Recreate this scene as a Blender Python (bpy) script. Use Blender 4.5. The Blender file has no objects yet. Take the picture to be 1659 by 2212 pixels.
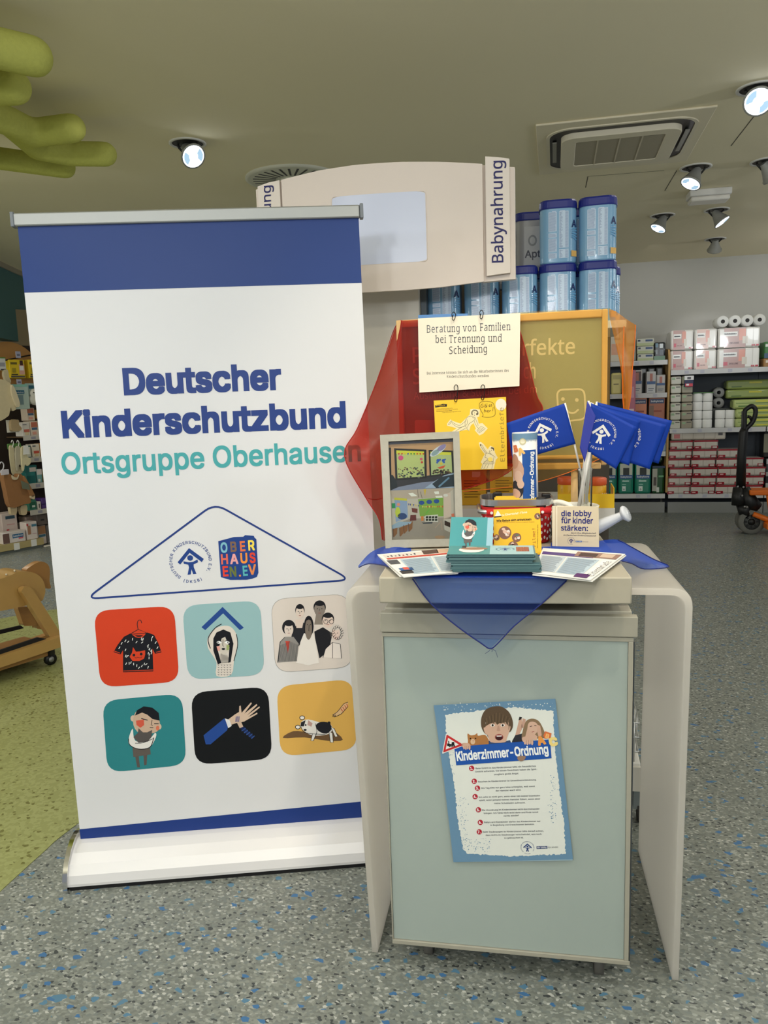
import bpy, bmesh, math, random, os
import numpy as np
from mathutils import Vector, Matrix
from mathutils.geometry import tessellate_polygon, delaunay_2d_cdt
C = bpy.context.scene.collection
S = bpy.context.scene
random.seed(7)
V = Vector

# ---------------------------------------------------------------- camera
YAW, TH, RO, FPX, CAMZ = .2205, .1475, .0333, 1667.5, 1.45
IW, IH = 1659, 2212
def yawed(v):
    c, s = math.cos(YAW), math.sin(YAW)
    return V((v[0]*c - v[1]*s, v[0]*s + v[1]*c, v[2]))
_d0 = V((0, -math.sin(TH), -math.cos(TH)))
FWD = yawed(V((0, math.cos(TH), -math.sin(TH))))
RGT = yawed(V((1, 0, 0))*math.cos(RO) + _d0*math.sin(RO))
DWN = yawed(V((-1, 0, 0))*math.sin(RO) + _d0*math.cos(RO))
EYE = V((0, 0, CAMZ))
cd = bpy.data.cameras.new('camera'); cam = bpy.data.objects.new('camera', cd); C.objects.link(cam)
cd.sensor_fit = 'VERTICAL'; cd.sensor_height = 24; cd.lens = FPX/IH*24; cd.clip_start = .05; cd.clip_end = 60
m = Matrix((RGT, -DWN, -FWD)).transposed().to_4x4(); m.translation = EYE
cam.matrix_world = m; S.camera = cam

# ---------------------------------------------------------------- world, lights, exposure
S.view_settings.view_transform = 'Standard'; S.view_settings.look = 'None'
S.view_settings.gamma = 1; S.view_settings.use_curve_mapping = False
S.view_settings.exposure = -.40
w = bpy.data.worlds.new('world'); S.world = w; w.use_nodes = True
w.node_tree.nodes['Background'].inputs[0].default_value = (.86, .92, .97, 1)
w.node_tree.nodes['Background'].inputs[1].default_value = .42
def spot(pos, aim, power, cone=50, blend=.6, size=.05, col=(1, .93, .82), name='ceiling_spot_light'):
    l = bpy.data.lights.new(name, 'SPOT'); l.energy = power; l.spot_size = math.radians(cone); l.spot_blend = blend
    l.shadow_soft_size = size; l.color = col
    o = bpy.data.objects.new(name, l); C.objects.link(o); o.location = pos
    o.rotation_euler = (V(aim)-V(pos)).to_track_quat('-Z', 'Y').to_euler()
    return o
# shop spots in the ceiling behind and above the photographer
spot((.35, .80, 2.88), (-.10, 2.15, 1.35), 74, 50, .7, .06, (1, .88, .70))
spot((-.12, 1.92, 2.88), (-.12, 2.0, 1.0), 62, 46, .8, .06, (1, .90, .76))
spot((-1.55, .10, 2.88), (-1.05, 2.15, 1.0), 38, 64, .8, .06, (.97, .99, 1))
spot((.2, -.7, 2.88), (-.85, 2.10, .9), 44, 56, .8, .08, (.97, .99, 1))
spot((.25, 1.5, 2.88), (-.25, 2.75, 2.0), 12, 70, .7, .06, (1, .93, .85))
spot((1.2, 7.6, 2.86), (1.70, 9.6, 1.75), 50, 34, .5, .04, (.95, .97, 1))
for gx, gy in ((-.7, .75), (.95, 1.0), (-1.7, 1.0)): spot((gx, gy, 2.88), (gx, gy, 0), 46, 110, .9, .10, (1, .98, .94), 'added_fill_spot')  # unseen wide spots added to lift the near floor and slab top
# wall washers along the back wall
for gx in (-.5, 1.0, 2.4): spot((gx, 8.7, 2.88), (gx+.1, 9.92, 2.1), 9, 95, .9, .05, (1, .97, .90), 'wall_washer')
# wide fill spots without fittings, added on a grid to brighten the room
for gx in (-6.6, -4.2, -1.8, .6, 3.0):
    for gy in (-1.6, .9, 3.4, 5.9, 8.4):
        if (gx, gy) in ((.6, .9), (-1.8, .9)): continue
        if gx in (-6.6, 3.0) or gy < 1:      # unseen point lights added beside and behind the view to brighten the ceiling
            l = bpy.data.lights.new('unseen_fill_light', 'POINT'); l.energy = 68 if gy < 1 else 14 if gx > 0 and gy > 5 else 46 if gx > 0 else 64; l.shadow_soft_size = .12; l.color = (.95, .985, 1)
            o = bpy.data.objects.new('unseen_fill_light', l); C.objects.link(o); o.location = (gx+(.0 if gy > 0 else -.9 if gx > 0 else .9), gy, 2.25); continue
        spot((gx, gy, 2.88), (gx, gy, 0), 20 if gx > 0 and gy < 8 else 7 if gy > 8 else 48, 150, 1., .10, (1, .95, .86), 'added_fill_spot')

# ---------------------------------------------------------------- helpers
def ray(px, py): return FWD + RGT*((px-IW/2)/FPX) + DWN*((py-IH/2)/FPX)
def at_z(px, py, z): v = ray(px, py); return EYE + v*((z-CAMZ)/v.z)
def at_y(px, py, y): v = ray(px, py); return EYE + v*(y/v.y)
def lin(c):
    f = lambda x: x/12.92 if x <= .04045 else ((x+.055)/1.055)**2.4
    return tuple(f(x/255.) for x in c[:3]) + (1.,)
MATS = {}
def mat(name, col, rough=.5, metal=0., spec=.4, emit=0, alpha=1., trans=0., noise=0., nscale=40, bump=0., coat=0.):
    if name in MATS: return MATS[name]
    M = bpy.data.materials.new(name); M.use_nodes = True; nt = M.node_tree; b = nt.nodes['Principled BSDF']
    c = lin(col); b.inputs['Base Color'].default_value = c
    b.inputs['Roughness'].default_value = rough; b.inputs['Metallic'].default_value = metal
    b.inputs['Specular IOR Level'].default_value = spec
    b.inputs['Transmission Weight'].default_value = trans; b.inputs['Alpha'].default_value = alpha
    b.inputs['Coat Weight'].default_value = coat
    if emit:
        b.inputs['Emission Color'].default_value = c; b.inputs['Emission Strength'].default_value = emit
    if noise or bump:
        tc = nt.nodes.new('ShaderNodeTexCoord'); nz = nt.nodes.new('ShaderNodeTexNoise'); nz.inputs['Scale'].default_value = nscale; nz.inputs['Detail'].default_value = 5
        nt.links.new(tc.outputs['Object'], nz.inputs['Vector'])
        if noise:
            mx = nt.nodes.new('ShaderNodeMix'); mx.data_type = 'RGBA'
            mx.inputs['A'].default_value = tuple(x*(1-noise) for x in c[:3]) + (1,); mx.inputs['B'].default_value = tuple(min(1, x*(1+noise)) for x in c[:3]) + (1,)
            nt.links.new(nz.outputs['Fac'], mx.inputs['Factor']); nt.links.new(mx.outputs['Result'], b.inputs['Base Color'])
        if bump:
            bp = nt.nodes.new('ShaderNodeBump'); bp.inputs['Strength'].default_value = bump; bp.inputs['Distance'].default_value = .01
            nt.links.new(nz.outputs['Fac'], bp.inputs['Height']); nt.links.new(bp.outputs['Normal'], b.inputs['Normal'])
    MATS[name] = M; return M
def printed(name, rough=.45, spec=.3, coat=0.):
    """a material that takes its colour from the print on each face"""
    if name in MATS: return MATS[name]
    M = mat(name, (255, 255, 255), rough, spec=spec, coat=coat); nt = M.node_tree
    a = nt.nodes.new('ShaderNodeAttribute'); a.attribute_name = 'Col'
    nt.links.new(a.outputs['Color'], nt.nodes['Principled BSDF'].inputs['Base Color'])
    return M
def veil(name, col, dens, edge=.25, thru=None):
    """thin see-through cloth: denser where it is seen edge on"""
    M = bpy.data.materials.new(name); M.use_nodes = True; nt = M.node_tree; nt.nodes.clear(); N = nt.nodes.new; L = nt.links.new
    out = N('ShaderNodeOutputMaterial'); tr = N('ShaderNodeBsdfTransparent'); df = N('ShaderNodeBsdfDiffuse'); tl = N('ShaderNodeBsdfTranslucent')
    gl = N('ShaderNodeBsdfGlossy'); gl.inputs['Roughness'].default_value = .35
    c = lin(col); df.inputs[0].default_value = c; tl.inputs[0].default_value = c
    tr.inputs[0].default_value = (thru or tuple(.55+.45*x/max(c[:3]) for x in c[:3])) + (1,)
    a = N('ShaderNodeMixShader'); a.inputs[0].default_value = .4; L(df.outputs[0], a.inputs[1]); L(tl.outputs[0], a.inputs[2])
    g = N('ShaderNodeMixShader'); g.inputs[0].default_value = .06; L(a.outputs[0], g.inputs[1]); L(gl.outputs[0], g.inputs[2])
    lw = N('ShaderNodeLayerWeight'); lw.inputs[0].default_value = .35
    mr = N('ShaderNodeMapRange'); mr.inputs['To Min'].default_value = dens; mr.inputs['To Max'].default_value = min(1, dens+edge*1.6); L(lw.outputs['Facing'], mr.inputs['Value'])
    x = N('ShaderNodeMixShader'); L(mr.outputs[0], x.inputs[0]); L(tr.outputs[0], x.inputs[1]); L(g.outputs[0], x.inputs[2])
    L(x.outputs[0], out.inputs[0]); MATS[name] = M; return M

class MB:
    """collects shapes, then links them as ONE mesh object"""
    def __init__(s): s.v = []; s.f = []; s.c = []; s.sm = []
    def add(s, vs, fs, col=None, smooth=False, M=None):
        n = len(s.v)
        for p in vs: s.v.append(M @ V(p) if M else V(p))
        for f in fs: s.f.append([n+i for i in f]); s.c.append(col); s.sm.append(smooth)
        return s
    def box(s, a, b, col=None, M=None):
        x0, y0, z0 = a; x1, y1, z1 = b
        return s.add([(x0, y0, z0), (x1, y0, z0), (x1, y1, z0), (x0, y1, z0), (x0, y0, z1), (x1, y0, z1), (x1, y1, z1), (x0, y1, z1)],
                     [(0, 3, 2, 1), (4, 5, 6, 7), (0, 1, 5, 4), (1, 2, 6, 5), (2, 3, 7, 6), (3, 0, 4, 7)], col, False, M)
    def tube(s, pts, r, n=8, col=None, caps=True, closed=False, smooth=True, M=None):
        pts = [V(p) for p in pts]; k = len(pts); rr = r if isinstance(r, (list, tuple)) else [r]*k
        vs = []; up = None
        for i, p in enumerate(pts):
            a = pts[i-1] if (i or closed) else p; b = pts[(i+1) % k] if (i < k-1 or closed) else p
            t = (b-a).normalized()
            if up is None: up = t.orthogonal().normalized()
            up = (up - t*up.dot(t)); up = up.normalized() if up.length > 1e-6 else t.orthogonal().normalized()
            w2 = t.cross(up)
            for j in range(n):
                q = 2*math.pi*j/n; vs.append(p + (up*math.cos(q) + w2*math.sin(q))*rr[i])
        fs = []
        for i in range(k if closed else k-1):
            for j in range(n):
                A = i*n+j; B = i*n+(j+1) % n; i2 = (i+1) % k
                fs.append((A, B, i2*n+(j+1) % n, i2*n+j))
        if caps and not closed: fs.append(tuple(range(n-1, -1, -1))); fs.append(tuple((k-1)*n+j for j in range(n)))
        return s.add(vs, fs, col, smooth, M)
    def lathe(s, prof, n=24, col=None, M=None, smooth=True, caps=True):
        vs = []; fs = []
        for r, z in prof:
            for j in range(n): q = 2*math.pi*j/n; vs.append((r*math.cos(q), r*math.sin(q), z))
        for i in range(len(prof)-1):
            for j in range(n): fs.append((i*n+j, i*n+(j+1) % n, (i+1)*n+(j+1) % n, (i+1)*n+j))
        s.add(vs, fs, col, smooth, M)
        if caps:
            for i, rev in ((0, True), (len(prof)-1, False)):
                if prof[i][0] > 1e-5:
                    ring = [vs[i*n+j] for j in range(n)]; idx = list(range(n))
                    s.add(ring, [idx[::-1] if rev else idx], col, False, M)
        return s
    def ball(s, c, r, n=12, col=None, M=None):
        r = r if isinstance(r, (list, tuple)) else (r, r, r); c = V(c); vs = []; fs = []; h = n//2
        for i in range(h+1):
            a = math.pi*i/h
            for j in range(n):
                q = 2*math.pi*j/n; vs.append((c.x+r[0]*math.sin(a)*math.cos(q), c.y+r[1]*math.sin(a)*math.sin(q), c.z+r[2]*math.cos(a)))
        for i in range(h):
            for j in range(n): fs.append((i*n+j, (i+1)*n+j, (i+1)*n+(j+1) % n, i*n+(j+1) % n))
        return s.add(vs, fs, col, True, M)
    def prism(s, pts, t, col=None, M=None, side=None):
        """outline in the xy plane of M, from z=0 to z=t"""
        k = len(pts); p3 = [V((p[0], p[1], 0)) for p in pts]
        area = sum(pts[i-1][0]*pts[i][1]-pts[i][0]*pts[i-1][1] for i in range(k))
        if area < 0: p3 = p3[::-1]
        tr = tessellate_polygon([p3])
        nrm = lambda q: tuple(q) if (p3[q[1]]-p3[q[0]]).cross(p3[q[2]]-p3[q[0]]).z > 0 else tuple(q[::-1])
        tr = [nrm(q) for q in tr]
        s.add([(p.x, p.y, t) for p in p3], tr, col, False, M); s.add([(p.x, p.y, 0) for p in p3], [q[::-1] for q in tr], col, False, M)
        s.add([(p.x, p.y, 0) for p in p3]+[(p.x, p.y, t) for p in p3], [(i, (i+1) % k, k+(i+1) % k, k+i) for i in range(k)], side or col, False, M)
        return s
    def patch(s, ctrl, nu=8, nv=8, col=None, wob=0., seed=0):
        """smooth surface through a grid of 3-D points"""
        def cr(P, t):
            n = len(P)-1; i = min(int(t), n-1); u = t-i
            p0 = P[max(i-1, 0)]; p1 = P[i]; p2 = P[i+1]; p3 = P[min(i+2, n)]
            return (p1*2 + (p2-p0)*u + (p0*2-p1*5+p2*4-p3)*u*u + (p1*3-p0-p2*3+p3)*u*u*u)*.5
        ctrl = [[V(p) for p in r] for r in ctrl]; R = (len(ctrl)-1)*nu; Q = (len(ctrl[0])-1)*nv
        rows = [[cr(r, j/nv) for j in range(Q+1)] for r in ctrl]; rnd = random.Random(seed)
        ph = [(rnd.uniform(5, 16), rnd.uniform(5, 16), rnd.uniform(0, 6)) for _ in range(5)]
        vs = []
        for i in range(R+1):
            for j in range(Q+1):
                p = cr([r[j] for r in rows], i/nu)
                if wob:
                    d = sum(math.sin(a*p.x*2+b*p.z*2+c) for a, b, c in ph)/5*wob; p = p + V((0, d, 0))
                vs.append(p)
        fs = [(i*(Q+1)+j, i*(Q+1)+j+1, (i+1)*(Q+1)+j+1, (i+1)*(Q+1)+j) for i in range(R) for j in range(Q)]
        s.add(vs, fs, col, True); return vs, R, Q
    def build(s, name, material, parent=None, bev=0., seg=2, world=True, solid=0.):
        me = bpy.data.meshes.new(name)
        mi = parent_matrix(parent).inverted() if (parent and world) else None
        me.from_pydata([tuple(mi @ p if mi else p) for p in s.v], [], s.f)
        for p, q in zip(me.polygons, s.sm): p.use_smooth = q
        if any(c is not None for c in s.c):
            a = me.attributes.new('Col', 'FLOAT_COLOR', 'FACE')
            for i, c in enumerate(s.c): a.data[i].color = lin(c) if c is not None else (1, 1, 1, 1)
        me.materials.append(material); me.update()
        o = bpy.data.objects.new(name, me); C.objects.link(o)
        if parent: o.parent = parent
        if bev:
            b = o.modifiers.new('bevel', 'BEVEL'); b.width = bev; b.segments = seg; b.limit_method = 'ANGLE'; b.angle_limit = .6
            me.set_sharp_from_angle(angle=.9) if hasattr(me, 'set_sharp_from_angle') else None
        if solid:
            b = o.modifiers.new('solid', 'SOLIDIFY'); b.thickness = solid; b.offset = 0
        return o
def parent_matrix(p):
    m = Matrix.Identity(4)
    while p: m = p.matrix_basis @ m; p = p.parent
    return m
def tag(o, label, cat, group=None):
    o['label'] = label; o['category'] = cat
    if group: o['group'] = group
    return o
def thing(name, label, cat, loc=(0, 0, 0), rz=0, group=None):
    o = bpy.data.objects.new(name, None); C.objects.link(o); o.location = loc; o.rotation_euler = (0, 0, rz); o.empty_display_size = .1
    return tag(o, label, cat, group)
def struct(o): o['kind'] = 'structure'; return o
def copy_tree(o, parent=None):
    c = o.copy(); C.objects.link(c)
    if parent: c.parent = parent
    for ch in list(o.children): copy_tree(ch, c)
    return c

class Fr:
    """a flat face in the room: origin, right and up vectors; its normal looks at the viewer"""
    def __init__(s, O, ex, ey): s.O = V(O); s.ex = V(ex).normalized(); s.ey = V(ey).normalized(); s.n = s.ex.cross(s.ey).normalized()
    def hit(s, px, py, d=0.):
        v = ray(px, py); O = s.O + s.n*d; return EYE + v*((O-EYE).dot(s.n)/v.dot(s.n))
    def uv(s, px, py): p = s.hit(px, py)-s.O; return (p.dot(s.ex), p.dot(s.ey))
    def P(s, u, v, d=0.): return s.O + s.ex*u + s.ey*v + s.n*d
    def M(s, d=0.):
        m = Matrix((s.ex, s.ey, s.n)).transposed().to_4x4(); m.translation = s.O + s.n*d; return m
def frame_px(tl, tr, bl, Y):
    """upright face through the vertical plane y=Y, axes along the edges of a sheet hanging there"""
    a, b, c = at_y(*tl, Y), at_y(*tr, Y), at_y(*bl, Y); ex = (b-a).normalized(); n = ex.cross(a-c).normalized(); return Fr(c, ex, n.cross(ex))

FONTS = {}
def font(f):
    if f in FONTS: return FONTS[f]
    try: FONTS[f] = bpy.data.fonts.load(os.path.join(bpy.utils.resource_path('LOCAL'), 'datafiles', 'fonts', f))
    except Exception: FONTS[f] = None
    return FONTS[f]
INTER, MONO, NOTO = 'Inter.woff2', 'DejaVuSansMono.woff2', 'NotoSansHebrew-Regular.woff2'
GL = {}
def raw_glyph(txt, fnt, res, fill='FRONT'):
    c = bpy.data.curves.new('lettering', 'FONT'); c.body = txt; c.size = 1; c.resolution_u = res; c.fill_mode = fill
    f = font(fnt)
    if f: c.font = f
    o = bpy.data.objects.new('lettering', c); C.objects.link(o); me = bpy.data.meshes.new_from_object(o)
    vs = [(v.co.x, v.co.y) for v in me.vertices]; fs = [tuple(p.vertices) for p in me.polygons] if fill != 'NONE' else [tuple(e.vertices) for e in me.edges]
    bpy.data.objects.remove(o); bpy.data.curves.remove(c); bpy.data.meshes.remove(me)
    return vs, fs
def letter(ch, fnt, bold, res):
    """one letter as a single clean layer, its strokes thickened by merged shifted copies; with its advance"""
    k = (ch, fnt, bold, res)
    if k in GL: return GL[k]
    vs, fs = raw_glyph(ch, fnt, res); ka = ('adv', ch, fnt)
    if ka not in GL:
        mx = lambda t: max(v[0] for v in raw_glyph(t, fnt, 1)[0])
        GL[ka] = mx('H'+ch+'H') - mx('HH')
    if vs:
        q_ = bold*.86
        sh = [(0, 0)] if not bold else [(x*q_, y*q_) for x in (-1, 0, 1) for y in (-1, 0, 1) if x or y] if res > 1 else [(bold, 0), (-bold, 0)]
        if len(sh) > 1 or fnt == INTER:
            vs, ed = raw_glyph(ch, fnt, res, 'NONE'); link = {(min(e), max(e)) for e in ed}; loops = [[0]]
            for i in range(1, len(vs)):
                if (i-1, i) in link: loops[-1].append(i)
                else: loops.append([i])
            rim = [(i, j) for l in loops if len(l) > 2 for i, j in zip(l, l[1:]+l[:1])]; P = []; E = []; A_ = np.array(vs)
            for dx, dy in sh:
                n = len(P); P += [V((x+dx, y+dy)) for x, y in vs]; E += [(n+i, n+j) for i, j in rim]
            ea, eb = A_[[i for i, j in rim]], A_[[j for i, j in rim]]
            r = delaunay_2d_cdt(P, E, [], 0, 1e-5); Q = np.array([(p.x, p.y) for p in r[0]]); T = [tuple(f) for f in r[2]]
            cen = np.array([Q[list(f)].mean(0) for f in T]); ok = np.zeros(len(T), bool)
            for d in sh:      # inside where the outline winds round the point
                p_ = cen-np.array(d); y = p_[:, None, 1]; up = (ea[None, :, 1] <= y) & (eb[None, :, 1] > y); dn = (ea[None, :, 1] > y) & (eb[None, :, 1] <= y)
                side = (eb[None, :, 0]-ea[None, :, 0])*(y-ea[None, :, 1])-(p_[:, None, 0]-ea[None, :, 0])*(eb[None, :, 1]-ea[None, :, 1])
                ok |= ((up & (side > 0)).sum(1)-(dn & (side < 0)).sum(1)) != 0
            vs = [tuple(q) for q in Q.tolist()]; fs = [f for f, g in zip(T, ok) if g]
    GL[k] = (vs, fs, GL[ka]); return GL[k]
def glyphs(txt, fnt, bold, res=2, shear=0.):
    vs = []; fs = []; x = 0.
    for ch in txt:
        g, f, adv = letter(ch, fnt, bold, res); n = len(vs)
        vs += [(x+a+shear*b, b) for a, b in g]; fs += [tuple(n+i for i in q) for q in f]; x += adv
    return vs, fs
class Canvas:
    """flat print on a face, traced in photograph pixels; every layer sits a hair in front of the last"""
    STEP = .00018
    def __init__(s, fr, base=.0006): s.fr = fr; s.mb = MB(); s.base = base; s.x0 = s.y0 = 0; s.k = 1.; s.raw = False
    def crop(s, x0, y0, k): s.x0, s.y0, s.k = x0, y0, k; s.raw = False; return s
    def cv(s, p):
        if s.raw: return V((p[0], p[1]))
        return V(s.fr.uv(s.x0+p[0]/s.k, s.y0+p[1]/s.k))
    def m(s, p, r=1.):
        """metres of r units around p"""
        if s.raw: return r
        return ((s.cv((p[0]+5, p[1]))-s.cv((p[0]-5, p[1]))).length + (s.cv((p[0], p[1]+5))-s.cv((p[0], p[1]-5))).length)/20*r
    def _put(s, uvs, fs, col, L):
        s.mb.add([s.fr.P(u[0], u[1], s.base+L*s.STEP) for u in uvs], fs, col)
    def uvpoly(s, q, col, L=0):
        if len(q) < 3: return
        t = tessellate_polygon([[V((a[0], a[1], 0)) for a in q]])
        fs = []
        for f in t:
            a, b, c = (q[i] for i in f)
            fs.append(tuple(f) if (b[0]-a[0])*(c[1]-a[1])-(b[1]-a[1])*(c[0]-a[0]) > 0 else tuple(f[::-1]))
        s._put(q, fs, col, L)
    def poly(s, pts, col, L=0, smooth=0, rnd=0):
        q = [s.cv(p) for p in pts]
        if rnd: q = rounded(q, s.m(pts[0], rnd))
        if smooth: q = catmull(q, smooth, True)
        s.uvpoly(q, col, L)
    def stroke(s, pts, w, col, L=0, closed=False, smooth=0, rnd=0):
        q = [s.cv(p) for p in pts]; hw = s.m(pts[0], w)/2
        if rnd: q = rounded(q, s.m(pts[0], rnd), closed)
        if smooth and len(q) > 2: q = catmull(q, smooth, closed)
        n = len(q); l = []; r = []
        for i in range(n):
            a = q[i-1] if (i or closed) else q[i]; b = q[(i+1) % n] if (i < n-1 or closed) else q[i]
            t = b-a; t = t/(t.length or 1); nn = V((-t.y, t.x)); l.append(q[i]+nn*hw); r.append(q[i]-nn*hw)
        s._put(l+r, [(n+i, n+(i+1) % n, (i+1) % n, i) for i in range(n if closed else n-1)], col, L)
    def ell(s, c, rx, ry, col, L=0, rot=0, n=20):
        s.poly([(c[0]+rx*math.cos(a)*math.cos(rot)-ry*math.sin(a)*math.sin(rot), c[1]+rx*math.cos(a)*math.sin(rot)+ry*math.sin(a)*math.cos(rot)) for a in (2*math.pi*i/n for i in range(n))], col, L)
    def text(s, txt, p0, p1, col, L=2, fnt=INTER, bold=0., h=0, res=2, shear=0.):
        """lettering whose first and last edge stand at p0 and p1 on the base line; h is the height of a capital"""
        vs, fs = glyphs(txt, fnt, bold, res, shear)
        if not vs: return
        a, b = s.cv(p0), s.cv(p1); e = b-a; ln = e.length; e = e/ln; nn = V((-e.y, e.x))
        x0 = min(v[0] for v in vs); x1 = max(v[0] for v in vs); k = ln/(x1-x0)
        ky = k
        if h: ky = s.m(p0, h)/max(v[1] for v in glyphs('H', fnt, bold, res)[0])
        s._put([a+e*((v[0]-x0)*k)+nn*(v[1]*ky) for v in vs], fs, col, L)
        return k
    def ring(s, txt, c, r, a0, a1, size, col, L=2, fnt=INTER, bold=.012, inside=False):
        """letters round a circle (uv centre, metres); angles run clockwise from the top"""
        wd = []
        for ch in txt:
            vs, fs = glyphs(ch, fnt, bold, 2)
            wd.append((max(v[0] for v in vs)+.10) if vs else .32)
        tot = sum(wd); x = 0
        for ch, w2 in zip(txt, wd):
            t = (x+w2/2)/tot; x += w2; a = a0+(a1-a0)*t
            vs, fs = glyphs(ch, fnt, bold, 2)
            if not vs: continue
            rad = V((math.sin(a), math.cos(a))); tan = V((math.cos(a), -math.sin(a)))
            if inside: rad = -rad; tan = -tan
            pos = c + V((math.sin(a), math.cos(a)))*r
            s._put([pos + tan*((v[0]-w2/2)*size) + rad*(v[1]*size) for v in vs], fs, col, L)
    def build(s, name, material, parent): return s.mb.build(name, material, parent)
def rounded(q, r, closed=True):
    out = []; n = len(q)
    for i in range(n):
        if not closed and i in (0, n-1): out.append(q[i]); continue
        a, b, c = q[i-1], q[i], q[(i+1) % n]; u = (a-b); v = (c-b); k = min(r, u.length*.45, v.length*.45)
        A = b+u.normalized()*k; B = b+v.normalized()*k
        for j in range(7): t = j/6; out.append(A*(1-t)**2 + b*2*t*(1-t) + B*t*t)
    return out
def catmull(q, k, closed=False):
    out = []; n = len(q)
    for i in range(n if closed else n-1):
        g = (lambda j: q[j % n]) if closed else (lambda j: q[max(0, min(n-1, j))])
        p0, p1, p2, p3 = g(i-1), g(i), g(i+1), g(i+2)
        for j in range(k):
            u = j/k; out.append((p1*2+(p2-p0)*u+(p0*2-p1*5+p2*4-p3)*u*u+(p1*3-p0-p2*3+p3)*u*u*u)*.5)
    if not closed: out.append(q[-1])
    return out
def emblem(cv, c, R, col, L=2, rot=0., only=None):
    """the ring of letters with the figure under a roof; c and R in metres on the face"""
    raw = cv.raw; cv.raw = True; c = V(c)
    cr, sr = math.cos(rot), math.sin(rot)
    T = lambda pts: [(c.x+(x*cr-y*sr)*R, c.y+(x*sr+y*cr)*R) for x, y in pts]
    sz = R*.255
    cv.ring('DEUTSCHER KINDERSCHUTZBUND E.V.', c, R*.82, math.radians(-143)-rot, math.radians(128)-rot, sz, col, L)
    cv.ring('(DKSB)', c, R*1.0, math.radians(207)-rot, math.radians(153)-rot, sz, col, L, inside=True)
    cv.uvpoly(T([(-.58, .02), (0, .62), (.60, .06), (.50, -.08), (0, .40), (-.48, -.10)]), col, L)
    cv.uvpoly(T([(.13*math.cos(a), .16+.13*math.sin(a)) for a in (2*math.pi*i/16 for i in range(16))]), col, L)
    cv.uvpoly(T([(-.32, .04), (-.10, -.03), (.10, -.03), (.32, .06), (.33, -.07), (.12, -.15), (.11, -.27), (.20, -.60), (.05, -.60), (0, -.36), (-.06, -.60), (-.20, -.60), (-.10, -.27), (-.12, -.14), (-.31, -.08)]), col, L)
    cv.raw = raw
# ================================================================= SETTING
def floor_mat():
    M = bpy.data.materials.new('speckled_floor'); M.use_nodes = True; nt = M.node_tree; b = nt.nodes['Principled BSDF']; N = nt.nodes.new; L = nt.links.new
    tc = N('ShaderNodeTexCoord'); b.inputs['Roughness'].default_value = .38; b.inputs['Specular IOR Level'].default_value = .35
    mp = N('ShaderNodeMapping'); L(tc.outputs['Object'], mp.inputs[0]); mp.inputs['Scale'].default_value = (1, 1.35, 1); mp.inputs['Rotation'].default_value = (0, 0, .5)
    nz = N('ShaderNodeTexNoise'); nz.inputs['Scale'].default_value = 60; L(mp.outputs[0], nz.inputs['Vector'])
    dv = N('ShaderNodeMix'); dv.data_type = 'VECTOR'; dv.inputs['Factor'].default_value = .008; L(mp.outputs[0], dv.inputs['A']); L(nz.outputs['Color'], dv.inputs['B'])
    def layer(scale, stops):
        vo = N('ShaderNodeTexVoronoi'); vo.inputs['Scale'].default_value = scale; L(dv.outputs['Result'], vo.inputs['Vector'])
        sp = N('ShaderNodeSeparateColor'); L(vo.outputs['Color'], sp.inputs[0])
        r = N('ShaderNodeValToRGB'); r.color_ramp.interpolation = 'CONSTANT'; e = r.color_ramp.elements
        for i, (p, c) in enumerate(stops):
            x = e[i] if i < 2 else e.new(p); x.position = p; x.color = lin(c)
        L(sp.outputs[0], r.inputs[0]); return r, sp
    a, sa = layer(125, [(0, (66, 70, 70)), (.055, (112, 116, 110)), (.30, (122, 126, 119)), (.52, (132, 136, 128)), (.72, (116, 122, 118)), (.86, (152, 155, 148)), (.965, (180, 181, 174))])
    c, sc = layer(62, [(0, (0, 0, 0)), (.955, (84, 122, 146)), (.982, (66, 108, 150))])
    th = N('ShaderNodeMath'); th.operation = 'GREATER_THAN'; th.inputs[1].default_value = .962; L(sc.outputs[0], th.inputs[0])
    mx = N('ShaderNodeMix'); mx.data_type = 'RGBA'; L(th.outputs[0], mx.inputs['Factor']); L(a.outputs[0], mx.inputs['A']); L(c.outputs[0], mx.inputs['B'])
    L(mx.outputs['Result'], b.inputs['Base Color']); return M
def speck_mat(name, col, dark):
    M = mat(name, col, .4, spec=.35); nt = M.node_tree; N = nt.nodes.new; L = nt.links.new
    tc = N('ShaderNodeTexCoord'); vo = N('ShaderNodeTexVoronoi'); vo.inputs['Scale'].default_value = 90; L(tc.outputs['Object'], vo.inputs['Vector'])
    sp = N('ShaderNodeSeparateColor'); L(vo.outputs['Color'], sp.inputs[0]); r = N('ShaderNodeValToRGB'); r.color_ramp.interpolation = 'CONSTANT'
    e = r.color_ramp.elements; e[0].color = lin(dark); e[1].position = .06; e[1].color = lin(col); x = e.new(.55); x.color = lin([min(255, k+9) for k in col])
    L(sp.outputs[0], r.inputs[0]); L(r.outputs[0], nt.nodes['Principled BSDF'].inputs['Base Color']); return M
CEIL = 2.93
M_ceil = mat('ceiling_paint', (240, 230, 200), .9, spec=.1)
M_wall = mat('wall_paint', (196, 195, 190), .85, spec=.15)
fl = struct(MB().add([(-9, -3.5, 0), (5.5, -3.5, 0), (5.5, 10, 0), (-9, 10, 0)], [(0, 1, 2, 3)]).build('floor', floor_mat()))
edge = [at_z(x, y, 0) for x, y in ((-60, 1985), (0, 1927), (90, 1845), (165, 1782))]
e0 = edge[-1]
far = [V((-1.55, 2.9, 0)), V((-1.75, 3.6, 0)), V((-2.5, 4.55, 0)), V((-3.1, 4.85, 0))] + [at_z(x, y, 0) for x, y in ((129, 1316), (0, 1337), (-200, 1372))] + [V((-6.2, 4.3, 0)), V((-6.6, 2.6, 0)), V((-5.2, 1.3, 0)), V((-3.2, .9, 0))]
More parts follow.
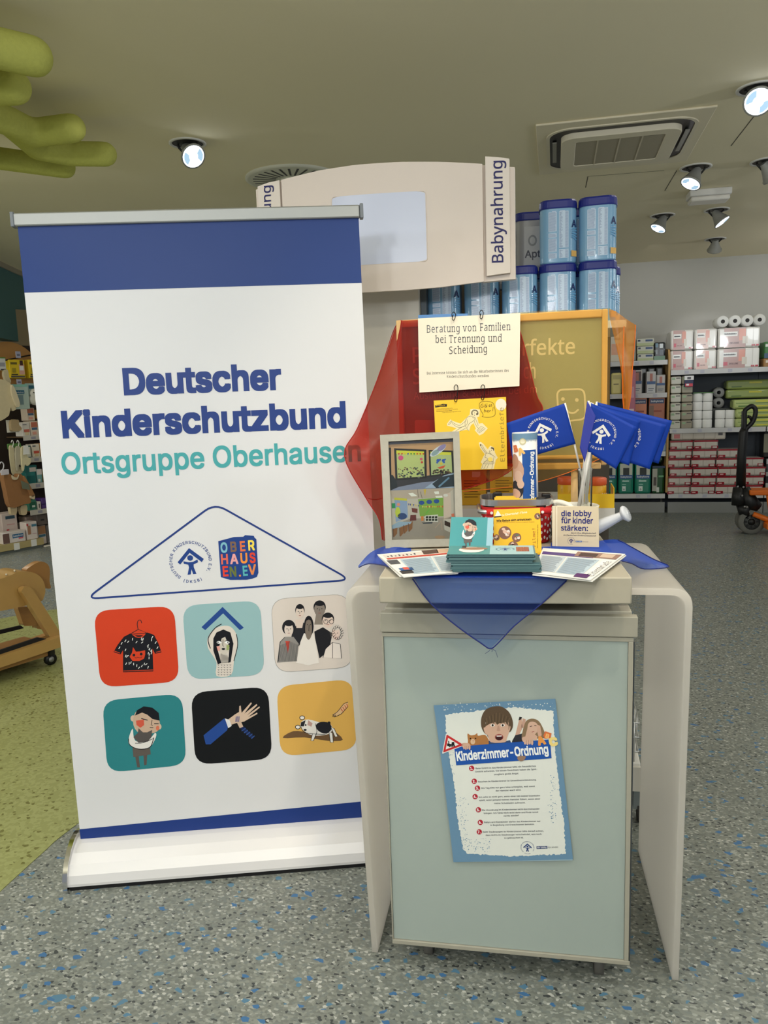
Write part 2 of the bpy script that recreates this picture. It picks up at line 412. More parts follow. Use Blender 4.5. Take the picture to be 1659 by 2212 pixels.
outline = catmull([V((p.x, p.y)) for p in edge+far], 5)
gm = MB().prism([(p.x, p.y) for p in outline], .0022); gm.build('green_floor_panel', speck_mat('green_vinyl', (140, 144, 90), (106, 106, 56)), fl)
ce = struct(MB().box((-9, -3.5, CEIL), (5.5, 10, CEIL+.1)).build('ceiling', M_ceil))
# joints of the access panels in the ceiling: slim recessed-looking shadow gaps built as dark strips
M_joint = mat('panel_joint', (92, 86, 76), .9)
def joint(pts):
    b = MB(); P = [at_z(x, y, CEIL) for x, y in pts]
    for a, c in zip(P, P[1:]):
        d = (c-a).normalized(); n = V((-d.y, d.x, 0))*.003
        b.add([a-n-V((0, 0, .0008)), c-n-V((0, 0, .0008)), c+n-V((0, 0, .0008)), a+n-V((0, 0, .0008))], [(0, 1, 2, 3)])
    b.build('access_panel_joint', M_joint, ce)
joint([(1265, 405), (1270, 381), (1435, 368)]); joint([(1462, 368), (1436, 412)]); joint([(1579, 315), (1635, 243)])
struct(MB().box((-9, 9.92, 0), (5.5, 10.02, CEIL)).build('wall_back', M_wall))
struct(MB().box((-9.1, -3.5, 0), (-9, 10, CEIL)).build('wall_left', mat('left_wall_paint', (176, 164, 140), .85)))
# teal bulkhead under the ceiling on the far left
A = at_z(0, 566, CEIL); B = at_z(52, 590, CEIL); dr = (B-A).normalized()
zb = (EYE + ray(20, 733)*((A.xy-EYE.xy).length/ray(20, 733).xy.length)).z
A2 = A-dr*3; B2 = A+dr*2.2; nn = V((dr.y, -dr.x, 0))
bk = MB()
bk.add([A2+V((0, 0, zb-CEIL)), B2+V((0, 0, zb-CEIL)), B2, A2], [(0, 1, 2, 3)]); bk.add([A2-nn*.12+V((0, 0, zb-CEIL)), B2-nn*.12+V((0, 0, zb-CEIL)), B2-nn*.12, A2-nn*.12], [(3, 2, 1, 0)])
bk.add([A2+V((0, 0, zb-CEIL)), A2-nn*.12+V((0, 0, zb-CEIL)), B2-nn*.12+V((0, 0, zb-CEIL)), B2+V((0, 0, zb-CEIL))], [(0, 1, 2, 3)])
struct(bk.build('trim_1', mat('teal_paint', (74, 112, 112), .8)))
tb = MB(); Z = V((0, 0, 1))
tb.add([A2+nn*.02-Z*.05, B2+nn*.02-Z*.05, B2+nn*.02, A2+nn*.02, A2-Z*.05, B2-Z*.05, B2, A2], [(0, 1, 2, 3), (4, 5, 1, 0), (7, 6, 5, 4)])
struct(tb.build('trim_2', mat('bulkhead_edge', (160, 152, 134), .8)))
def parent_to(o, p): o.parent = p; return o

# ----------------------------------------------------------------- ceiling fittings
M_rim = mat('white_metal_rim', (222, 220, 214), .4); M_dark = mat('dark_housing', (46, 46, 44), .5, .3); M_lampgrey = mat('grey_lamp_metal', (158, 158, 152), .45, .1)
M_lens = mat('lit_lens', (232, 242, 255), .3, emit=5.); M_core = mat('lit_core', (255, 255, 255), .3, emit=40.); M_off = mat('unlit_lens', (205, 205, 200), .2)
M_refl = mat('reflector_facet', (168, 200, 226), .3, emit=1.15)
def ceiling_spot(px, py, aim, label, on=True, power=0, r=.105):
    p = at_z(px, py, CEIL); t = thing('ceiling_spotlight', label, 'spotlight', p, 0, 'recessed ceiling spotlights')
    MB().lathe([(r, 0), (r, -.006), (r*.86, -.008), (r*.84, 0)], 32, caps=False).build('trim_ring', M_rim, t, world=False)
    MB().lathe([(r*.85, -.002), (r*.3, -.004), (0.0001, -.004)], 32, caps=False).build('housing', M_dark, t, world=False)
    d = V(aim).normalized(); q = V((0, 0, -1)).rotation_difference(d).to_matrix().to_4x4()
    hp = V((0, 0, -.028)) - V((d.x, d.y, 0))*.015; M = Matrix.Translation(hp) @ q
    MB().lathe([(.026, .02), (.034, -.005), (.048, -.045), (.066, -.085), (.072, -.09), (.072, -.097), (.064, -.097)], 28, M=M, caps=True).build('lamp_head', M_lampgrey, t, world=False)
    b = MB().tube([hp+q @ V((-.03, 0, -.01)), hp+V((-.05, 0, .01)), V((-.06, 0, -.006))], .007, 6); b.tube([hp+q @ V((.03, 0, -.01)), hp+V((.05, 0, .01)), V((.06, 0, -.006))], .007, 6)
    b.build('bracket', M_dark, t, world=False)
    MB().lathe([(.063, -.0975), (.04, -.0985), (0.0001, -.099)], 28, M=M, caps=False).build('lens', M_lens if on else M_off, t, world=False)
    if on:
        MB().lathe([(.020, -.1000), (0.0001, -.1003)], 20, M=M, caps=False).build('bulb', M_core, t, world=False)
        for a in (.5, 3.6):
            arc = [(rr, a+e) for rr, es in ((.026, (.55, .2, -.2, -.55)), (.057, (-.75, -.4, 0, .4, .75))) for e in es]
            MB().add([M @ V((math.cos(q_)*rr, math.sin(q_)*rr, -.0996)) for rr, q_ in arc], [tuple(range(9))]).build('reflector_facet', M_refl, t, world=False)
        if power:
            l = spot((0, 0, 0), (0, 0, -1), power, 70, .6, .06, (.97, .98, 1)); l.parent = t; l.location = hp+d*.12; l.rotation_euler = d.to_track_quat('-Z', 'Y').to_euler()
    return t
ceiling_spot(405, 309, (.60, -.48, -.62), 'lit ceiling spotlight left of the round air outlet, turned down to the right', power=22)
ceiling_spot(1638, 190, (-.15, -.80, -.60), 'brightest ceiling spotlight, cut by the right picture edge above the cassette unit', power=24)
ceiling_spot(1503, 361, (-.42, -.28, -.86), 'lit ceiling spotlight between the cassette unit and the emergency light box', power=20)
ceiling_spot(1656, 348, (.62, .30, -.72), 'ceiling spotlight half cut by the right picture edge, turned away', power=12)
ceiling_spot(1431, 465, (-.45, -.2, -.87), 'lit ceiling spotlight left of and below the emergency light box', power=12)
ceiling_spot(1548, 453, (.55, -.15, -.8), 'lit ceiling spotlight right below the emergency light box, turned right', power=12)
ceiling_spot(1545, 516, (.05, .62, -.78), 'unlit-looking grey ceiling spotlight nearest the back wall, seen from behind', on=False)

# cassette air conditioner
ac = thing('air_conditioner', 'flat ceiling cassette air conditioner with a dark slot round a grey grille', 'air conditioner', (.37, 5.165, CEIL))
def rrect(x0, x1, y0, y1, r, n=8):
    o = []
    for cx, cy, a in ((x1-r, y1-r, 0), (x0+r, y1-r, 90), (x0+r, y0+r, 180), (x1-r, y0+r, 270)):
        for i in range(n+1): q = math.radians(a+90*i/n); o.append((cx+r*math.cos(q), cy+r*math.sin(q)))
    return o
def ringprism(b, o, i, z0, z1, col=None):
    n = len(o); vs = [(p[0], p[1], z) for z in (z0, z1) for p in o]+[(p[0], p[1], z) for z in (z0, z1) for p in i]
    fs = []
    for k in range(n):
        l = (k+1) % n
        fs += [(k, l, n+l, n+k), (2*n+l, 2*n+k, 3*n+k, 3*n+l), (k, 2*n+k, 2*n+l, l), (n+k, n+l, 3*n+l, 3*n+k)]
    return b.add(vs, fs, col)
MB().box((-.475, -.50, -.012), (.475, .51, 0)).build('mounting_plate', mat('plate_cream', (232, 222, 196), .8), ac, bev=.004, world=False)
o1 = rrect(-.40, .40, -.39, .40, .13); i1 = rrect(-.335, .335, -.325, .335, .085)
b = MB(); ringprism(b, rrect(-.42, .42, -.41, .42, .15), o1, -.018, -.012); b.build('outer_frame', mat('frame_cream', (226, 217, 194), .6), ac, world=False)
b = MB(); ringprism(b, o1, i1, -.0135, -.012); b.build('air_slot', mat('slot_black', (12, 12, 12), .4), ac, world=False)
b = MB(); ringprism(b, i1, rrect(-.25, .25, -.24, .25, .02), -.046, -.012); b.build('inner_frame', MATS['frame_cream'], ac, bev=.004, world=False)
MB().box((-.25, -.24, -.042), (.25, .25, -.02)).build('intake_grille', mat('grille_grey', (168, 160, 140), .6, noise=.12, nscale=300), ac, world=False)
for k in range(3): MB().box((-.125+.125*k-.004, -.24, -.045), (-.125+.125*k+.004, .25, -.041)).build('grille_bar', mat('bar_grey', (206, 197, 176), .6), ac, world=False)
for sx in (-1, 1): MB().box((sx*.372-.012, -.2, -.026), (sx*.372+.012, .2, -.02)).build('louvre', mat('louvre', (150, 148, 140), .4), ac, world=False)
# swirl diffuser
sw = at_z(632, 384, CEIL); dt = thing('swirl_air_outlet', 'round ceiling air outlet with radial slots behind the header sign', 'air vent', sw)
MB().lathe([(.315, 0), (.315, -.012), (.29, -.016), (.10, -.016), (.0001, -.018)], 48, caps=False).build('face_plate', mat('outlet_plate', (206, 205, 190), .6), dt, world=False)
MB().lathe([(.085, -.016), (.075, -.024), (.0001, -.026)], 32, caps=False).build('centre_disc', mat('outlet_disc', (212, 210, 196), .6), dt, world=False)
for k in range(28):
    a = 2*math.pi*k/28; Mx = Matrix.Rotation(a, 4, 'Z'); MB().add([(.115, -.006, -.0172), (.115, .006, -.0172), (.265, .011, -.0172), (.265, -.004, -.0172)], [(3, 2, 1, 0)], M=Mx).build('slot', MATS['slot_black'], dt, world=False)
# emergency light box
em = at_z(1531, 412, CEIL); et = thing('emergency_light', 'small white emergency light box on the ceiling near the back wall', 'light', em, .02)
MB().box((-.15, -.09, -.05), (.15, .09, 0)).build('housing', mat('box_white', (226, 224, 220), .5), et, bev=.008, world=False)
MB().box((-.14, -.08, -.085), (.14, .08, -.05)).build('diffuser', mat('box_diffuser', (236, 232, 224), .4), et, bev=.012, world=False)

# green foam shape under the ceiling: one body with finger-shaped lobes
ft = MB()
def cap(p, q, r):
    p, q = V(p), V(q); pts = []; rr = []
    n = 8
    for i in range(n+1):
        a = math.pi/2*(1-i/n); pts.append(p-(q-p).normalized()*r*math.sin(a)); rr.append(max(.004, r*math.cos(a)))
    for i in range(n+1):
        a = math.pi/2*i/n; pts.append(q+(q-p).normalized()*r*math.sin(a)); rr.append(max(.004, r*math.cos(a)))
    ft.tube(pts, rr, 20)
ZF = 2.76
def fz(x, y, z=ZF): return at_z(x, y, z)
cap(fz(-200, 60), fz(72, 122), .072); cap(fz(-160, 195), fz(30, 188), .070)
for a, c in (((-140, 205), (20, 262)), ((20, 262), (70, 288)), ((70, 288), (155, 277))): cap(fz(*a), fz(*c), .066)
for a, c in (((20, 265), (80, 318)), ((80, 318), (150, 332)), ((150, 332), (227, 333))): cap(fz(*a), fz(*c), .062)
cap(fz(-90, 330), fz(140, 362), .058)
cap(fz(-220, 40), fz(-90, 330), .14); cap(fz(-300, 60), fz(-160, 300), .14)
fo = ft.build('green_foam_leaf', mat('green_foam', (192, 194, 104), .95, spec=.05, noise=.1, nscale=60, bump=.3))
rm = fo.modifiers.new('remesh', 'REMESH'); rm.mode = 'VOXEL'; rm.voxel_size = .014; rm.use_smooth_shade = True
smn = fo.modifiers.new('smooth', 'SMOOTH'); smn.iterations = 6; smn.factor = .5
tag(fo, 'lime green foam shape with finger-like lobes fixed under the ceiling', 'ceiling decoration')
# ================================================================= ROLL-UP BANNER
def Rot(a, ax): return Matrix.Rotation(a, 3, ax)
_B = Rot(YAW, 'Z') @ Rot(.0813, 'Z') @ Rot(-.0176, 'X') @ Rot(-.0105, 'Y')
bex, bez = _B @ V((1, 0, 0)), _B @ V((0, 0, 1))
bO = EYE + (yawed(V((-.979, 2.235, .10)))-EYE)*1.012
BF = Fr(bO, bex, bez); BW, BH = .9705, 1.885
ban = thing('rollup_banner', 'tall white roll-up banner with blue bands and six coloured picture tiles', 'banner', (bO.x, bO.y, 0))
M_pr = printed('banner_print', .42, .3); M_alu = mat('brushed_aluminium', (168, 170, 168), .5, .6); M_chrome = mat('chrome', (215, 215, 215), .08, 1.)
M_wht = mat('banner_film', (226, 226, 228), .42, spec=.3); M_capg = mat('grey_plastic', (120, 126, 132), .4)
MB().box((0, -.06, -.0006), (BW, BH, 0), M=BF.M()).build('banner_sheet', M_wht, ban)
b = MB().box((-.008, -.006, -.012), (BW+.004, .030, .012), M=BF.M()); b.v = [p+BF.ey*BH for p in b.v]; tr_ = b.build('top_rail', M_alu, ban, bev=.004)
for u in (-.014, BW+.004): MB().box((u, BH-.008, -.014), (u+.01, BH+.033, .015), M=BF.M()).build('end_cap', M_capg, tr_, bev=.002)
MB().tube([BF.P(BW/2, -.05, -.06), BF.P(BW/2, BH, -.02)], .011, 10).build('support_pole', M_alu, ban)
# cassette
up = V((0, 0, 1)); bx = V((bex.x, bex.y, 0)).normalized(); bn = bx.cross(up).normalized(); b0 = V((bO.x, bO.y, 0))
prof = [(.112, .014), (.112, .022), (.104, .045), (.085, .070), (.055, .090), (.02, .101), (.004, .104)]
back = [(-.012, .104), (-.05, .098), (-.085, .07), (-.10, .03), (-.10, .014)]
def ext(b, pr, u0, u1):
    n = len(pr); vs = [b0+bx*u+bn*p[0]+up*p[1] for u in (u0, u1) for p in pr]
    b.add(vs, [(k, n+k, n+(k+1) % n, (k+1) % n) for k in range(n)], None, False); b.add(vs[:n], [tuple(range(n))]); b.add(vs[n:], [tuple(range(n-1, -1, -1))]); return b
cs = ext(MB(), prof+back, -.012, BW-.024).build('cassette', mat('cassette_white', (228, 226, 226), .35, .1), ban)
ext(MB(), [(.108, .0), (.108, .014), (-.095, .014), (-.095, 0)], -.008, BW-.026).build('foot_strip', mat('black_rubber', (22, 22, 24), .7), ban)
cp = [(.120, 0), (.120, .024), (.112, .050), (.090, .080), (.058, .103), (.02, .116), (-.02, .118), (-.06, .108), (-.095, .075), (-.108, .03), (-.108, 0)]
for u in (-.026, BW-.024): ext(MB(), cp, u, u+.014).build('chrome_end_cap', M_chrome, cs, bev=.003)
# print
c = Canvas(BF); BLUE, TEAL, INK = (36, 62, 132), (74, 168, 172), (28, 30, 36)
c.uvpoly([(0, BH-.001), (0, c.fr.uv(57, 632)[1]), (BW, c.fr.uv(779, 611)[1]), (BW, BH-.001)], (24, 58, 126))
c.uvpoly([(0, -.055), (BW, -.055), (BW, c.fr.uv(775, 1731)[1]), (0, c.fr.uv(174, 1791)[1])], (30, 58, 130))
c.text('Deutscher', (268, 851), (609, 839), BLUE, bold=.036, h=56); c.text('Kinderschutzbund', (136, 944), (748, 921), BLUE, bold=.036, h=57)
c.text('Ortsgruppe Oberhausen', (135, 1024), (780, 995), TEAL, bold=.018, h=47)
c.crop(180, 1080, 2.676)
c.stroke([(15, 572), (760, 20), (1545, 462)], 4.5*2.676*.9, (34, 60, 130), 1, True, rnd=72)
cc = c.cv((620, 355)); R = c.m((620, 355), 127); emblem(c, cc, R, (34, 66, 138), 1, rot=.035)
c.poly([(780, 238), (870, 214), (925, 212), (935, 203), (985, 207), (990, 218), (1000, 226), (1012, 420), (1003, 445), (975, 455), (945, 461), (850, 462), (795, 446)], (34, 66, 138), 1)
for t, col, x0, y0, x1 in (('O', (130, 190, 205), 795, 303, 835), ('B', (128, 100, 84), 852, 298, 888), ('E', (232, 120, 70), 908, 295, 938), ('R', (250, 225, 90), 955, 290, 992),
        ('H', (232, 110, 90), 798, 370, 838), ('A', (240, 170, 170), 850, 369, 897), ('U', (245, 150, 60), 910, 364, 950), ('S', (228, 70, 50), 963, 362, 997),
        ('E', (232, 70, 50), 808, 440, 840), ('N', (110, 120, 60), 848, 442, 886), ('.', (240, 150, 60), 901, 441, 912), ('E', (90, 180, 185), 924, 437, 952), ('V', (232, 140, 80), 955, 430, 1000)):
    c.text(t, (x0, y0), (x1, y0-2), col, 2, bold=.03, h=0 if t == '.' else 58)
def tile(p, col, L=1): c.poly(p, col, L, rnd=92)
T1 = [(62, 633), (525, 617), (556, 1050), (100, 1082)]; tile([(60, 640), (525, 612), (555, 1050), (100, 1083)], (214, 66, 34))
tile([(572, 610), (1022, 580), (1048, 1010), (605, 1040)], (152, 190, 194)); tile([(1083, 573), (1535, 540), (1560, 966), (1110, 999)], (160, 156, 150)); tile([(1085, 575), (1533, 542), (1558, 964), (1112, 997)], (222, 212, 204), 2)
tile([(110, 1160), (570, 1118), (596, 1530), (140, 1576)], (46, 132, 138)); tile([(622, 1112), (1068, 1078), (1092, 1496), (648, 1530)], (14, 16, 20)); tile([(1117, 1076), (1556, 1034), (1584, 1440), (1140, 1482)], (226, 178, 90))
# shirt on a hanger
c.stroke([(318, 750), (312, 718), (318, 697), (332, 695), (338, 712)], 4, INK, 2, smooth=5); c.stroke([(270, 775), (318, 748), (368, 768), (270, 777)], 4, INK, 2)
c.poly([(270, 772), (290, 782), (345, 782), (370, 765), (410, 780), (435, 830), (452, 880), (415, 888), (400, 858), (405, 990), (230, 995), (230, 868), (215, 892), (175, 878), (200, 835), (235, 790)], (22, 22, 30), 3)
c.stroke([(285, 776), (310, 792), (340, 790), (358, 772)], 6, (214, 66, 34), 4, smooth=4); c.stroke([(232, 988), (404, 982)], 4, (214, 66, 34), 4); c.stroke([(178, 872), (212, 884)], 4, (214, 66, 34), 4); c.stroke([(420, 880), (450, 872)], 4, (214, 66, 34), 4)
rn = random.Random(3)
for k in range(46):
    x, y = rn.uniform(240, 395), rn.uniform(800, 975)
    if 262 < x < 370 and 850 < y < 940: continue
    a = rn.uniform(.6, 1.6); c.stroke([(x, y), (x+14*math.cos(a), y-14*math.sin(a))], 4, (235, 235, 230), 4)
for x, y in ((205, 860), (218, 835), (415, 830), (425, 860), (240, 820), (395, 800)): c.stroke([(x, y), (x+8, y-13)], 4, (235, 235, 230), 4)
c.poly([(268, 905), (282, 882), (288, 850), (305, 876), (330, 874), (358, 868), (358, 892), (352, 916), (325, 930), (285, 930)], (214, 66, 34), 4)
for x, y in ((293, 896), (335, 890)): c.ell((x, y), 8, 8, INK, 5)
c.stroke([(298, 908), (306, 914), (316, 908), (328, 913), (340, 905)], 3, INK, 5, smooth=3)
# woman under a roof
c.poly([(683, 735), (805, 618), (928, 738), (905, 752), (808, 655), (705, 752)], (38, 74, 146), 2)
c.poly([(720, 850), (718, 800), (750, 750), (800, 728), (850, 732), (885, 775), (890, 840), (872, 920), (855, 1010), (770, 1016), (770, 940), (735, 880)], (226, 216, 206), 3, smooth=3)
c.stroke([(735, 858), (722, 800), (760, 742), (800, 716)], 5, INK, 4, smooth=4); c.stroke([(885, 775), (892, 840), (870, 930)], 4, INK, 4, smooth=4)
c.poly([(752, 800), (770, 765), (810, 748), (850, 765), (868, 830), (852, 935), (838, 940), (845, 850), (820, 790), (800, 800), (778, 870), (797, 940), (778, 950), (752, 870)], (20, 20, 28), 5)
c.poly([(770, 830), (780, 790), (805, 778), (840, 790), (850, 830), (842, 875), (812, 896), (785, 878)], (212, 204, 192), 4); c.poly([(795, 885), (830, 885), (850, 940), (778, 945)], (226, 220, 212), 3)
c.poly([(770, 845), (790, 842), (790, 870), (778, 872)], (236, 170, 160), 6); c.poly([(828, 838), (845, 838), (842, 865), (828, 868)], (160, 175, 110), 6)
for x in (785, 832): c.ell((x, 822), 14, 8, (250, 250, 250), 6); c.ell((x+(-6 if x < 800 else 4), 822), 3, 5, INK, 7); c.stroke([(x-15, 816), (x, 811), (x+14, 818)], 4, INK, 7)
c.stroke([(808, 805), (806, 840), (812, 846)], 3, INK, 7); c.ell((810, 860), 10, 6, INK, 7)
for i in range(5):
    for j in range(5): c.stroke([(778+17*i, 950+14*j), (782+17*i, 956+14*j), (786+17*i, 950+14*j)], 2.5, (70, 70, 80), 6)
# group of six
def head(x, y, rx, ry, skin, hair, hx=1.12, long=0): c.ell((x, y-ry*.3), rx*hx, ry*(.95+long), hair, 4); c.ell((x, y), rx, ry*.95, skin, 5); c.ell((x, y-ry*.82), rx*.9, ry*.35, hair, 6); [c.ell((x+d*rx*.4, y-ry*.1), 3, 2.5, INK, 6) for d in (-1, 1)]; c.stroke([(x-rx*.25, y+ry*.5), (x+rx*.25, y+ry*.5)], 2.5, (150, 70, 60), 6); c.stroke([(x, y-ry*.1), (x-2, y+ry*.25)], 2, INK, 6)
c.poly([(1215, 740), (1260, 700), (1290, 720), (1285, 800), (1240, 850), (1200, 800)], (40, 40, 46), 3)
c.poly([(1225, 690), (1275, 690), (1265, 740), (1232, 740)], (226, 208, 196), 4); head(1252, 648, 24, 38, (226, 210, 198), (26, 26, 32))
c.poly([(1345, 660), (1388, 660), (1385, 720), (1335, 720)], (138, 128, 118), 3); head(1366, 632, 32, 42, (138, 128, 120), (26, 26, 32))
c.poly([(1335, 760), (1385, 735), (1440, 770), (1420, 870), (1365, 915), (1340, 800)], (30, 30, 36), 4); head(1414, 700, 32, 40, (226, 206, 194), (30, 30, 34))
for x in (1402, 1434): c.stroke([(x+13*math.cos(a), 702+13*math.sin(a)) for a in (k*math.pi/6 for k in range(12))], 2.5, INK, 7, True)
c.poly([(1230, 940), (1255, 820), (1275, 770), (1330, 770), (1345, 830), (1362, 940), (1300, 955)], (238, 232, 226), 5); c.ell((1303, 730), 28, 62, (24, 24, 30), 6)
c.ell((1302, 745), 20, 62, (128, 116, 106), 7); c.poly([(1283, 700), (1303, 672), (1326, 700), (1322, 690), (1303, 690)], (24, 24, 30), 8); c.stroke([(1306, 720), (1303, 755), (1308, 757)], 2.5, INK, 8); c.ell((1295, 720), 3, 2, INK, 8); c.ell((1313, 720), 3, 2, INK, 8)
c.poly([(1120, 940), (1135, 820), (1165, 790), (1215, 790), (1245, 830), (1235, 930)], (150, 146, 142), 5); c.poly([(1168, 815), (1195, 815), (1182, 885)], (206, 72, 56), 6)
for k in range(16): c.stroke([(1128+7*k, 932), (1140+6.5*k, 815+abs(k-8)*3)], 2, (70, 70, 74), 7)
head(1188, 748, 26, 40, (226, 212, 202), (32, 32, 38), 1.5, .15)
c.poly([(1385, 910), (1400, 860), (1440, 820), (1485, 830), (1495, 915)], (236, 226, 218), 5); c.stroke([(1385, 910), (1400, 860), (1440, 822), (1485, 832), (1493, 915)], 3, INK, 6); c.stroke([(1440, 822), (1440, 915)], 3, INK, 6)
head(1460, 772, 24, 40, (230, 206, 194), (214, 206, 198), 1.55, .2)
for k in range(14): a = k*.45; c.stroke([(1470+26*math.cos(a)+8*math.cos(b_), 765+34*math.sin(a)+8*math.sin(b_)) for b_ in (0, 1.5, 3, 4.5)], 2.5, INK, 7, smooth=3)
c.stroke([(1125, 935), (1138, 820), (1165, 792)], 3, INK, 7)
# boy hugging a cat
def boy(cv, k=1., ox=0., oy=0., L=2):
    q = lambda pts: [(ox+x*k, oy+y*k) for x, y in pts]
    cv.poly(q([(300, 1480), (320, 1475), (328, 1545), (312, 1545)]), (92, 84, 80), L); cv.poly(q([(348, 1470), (370, 1468), (366, 1530), (352, 1534)]), (92, 84, 80), L)
    cv.poly(q([(285, 1430), (385, 1420), (390, 1470), (290, 1485)]), (98, 90, 84), L+1)
    cv.ell((ox+288*k, oy+1262*k), 15*k, 18*k, (216, 190, 168), L); cv.ell((ox+440*k, oy+1310*k), 12*k, 16*k, (216, 190, 168), L)
    cv.poly(q([(290, 1300), (300, 1230), (350, 1200), (410, 1215), (440, 1270), (438, 1320), (410, 1345), (330, 1350)]), (206, 176, 152), L+1, smooth=3)
    cv.poly(q([(300, 1245), (310, 1215), (350, 1192), (400, 1200), (436, 1230), (442, 1275), (400, 1265), (370, 1240), (340, 1228)]), (20, 22, 30), L+2)
    cv.poly(q([(305, 1275), (350, 1268), (352, 1300), (330, 1316), (308, 1300)]), (214, 92, 70), L+2); cv.ell((ox+430*k, oy+1318*k), 10*k, 14*k, (220, 120, 90), L+2)
    cv.stroke(q([(335, 1262), (372, 1272)]), 5*k, INK, L+3); cv.stroke(q([(410, 1292), (436, 1292)]), 5*k, INK, L+3); cv.stroke(q([(398, 1270), (392, 1300), (402, 1302)]), 3*k, INK, L+3); cv.stroke(q([(385, 1315), (405, 1316)]), 4*k, INK, L+3)
    cv.poly(q([(285, 1320), (262, 1380), (268, 1415), (320, 1438), (385, 1428), (420, 1370), (415, 1345), (370, 1395), (310, 1395), (292, 1370)]), (236, 232, 226), L+2, smooth=3)
    cv.poly(q([(290, 1370), (316, 1345), (320, 1318), (345, 1342), (370, 1342), (398, 1328), (395, 1365), (375, 1395), (320, 1402)]), (88, 82, 80), L+4)
    cv.stroke(q([(262, 1378), (270, 1415), (320, 1438), (385, 1428), (408, 1372)]), 4*k, INK, L+5, smooth=4); cv.stroke(q([(300, 1405), (345, 1402), (405, 1378)]), 3*k, INK, L+5, smooth=4)
boy(c)
# hand on black
c.poly([(695, 1360), (815, 1262), (838, 1300), (832, 1330), (735, 1412), (708, 1412)], (36, 74, 150), 2); c.poly([(818, 1262), (845, 1270), (858, 1305), (838, 1318)], (226, 226, 228), 3)
c.poly([(838, 1268), (875, 1240), (900, 1225), (902, 1190), (910, 1188), (915, 1230), (970, 1168), (974, 1176), (930, 1235), (1002, 1178), (1006, 1186), (945, 1245), (1018, 1192), (1020, 1200), (952, 1255), (1005, 1228), (1007, 1236), (930, 1280), (880, 1290), (852, 1300)], (214, 188, 166), 2)
c.poly([(878, 1262), (885, 1250), (905, 1265), (925, 1310), (905, 1320), (890, 1290)], (206, 180, 158), 3); c.poly([(905, 1318), (928, 1308), (988, 1370), (975, 1380)], (26, 44, 92), 3)
for k in range(5): c.stroke([(915+14*k, 1335+11*k), (938+13*k, 1318+11*k)], 5, (52, 84, 150), 4)
for k in range(4): c.stroke([(880+6*k, 1282), (884+6*k, 1250)], 3, (46, 70, 140), 4)
# lying dog
c.poly([(1153, 1375), (1215, 1335), (1300, 1340), (1430, 1330), (1500, 1385), (1420, 1392), (1280, 1372)], (112, 84, 56), 2, smooth=3)
c.poly([(1255, 1310), (1262, 1280), (1300, 1268), (1370, 1285), (1420, 1290), (1440, 1320), (1418, 1352), (1340, 1362), (1290, 1345)], (236, 232, 226), 3, smooth=3)
c.poly([(1345, 1300), (1375, 1282), (1420, 1288), (1436, 1320), (1405, 1350), (1360, 1335)], (30, 30, 38), 4, smooth=3); c.poly([(1255, 1308), (1258, 1285), (1285, 1272), (1275, 1308)], (34, 34, 40), 4); c.poly([(1300, 1272), (1325, 1290), (1318, 1310), (1295, 1300)], (196, 160, 150), 4)
for q in ([(1325, 1350), (1345, 1352), (1330, 1390), (1315, 1390)], [(1420, 1340), (1440, 1345), (1445, 1400), (1428, 1400)], [(1430, 1312), (1450, 1320), (1470, 1365), (1455, 1368)]): c.poly(q, (238, 234, 228), 5); c.stroke(q, 3, INK, 6, True)
for x, y in ((1265, 1258), (1240, 1312)): c.ell((x, y), 16, 13, INK, 3); c.ell((x, y), 12, 9, (238, 234, 228), 4)
c.ell((1285, 1300), 5, 5, INK, 5); c.ell((1282, 1328), 9, 6, INK, 5); c.ell((1420, 1288), 9, 9, INK, 5); c.stroke([(1340, 1290), (1350, 1330), (1345, 1358)], 3, INK, 5, smooth=3); c.stroke([(1258, 1310), (1275, 1340), (1320, 1350), (1400, 1355)], 3, INK, 5, smooth=3)
c.poly([(1440, 1240), (1470, 1222), (1505, 1180), (1530, 1170), (1528, 1195), (1490, 1235), (1455, 1250)], (226, 188, 140), 3)
for k in range(4): c.stroke([(1488+11*k, 1205-9*k), (1500+10*k, 1222-9*k)], 4, (206, 72, 50), 4)
c.stroke([(1440, 1243), (1470, 1222), (1505, 1178), (1530, 1168)], 3, INK, 4, smooth=3); c.stroke([(1450, 1254), (1490, 1236), (1530, 1192)], 3, INK, 4, smooth=3)
for k in range(3): c.stroke([(1446+6*k, 1240), (1442+7*k, 1254)], 3, INK, 5)
c.build('printed_artwork', M_pr, ban)

# ================================================================= BRIDGE TABLE, CABINET, SLAB
TY = .046; U0 = V((-.473, 1.787, 0)); TW, TD, THT = .772, .552, .995
tbl = thing('bridge_table', 'milky white acrylic bridge table with rounded bends straddling the cabinet', 'table', U0, TY)
M_acr = mat('milky_acrylic', (214, 210, 202), .28, spec=.45, coat=.15); nt = M_acr.node_tree
tl_ = nt.nodes.new('ShaderNodeBsdfTranslucent'); tl_.inputs[0].default_value = lin((246, 243, 238)); ms_ = nt.nodes.new('ShaderNodeMixShader'); ms_.inputs[0].default_value = .68
nt.links.new(nt.nodes['Principled BSDF'].outputs[0], ms_.inputs[1]); nt.links.new(tl_.outputs[0], ms_.inputs[2]); nt.links.new(ms_.outputs[0], nt.nodes['Material Output'].inputs[0])
def upath(off):
    P = [V((0+off*1.0, 0)), V((-.034+off, THT-off)), V((TW+.010-off, THT-off)), V((TW-off, 0))]
    q = rounded(P, .045-off*.6, False); return q
o_, i_ = upath(0), upath(.016); n = len(o_); b = MB()
vs = [(p.x, y, p.y) for y in (0, TD) for p in o_]+[(p.x, y, p.y) for y in (0, TD) for p in i_]
fs = []
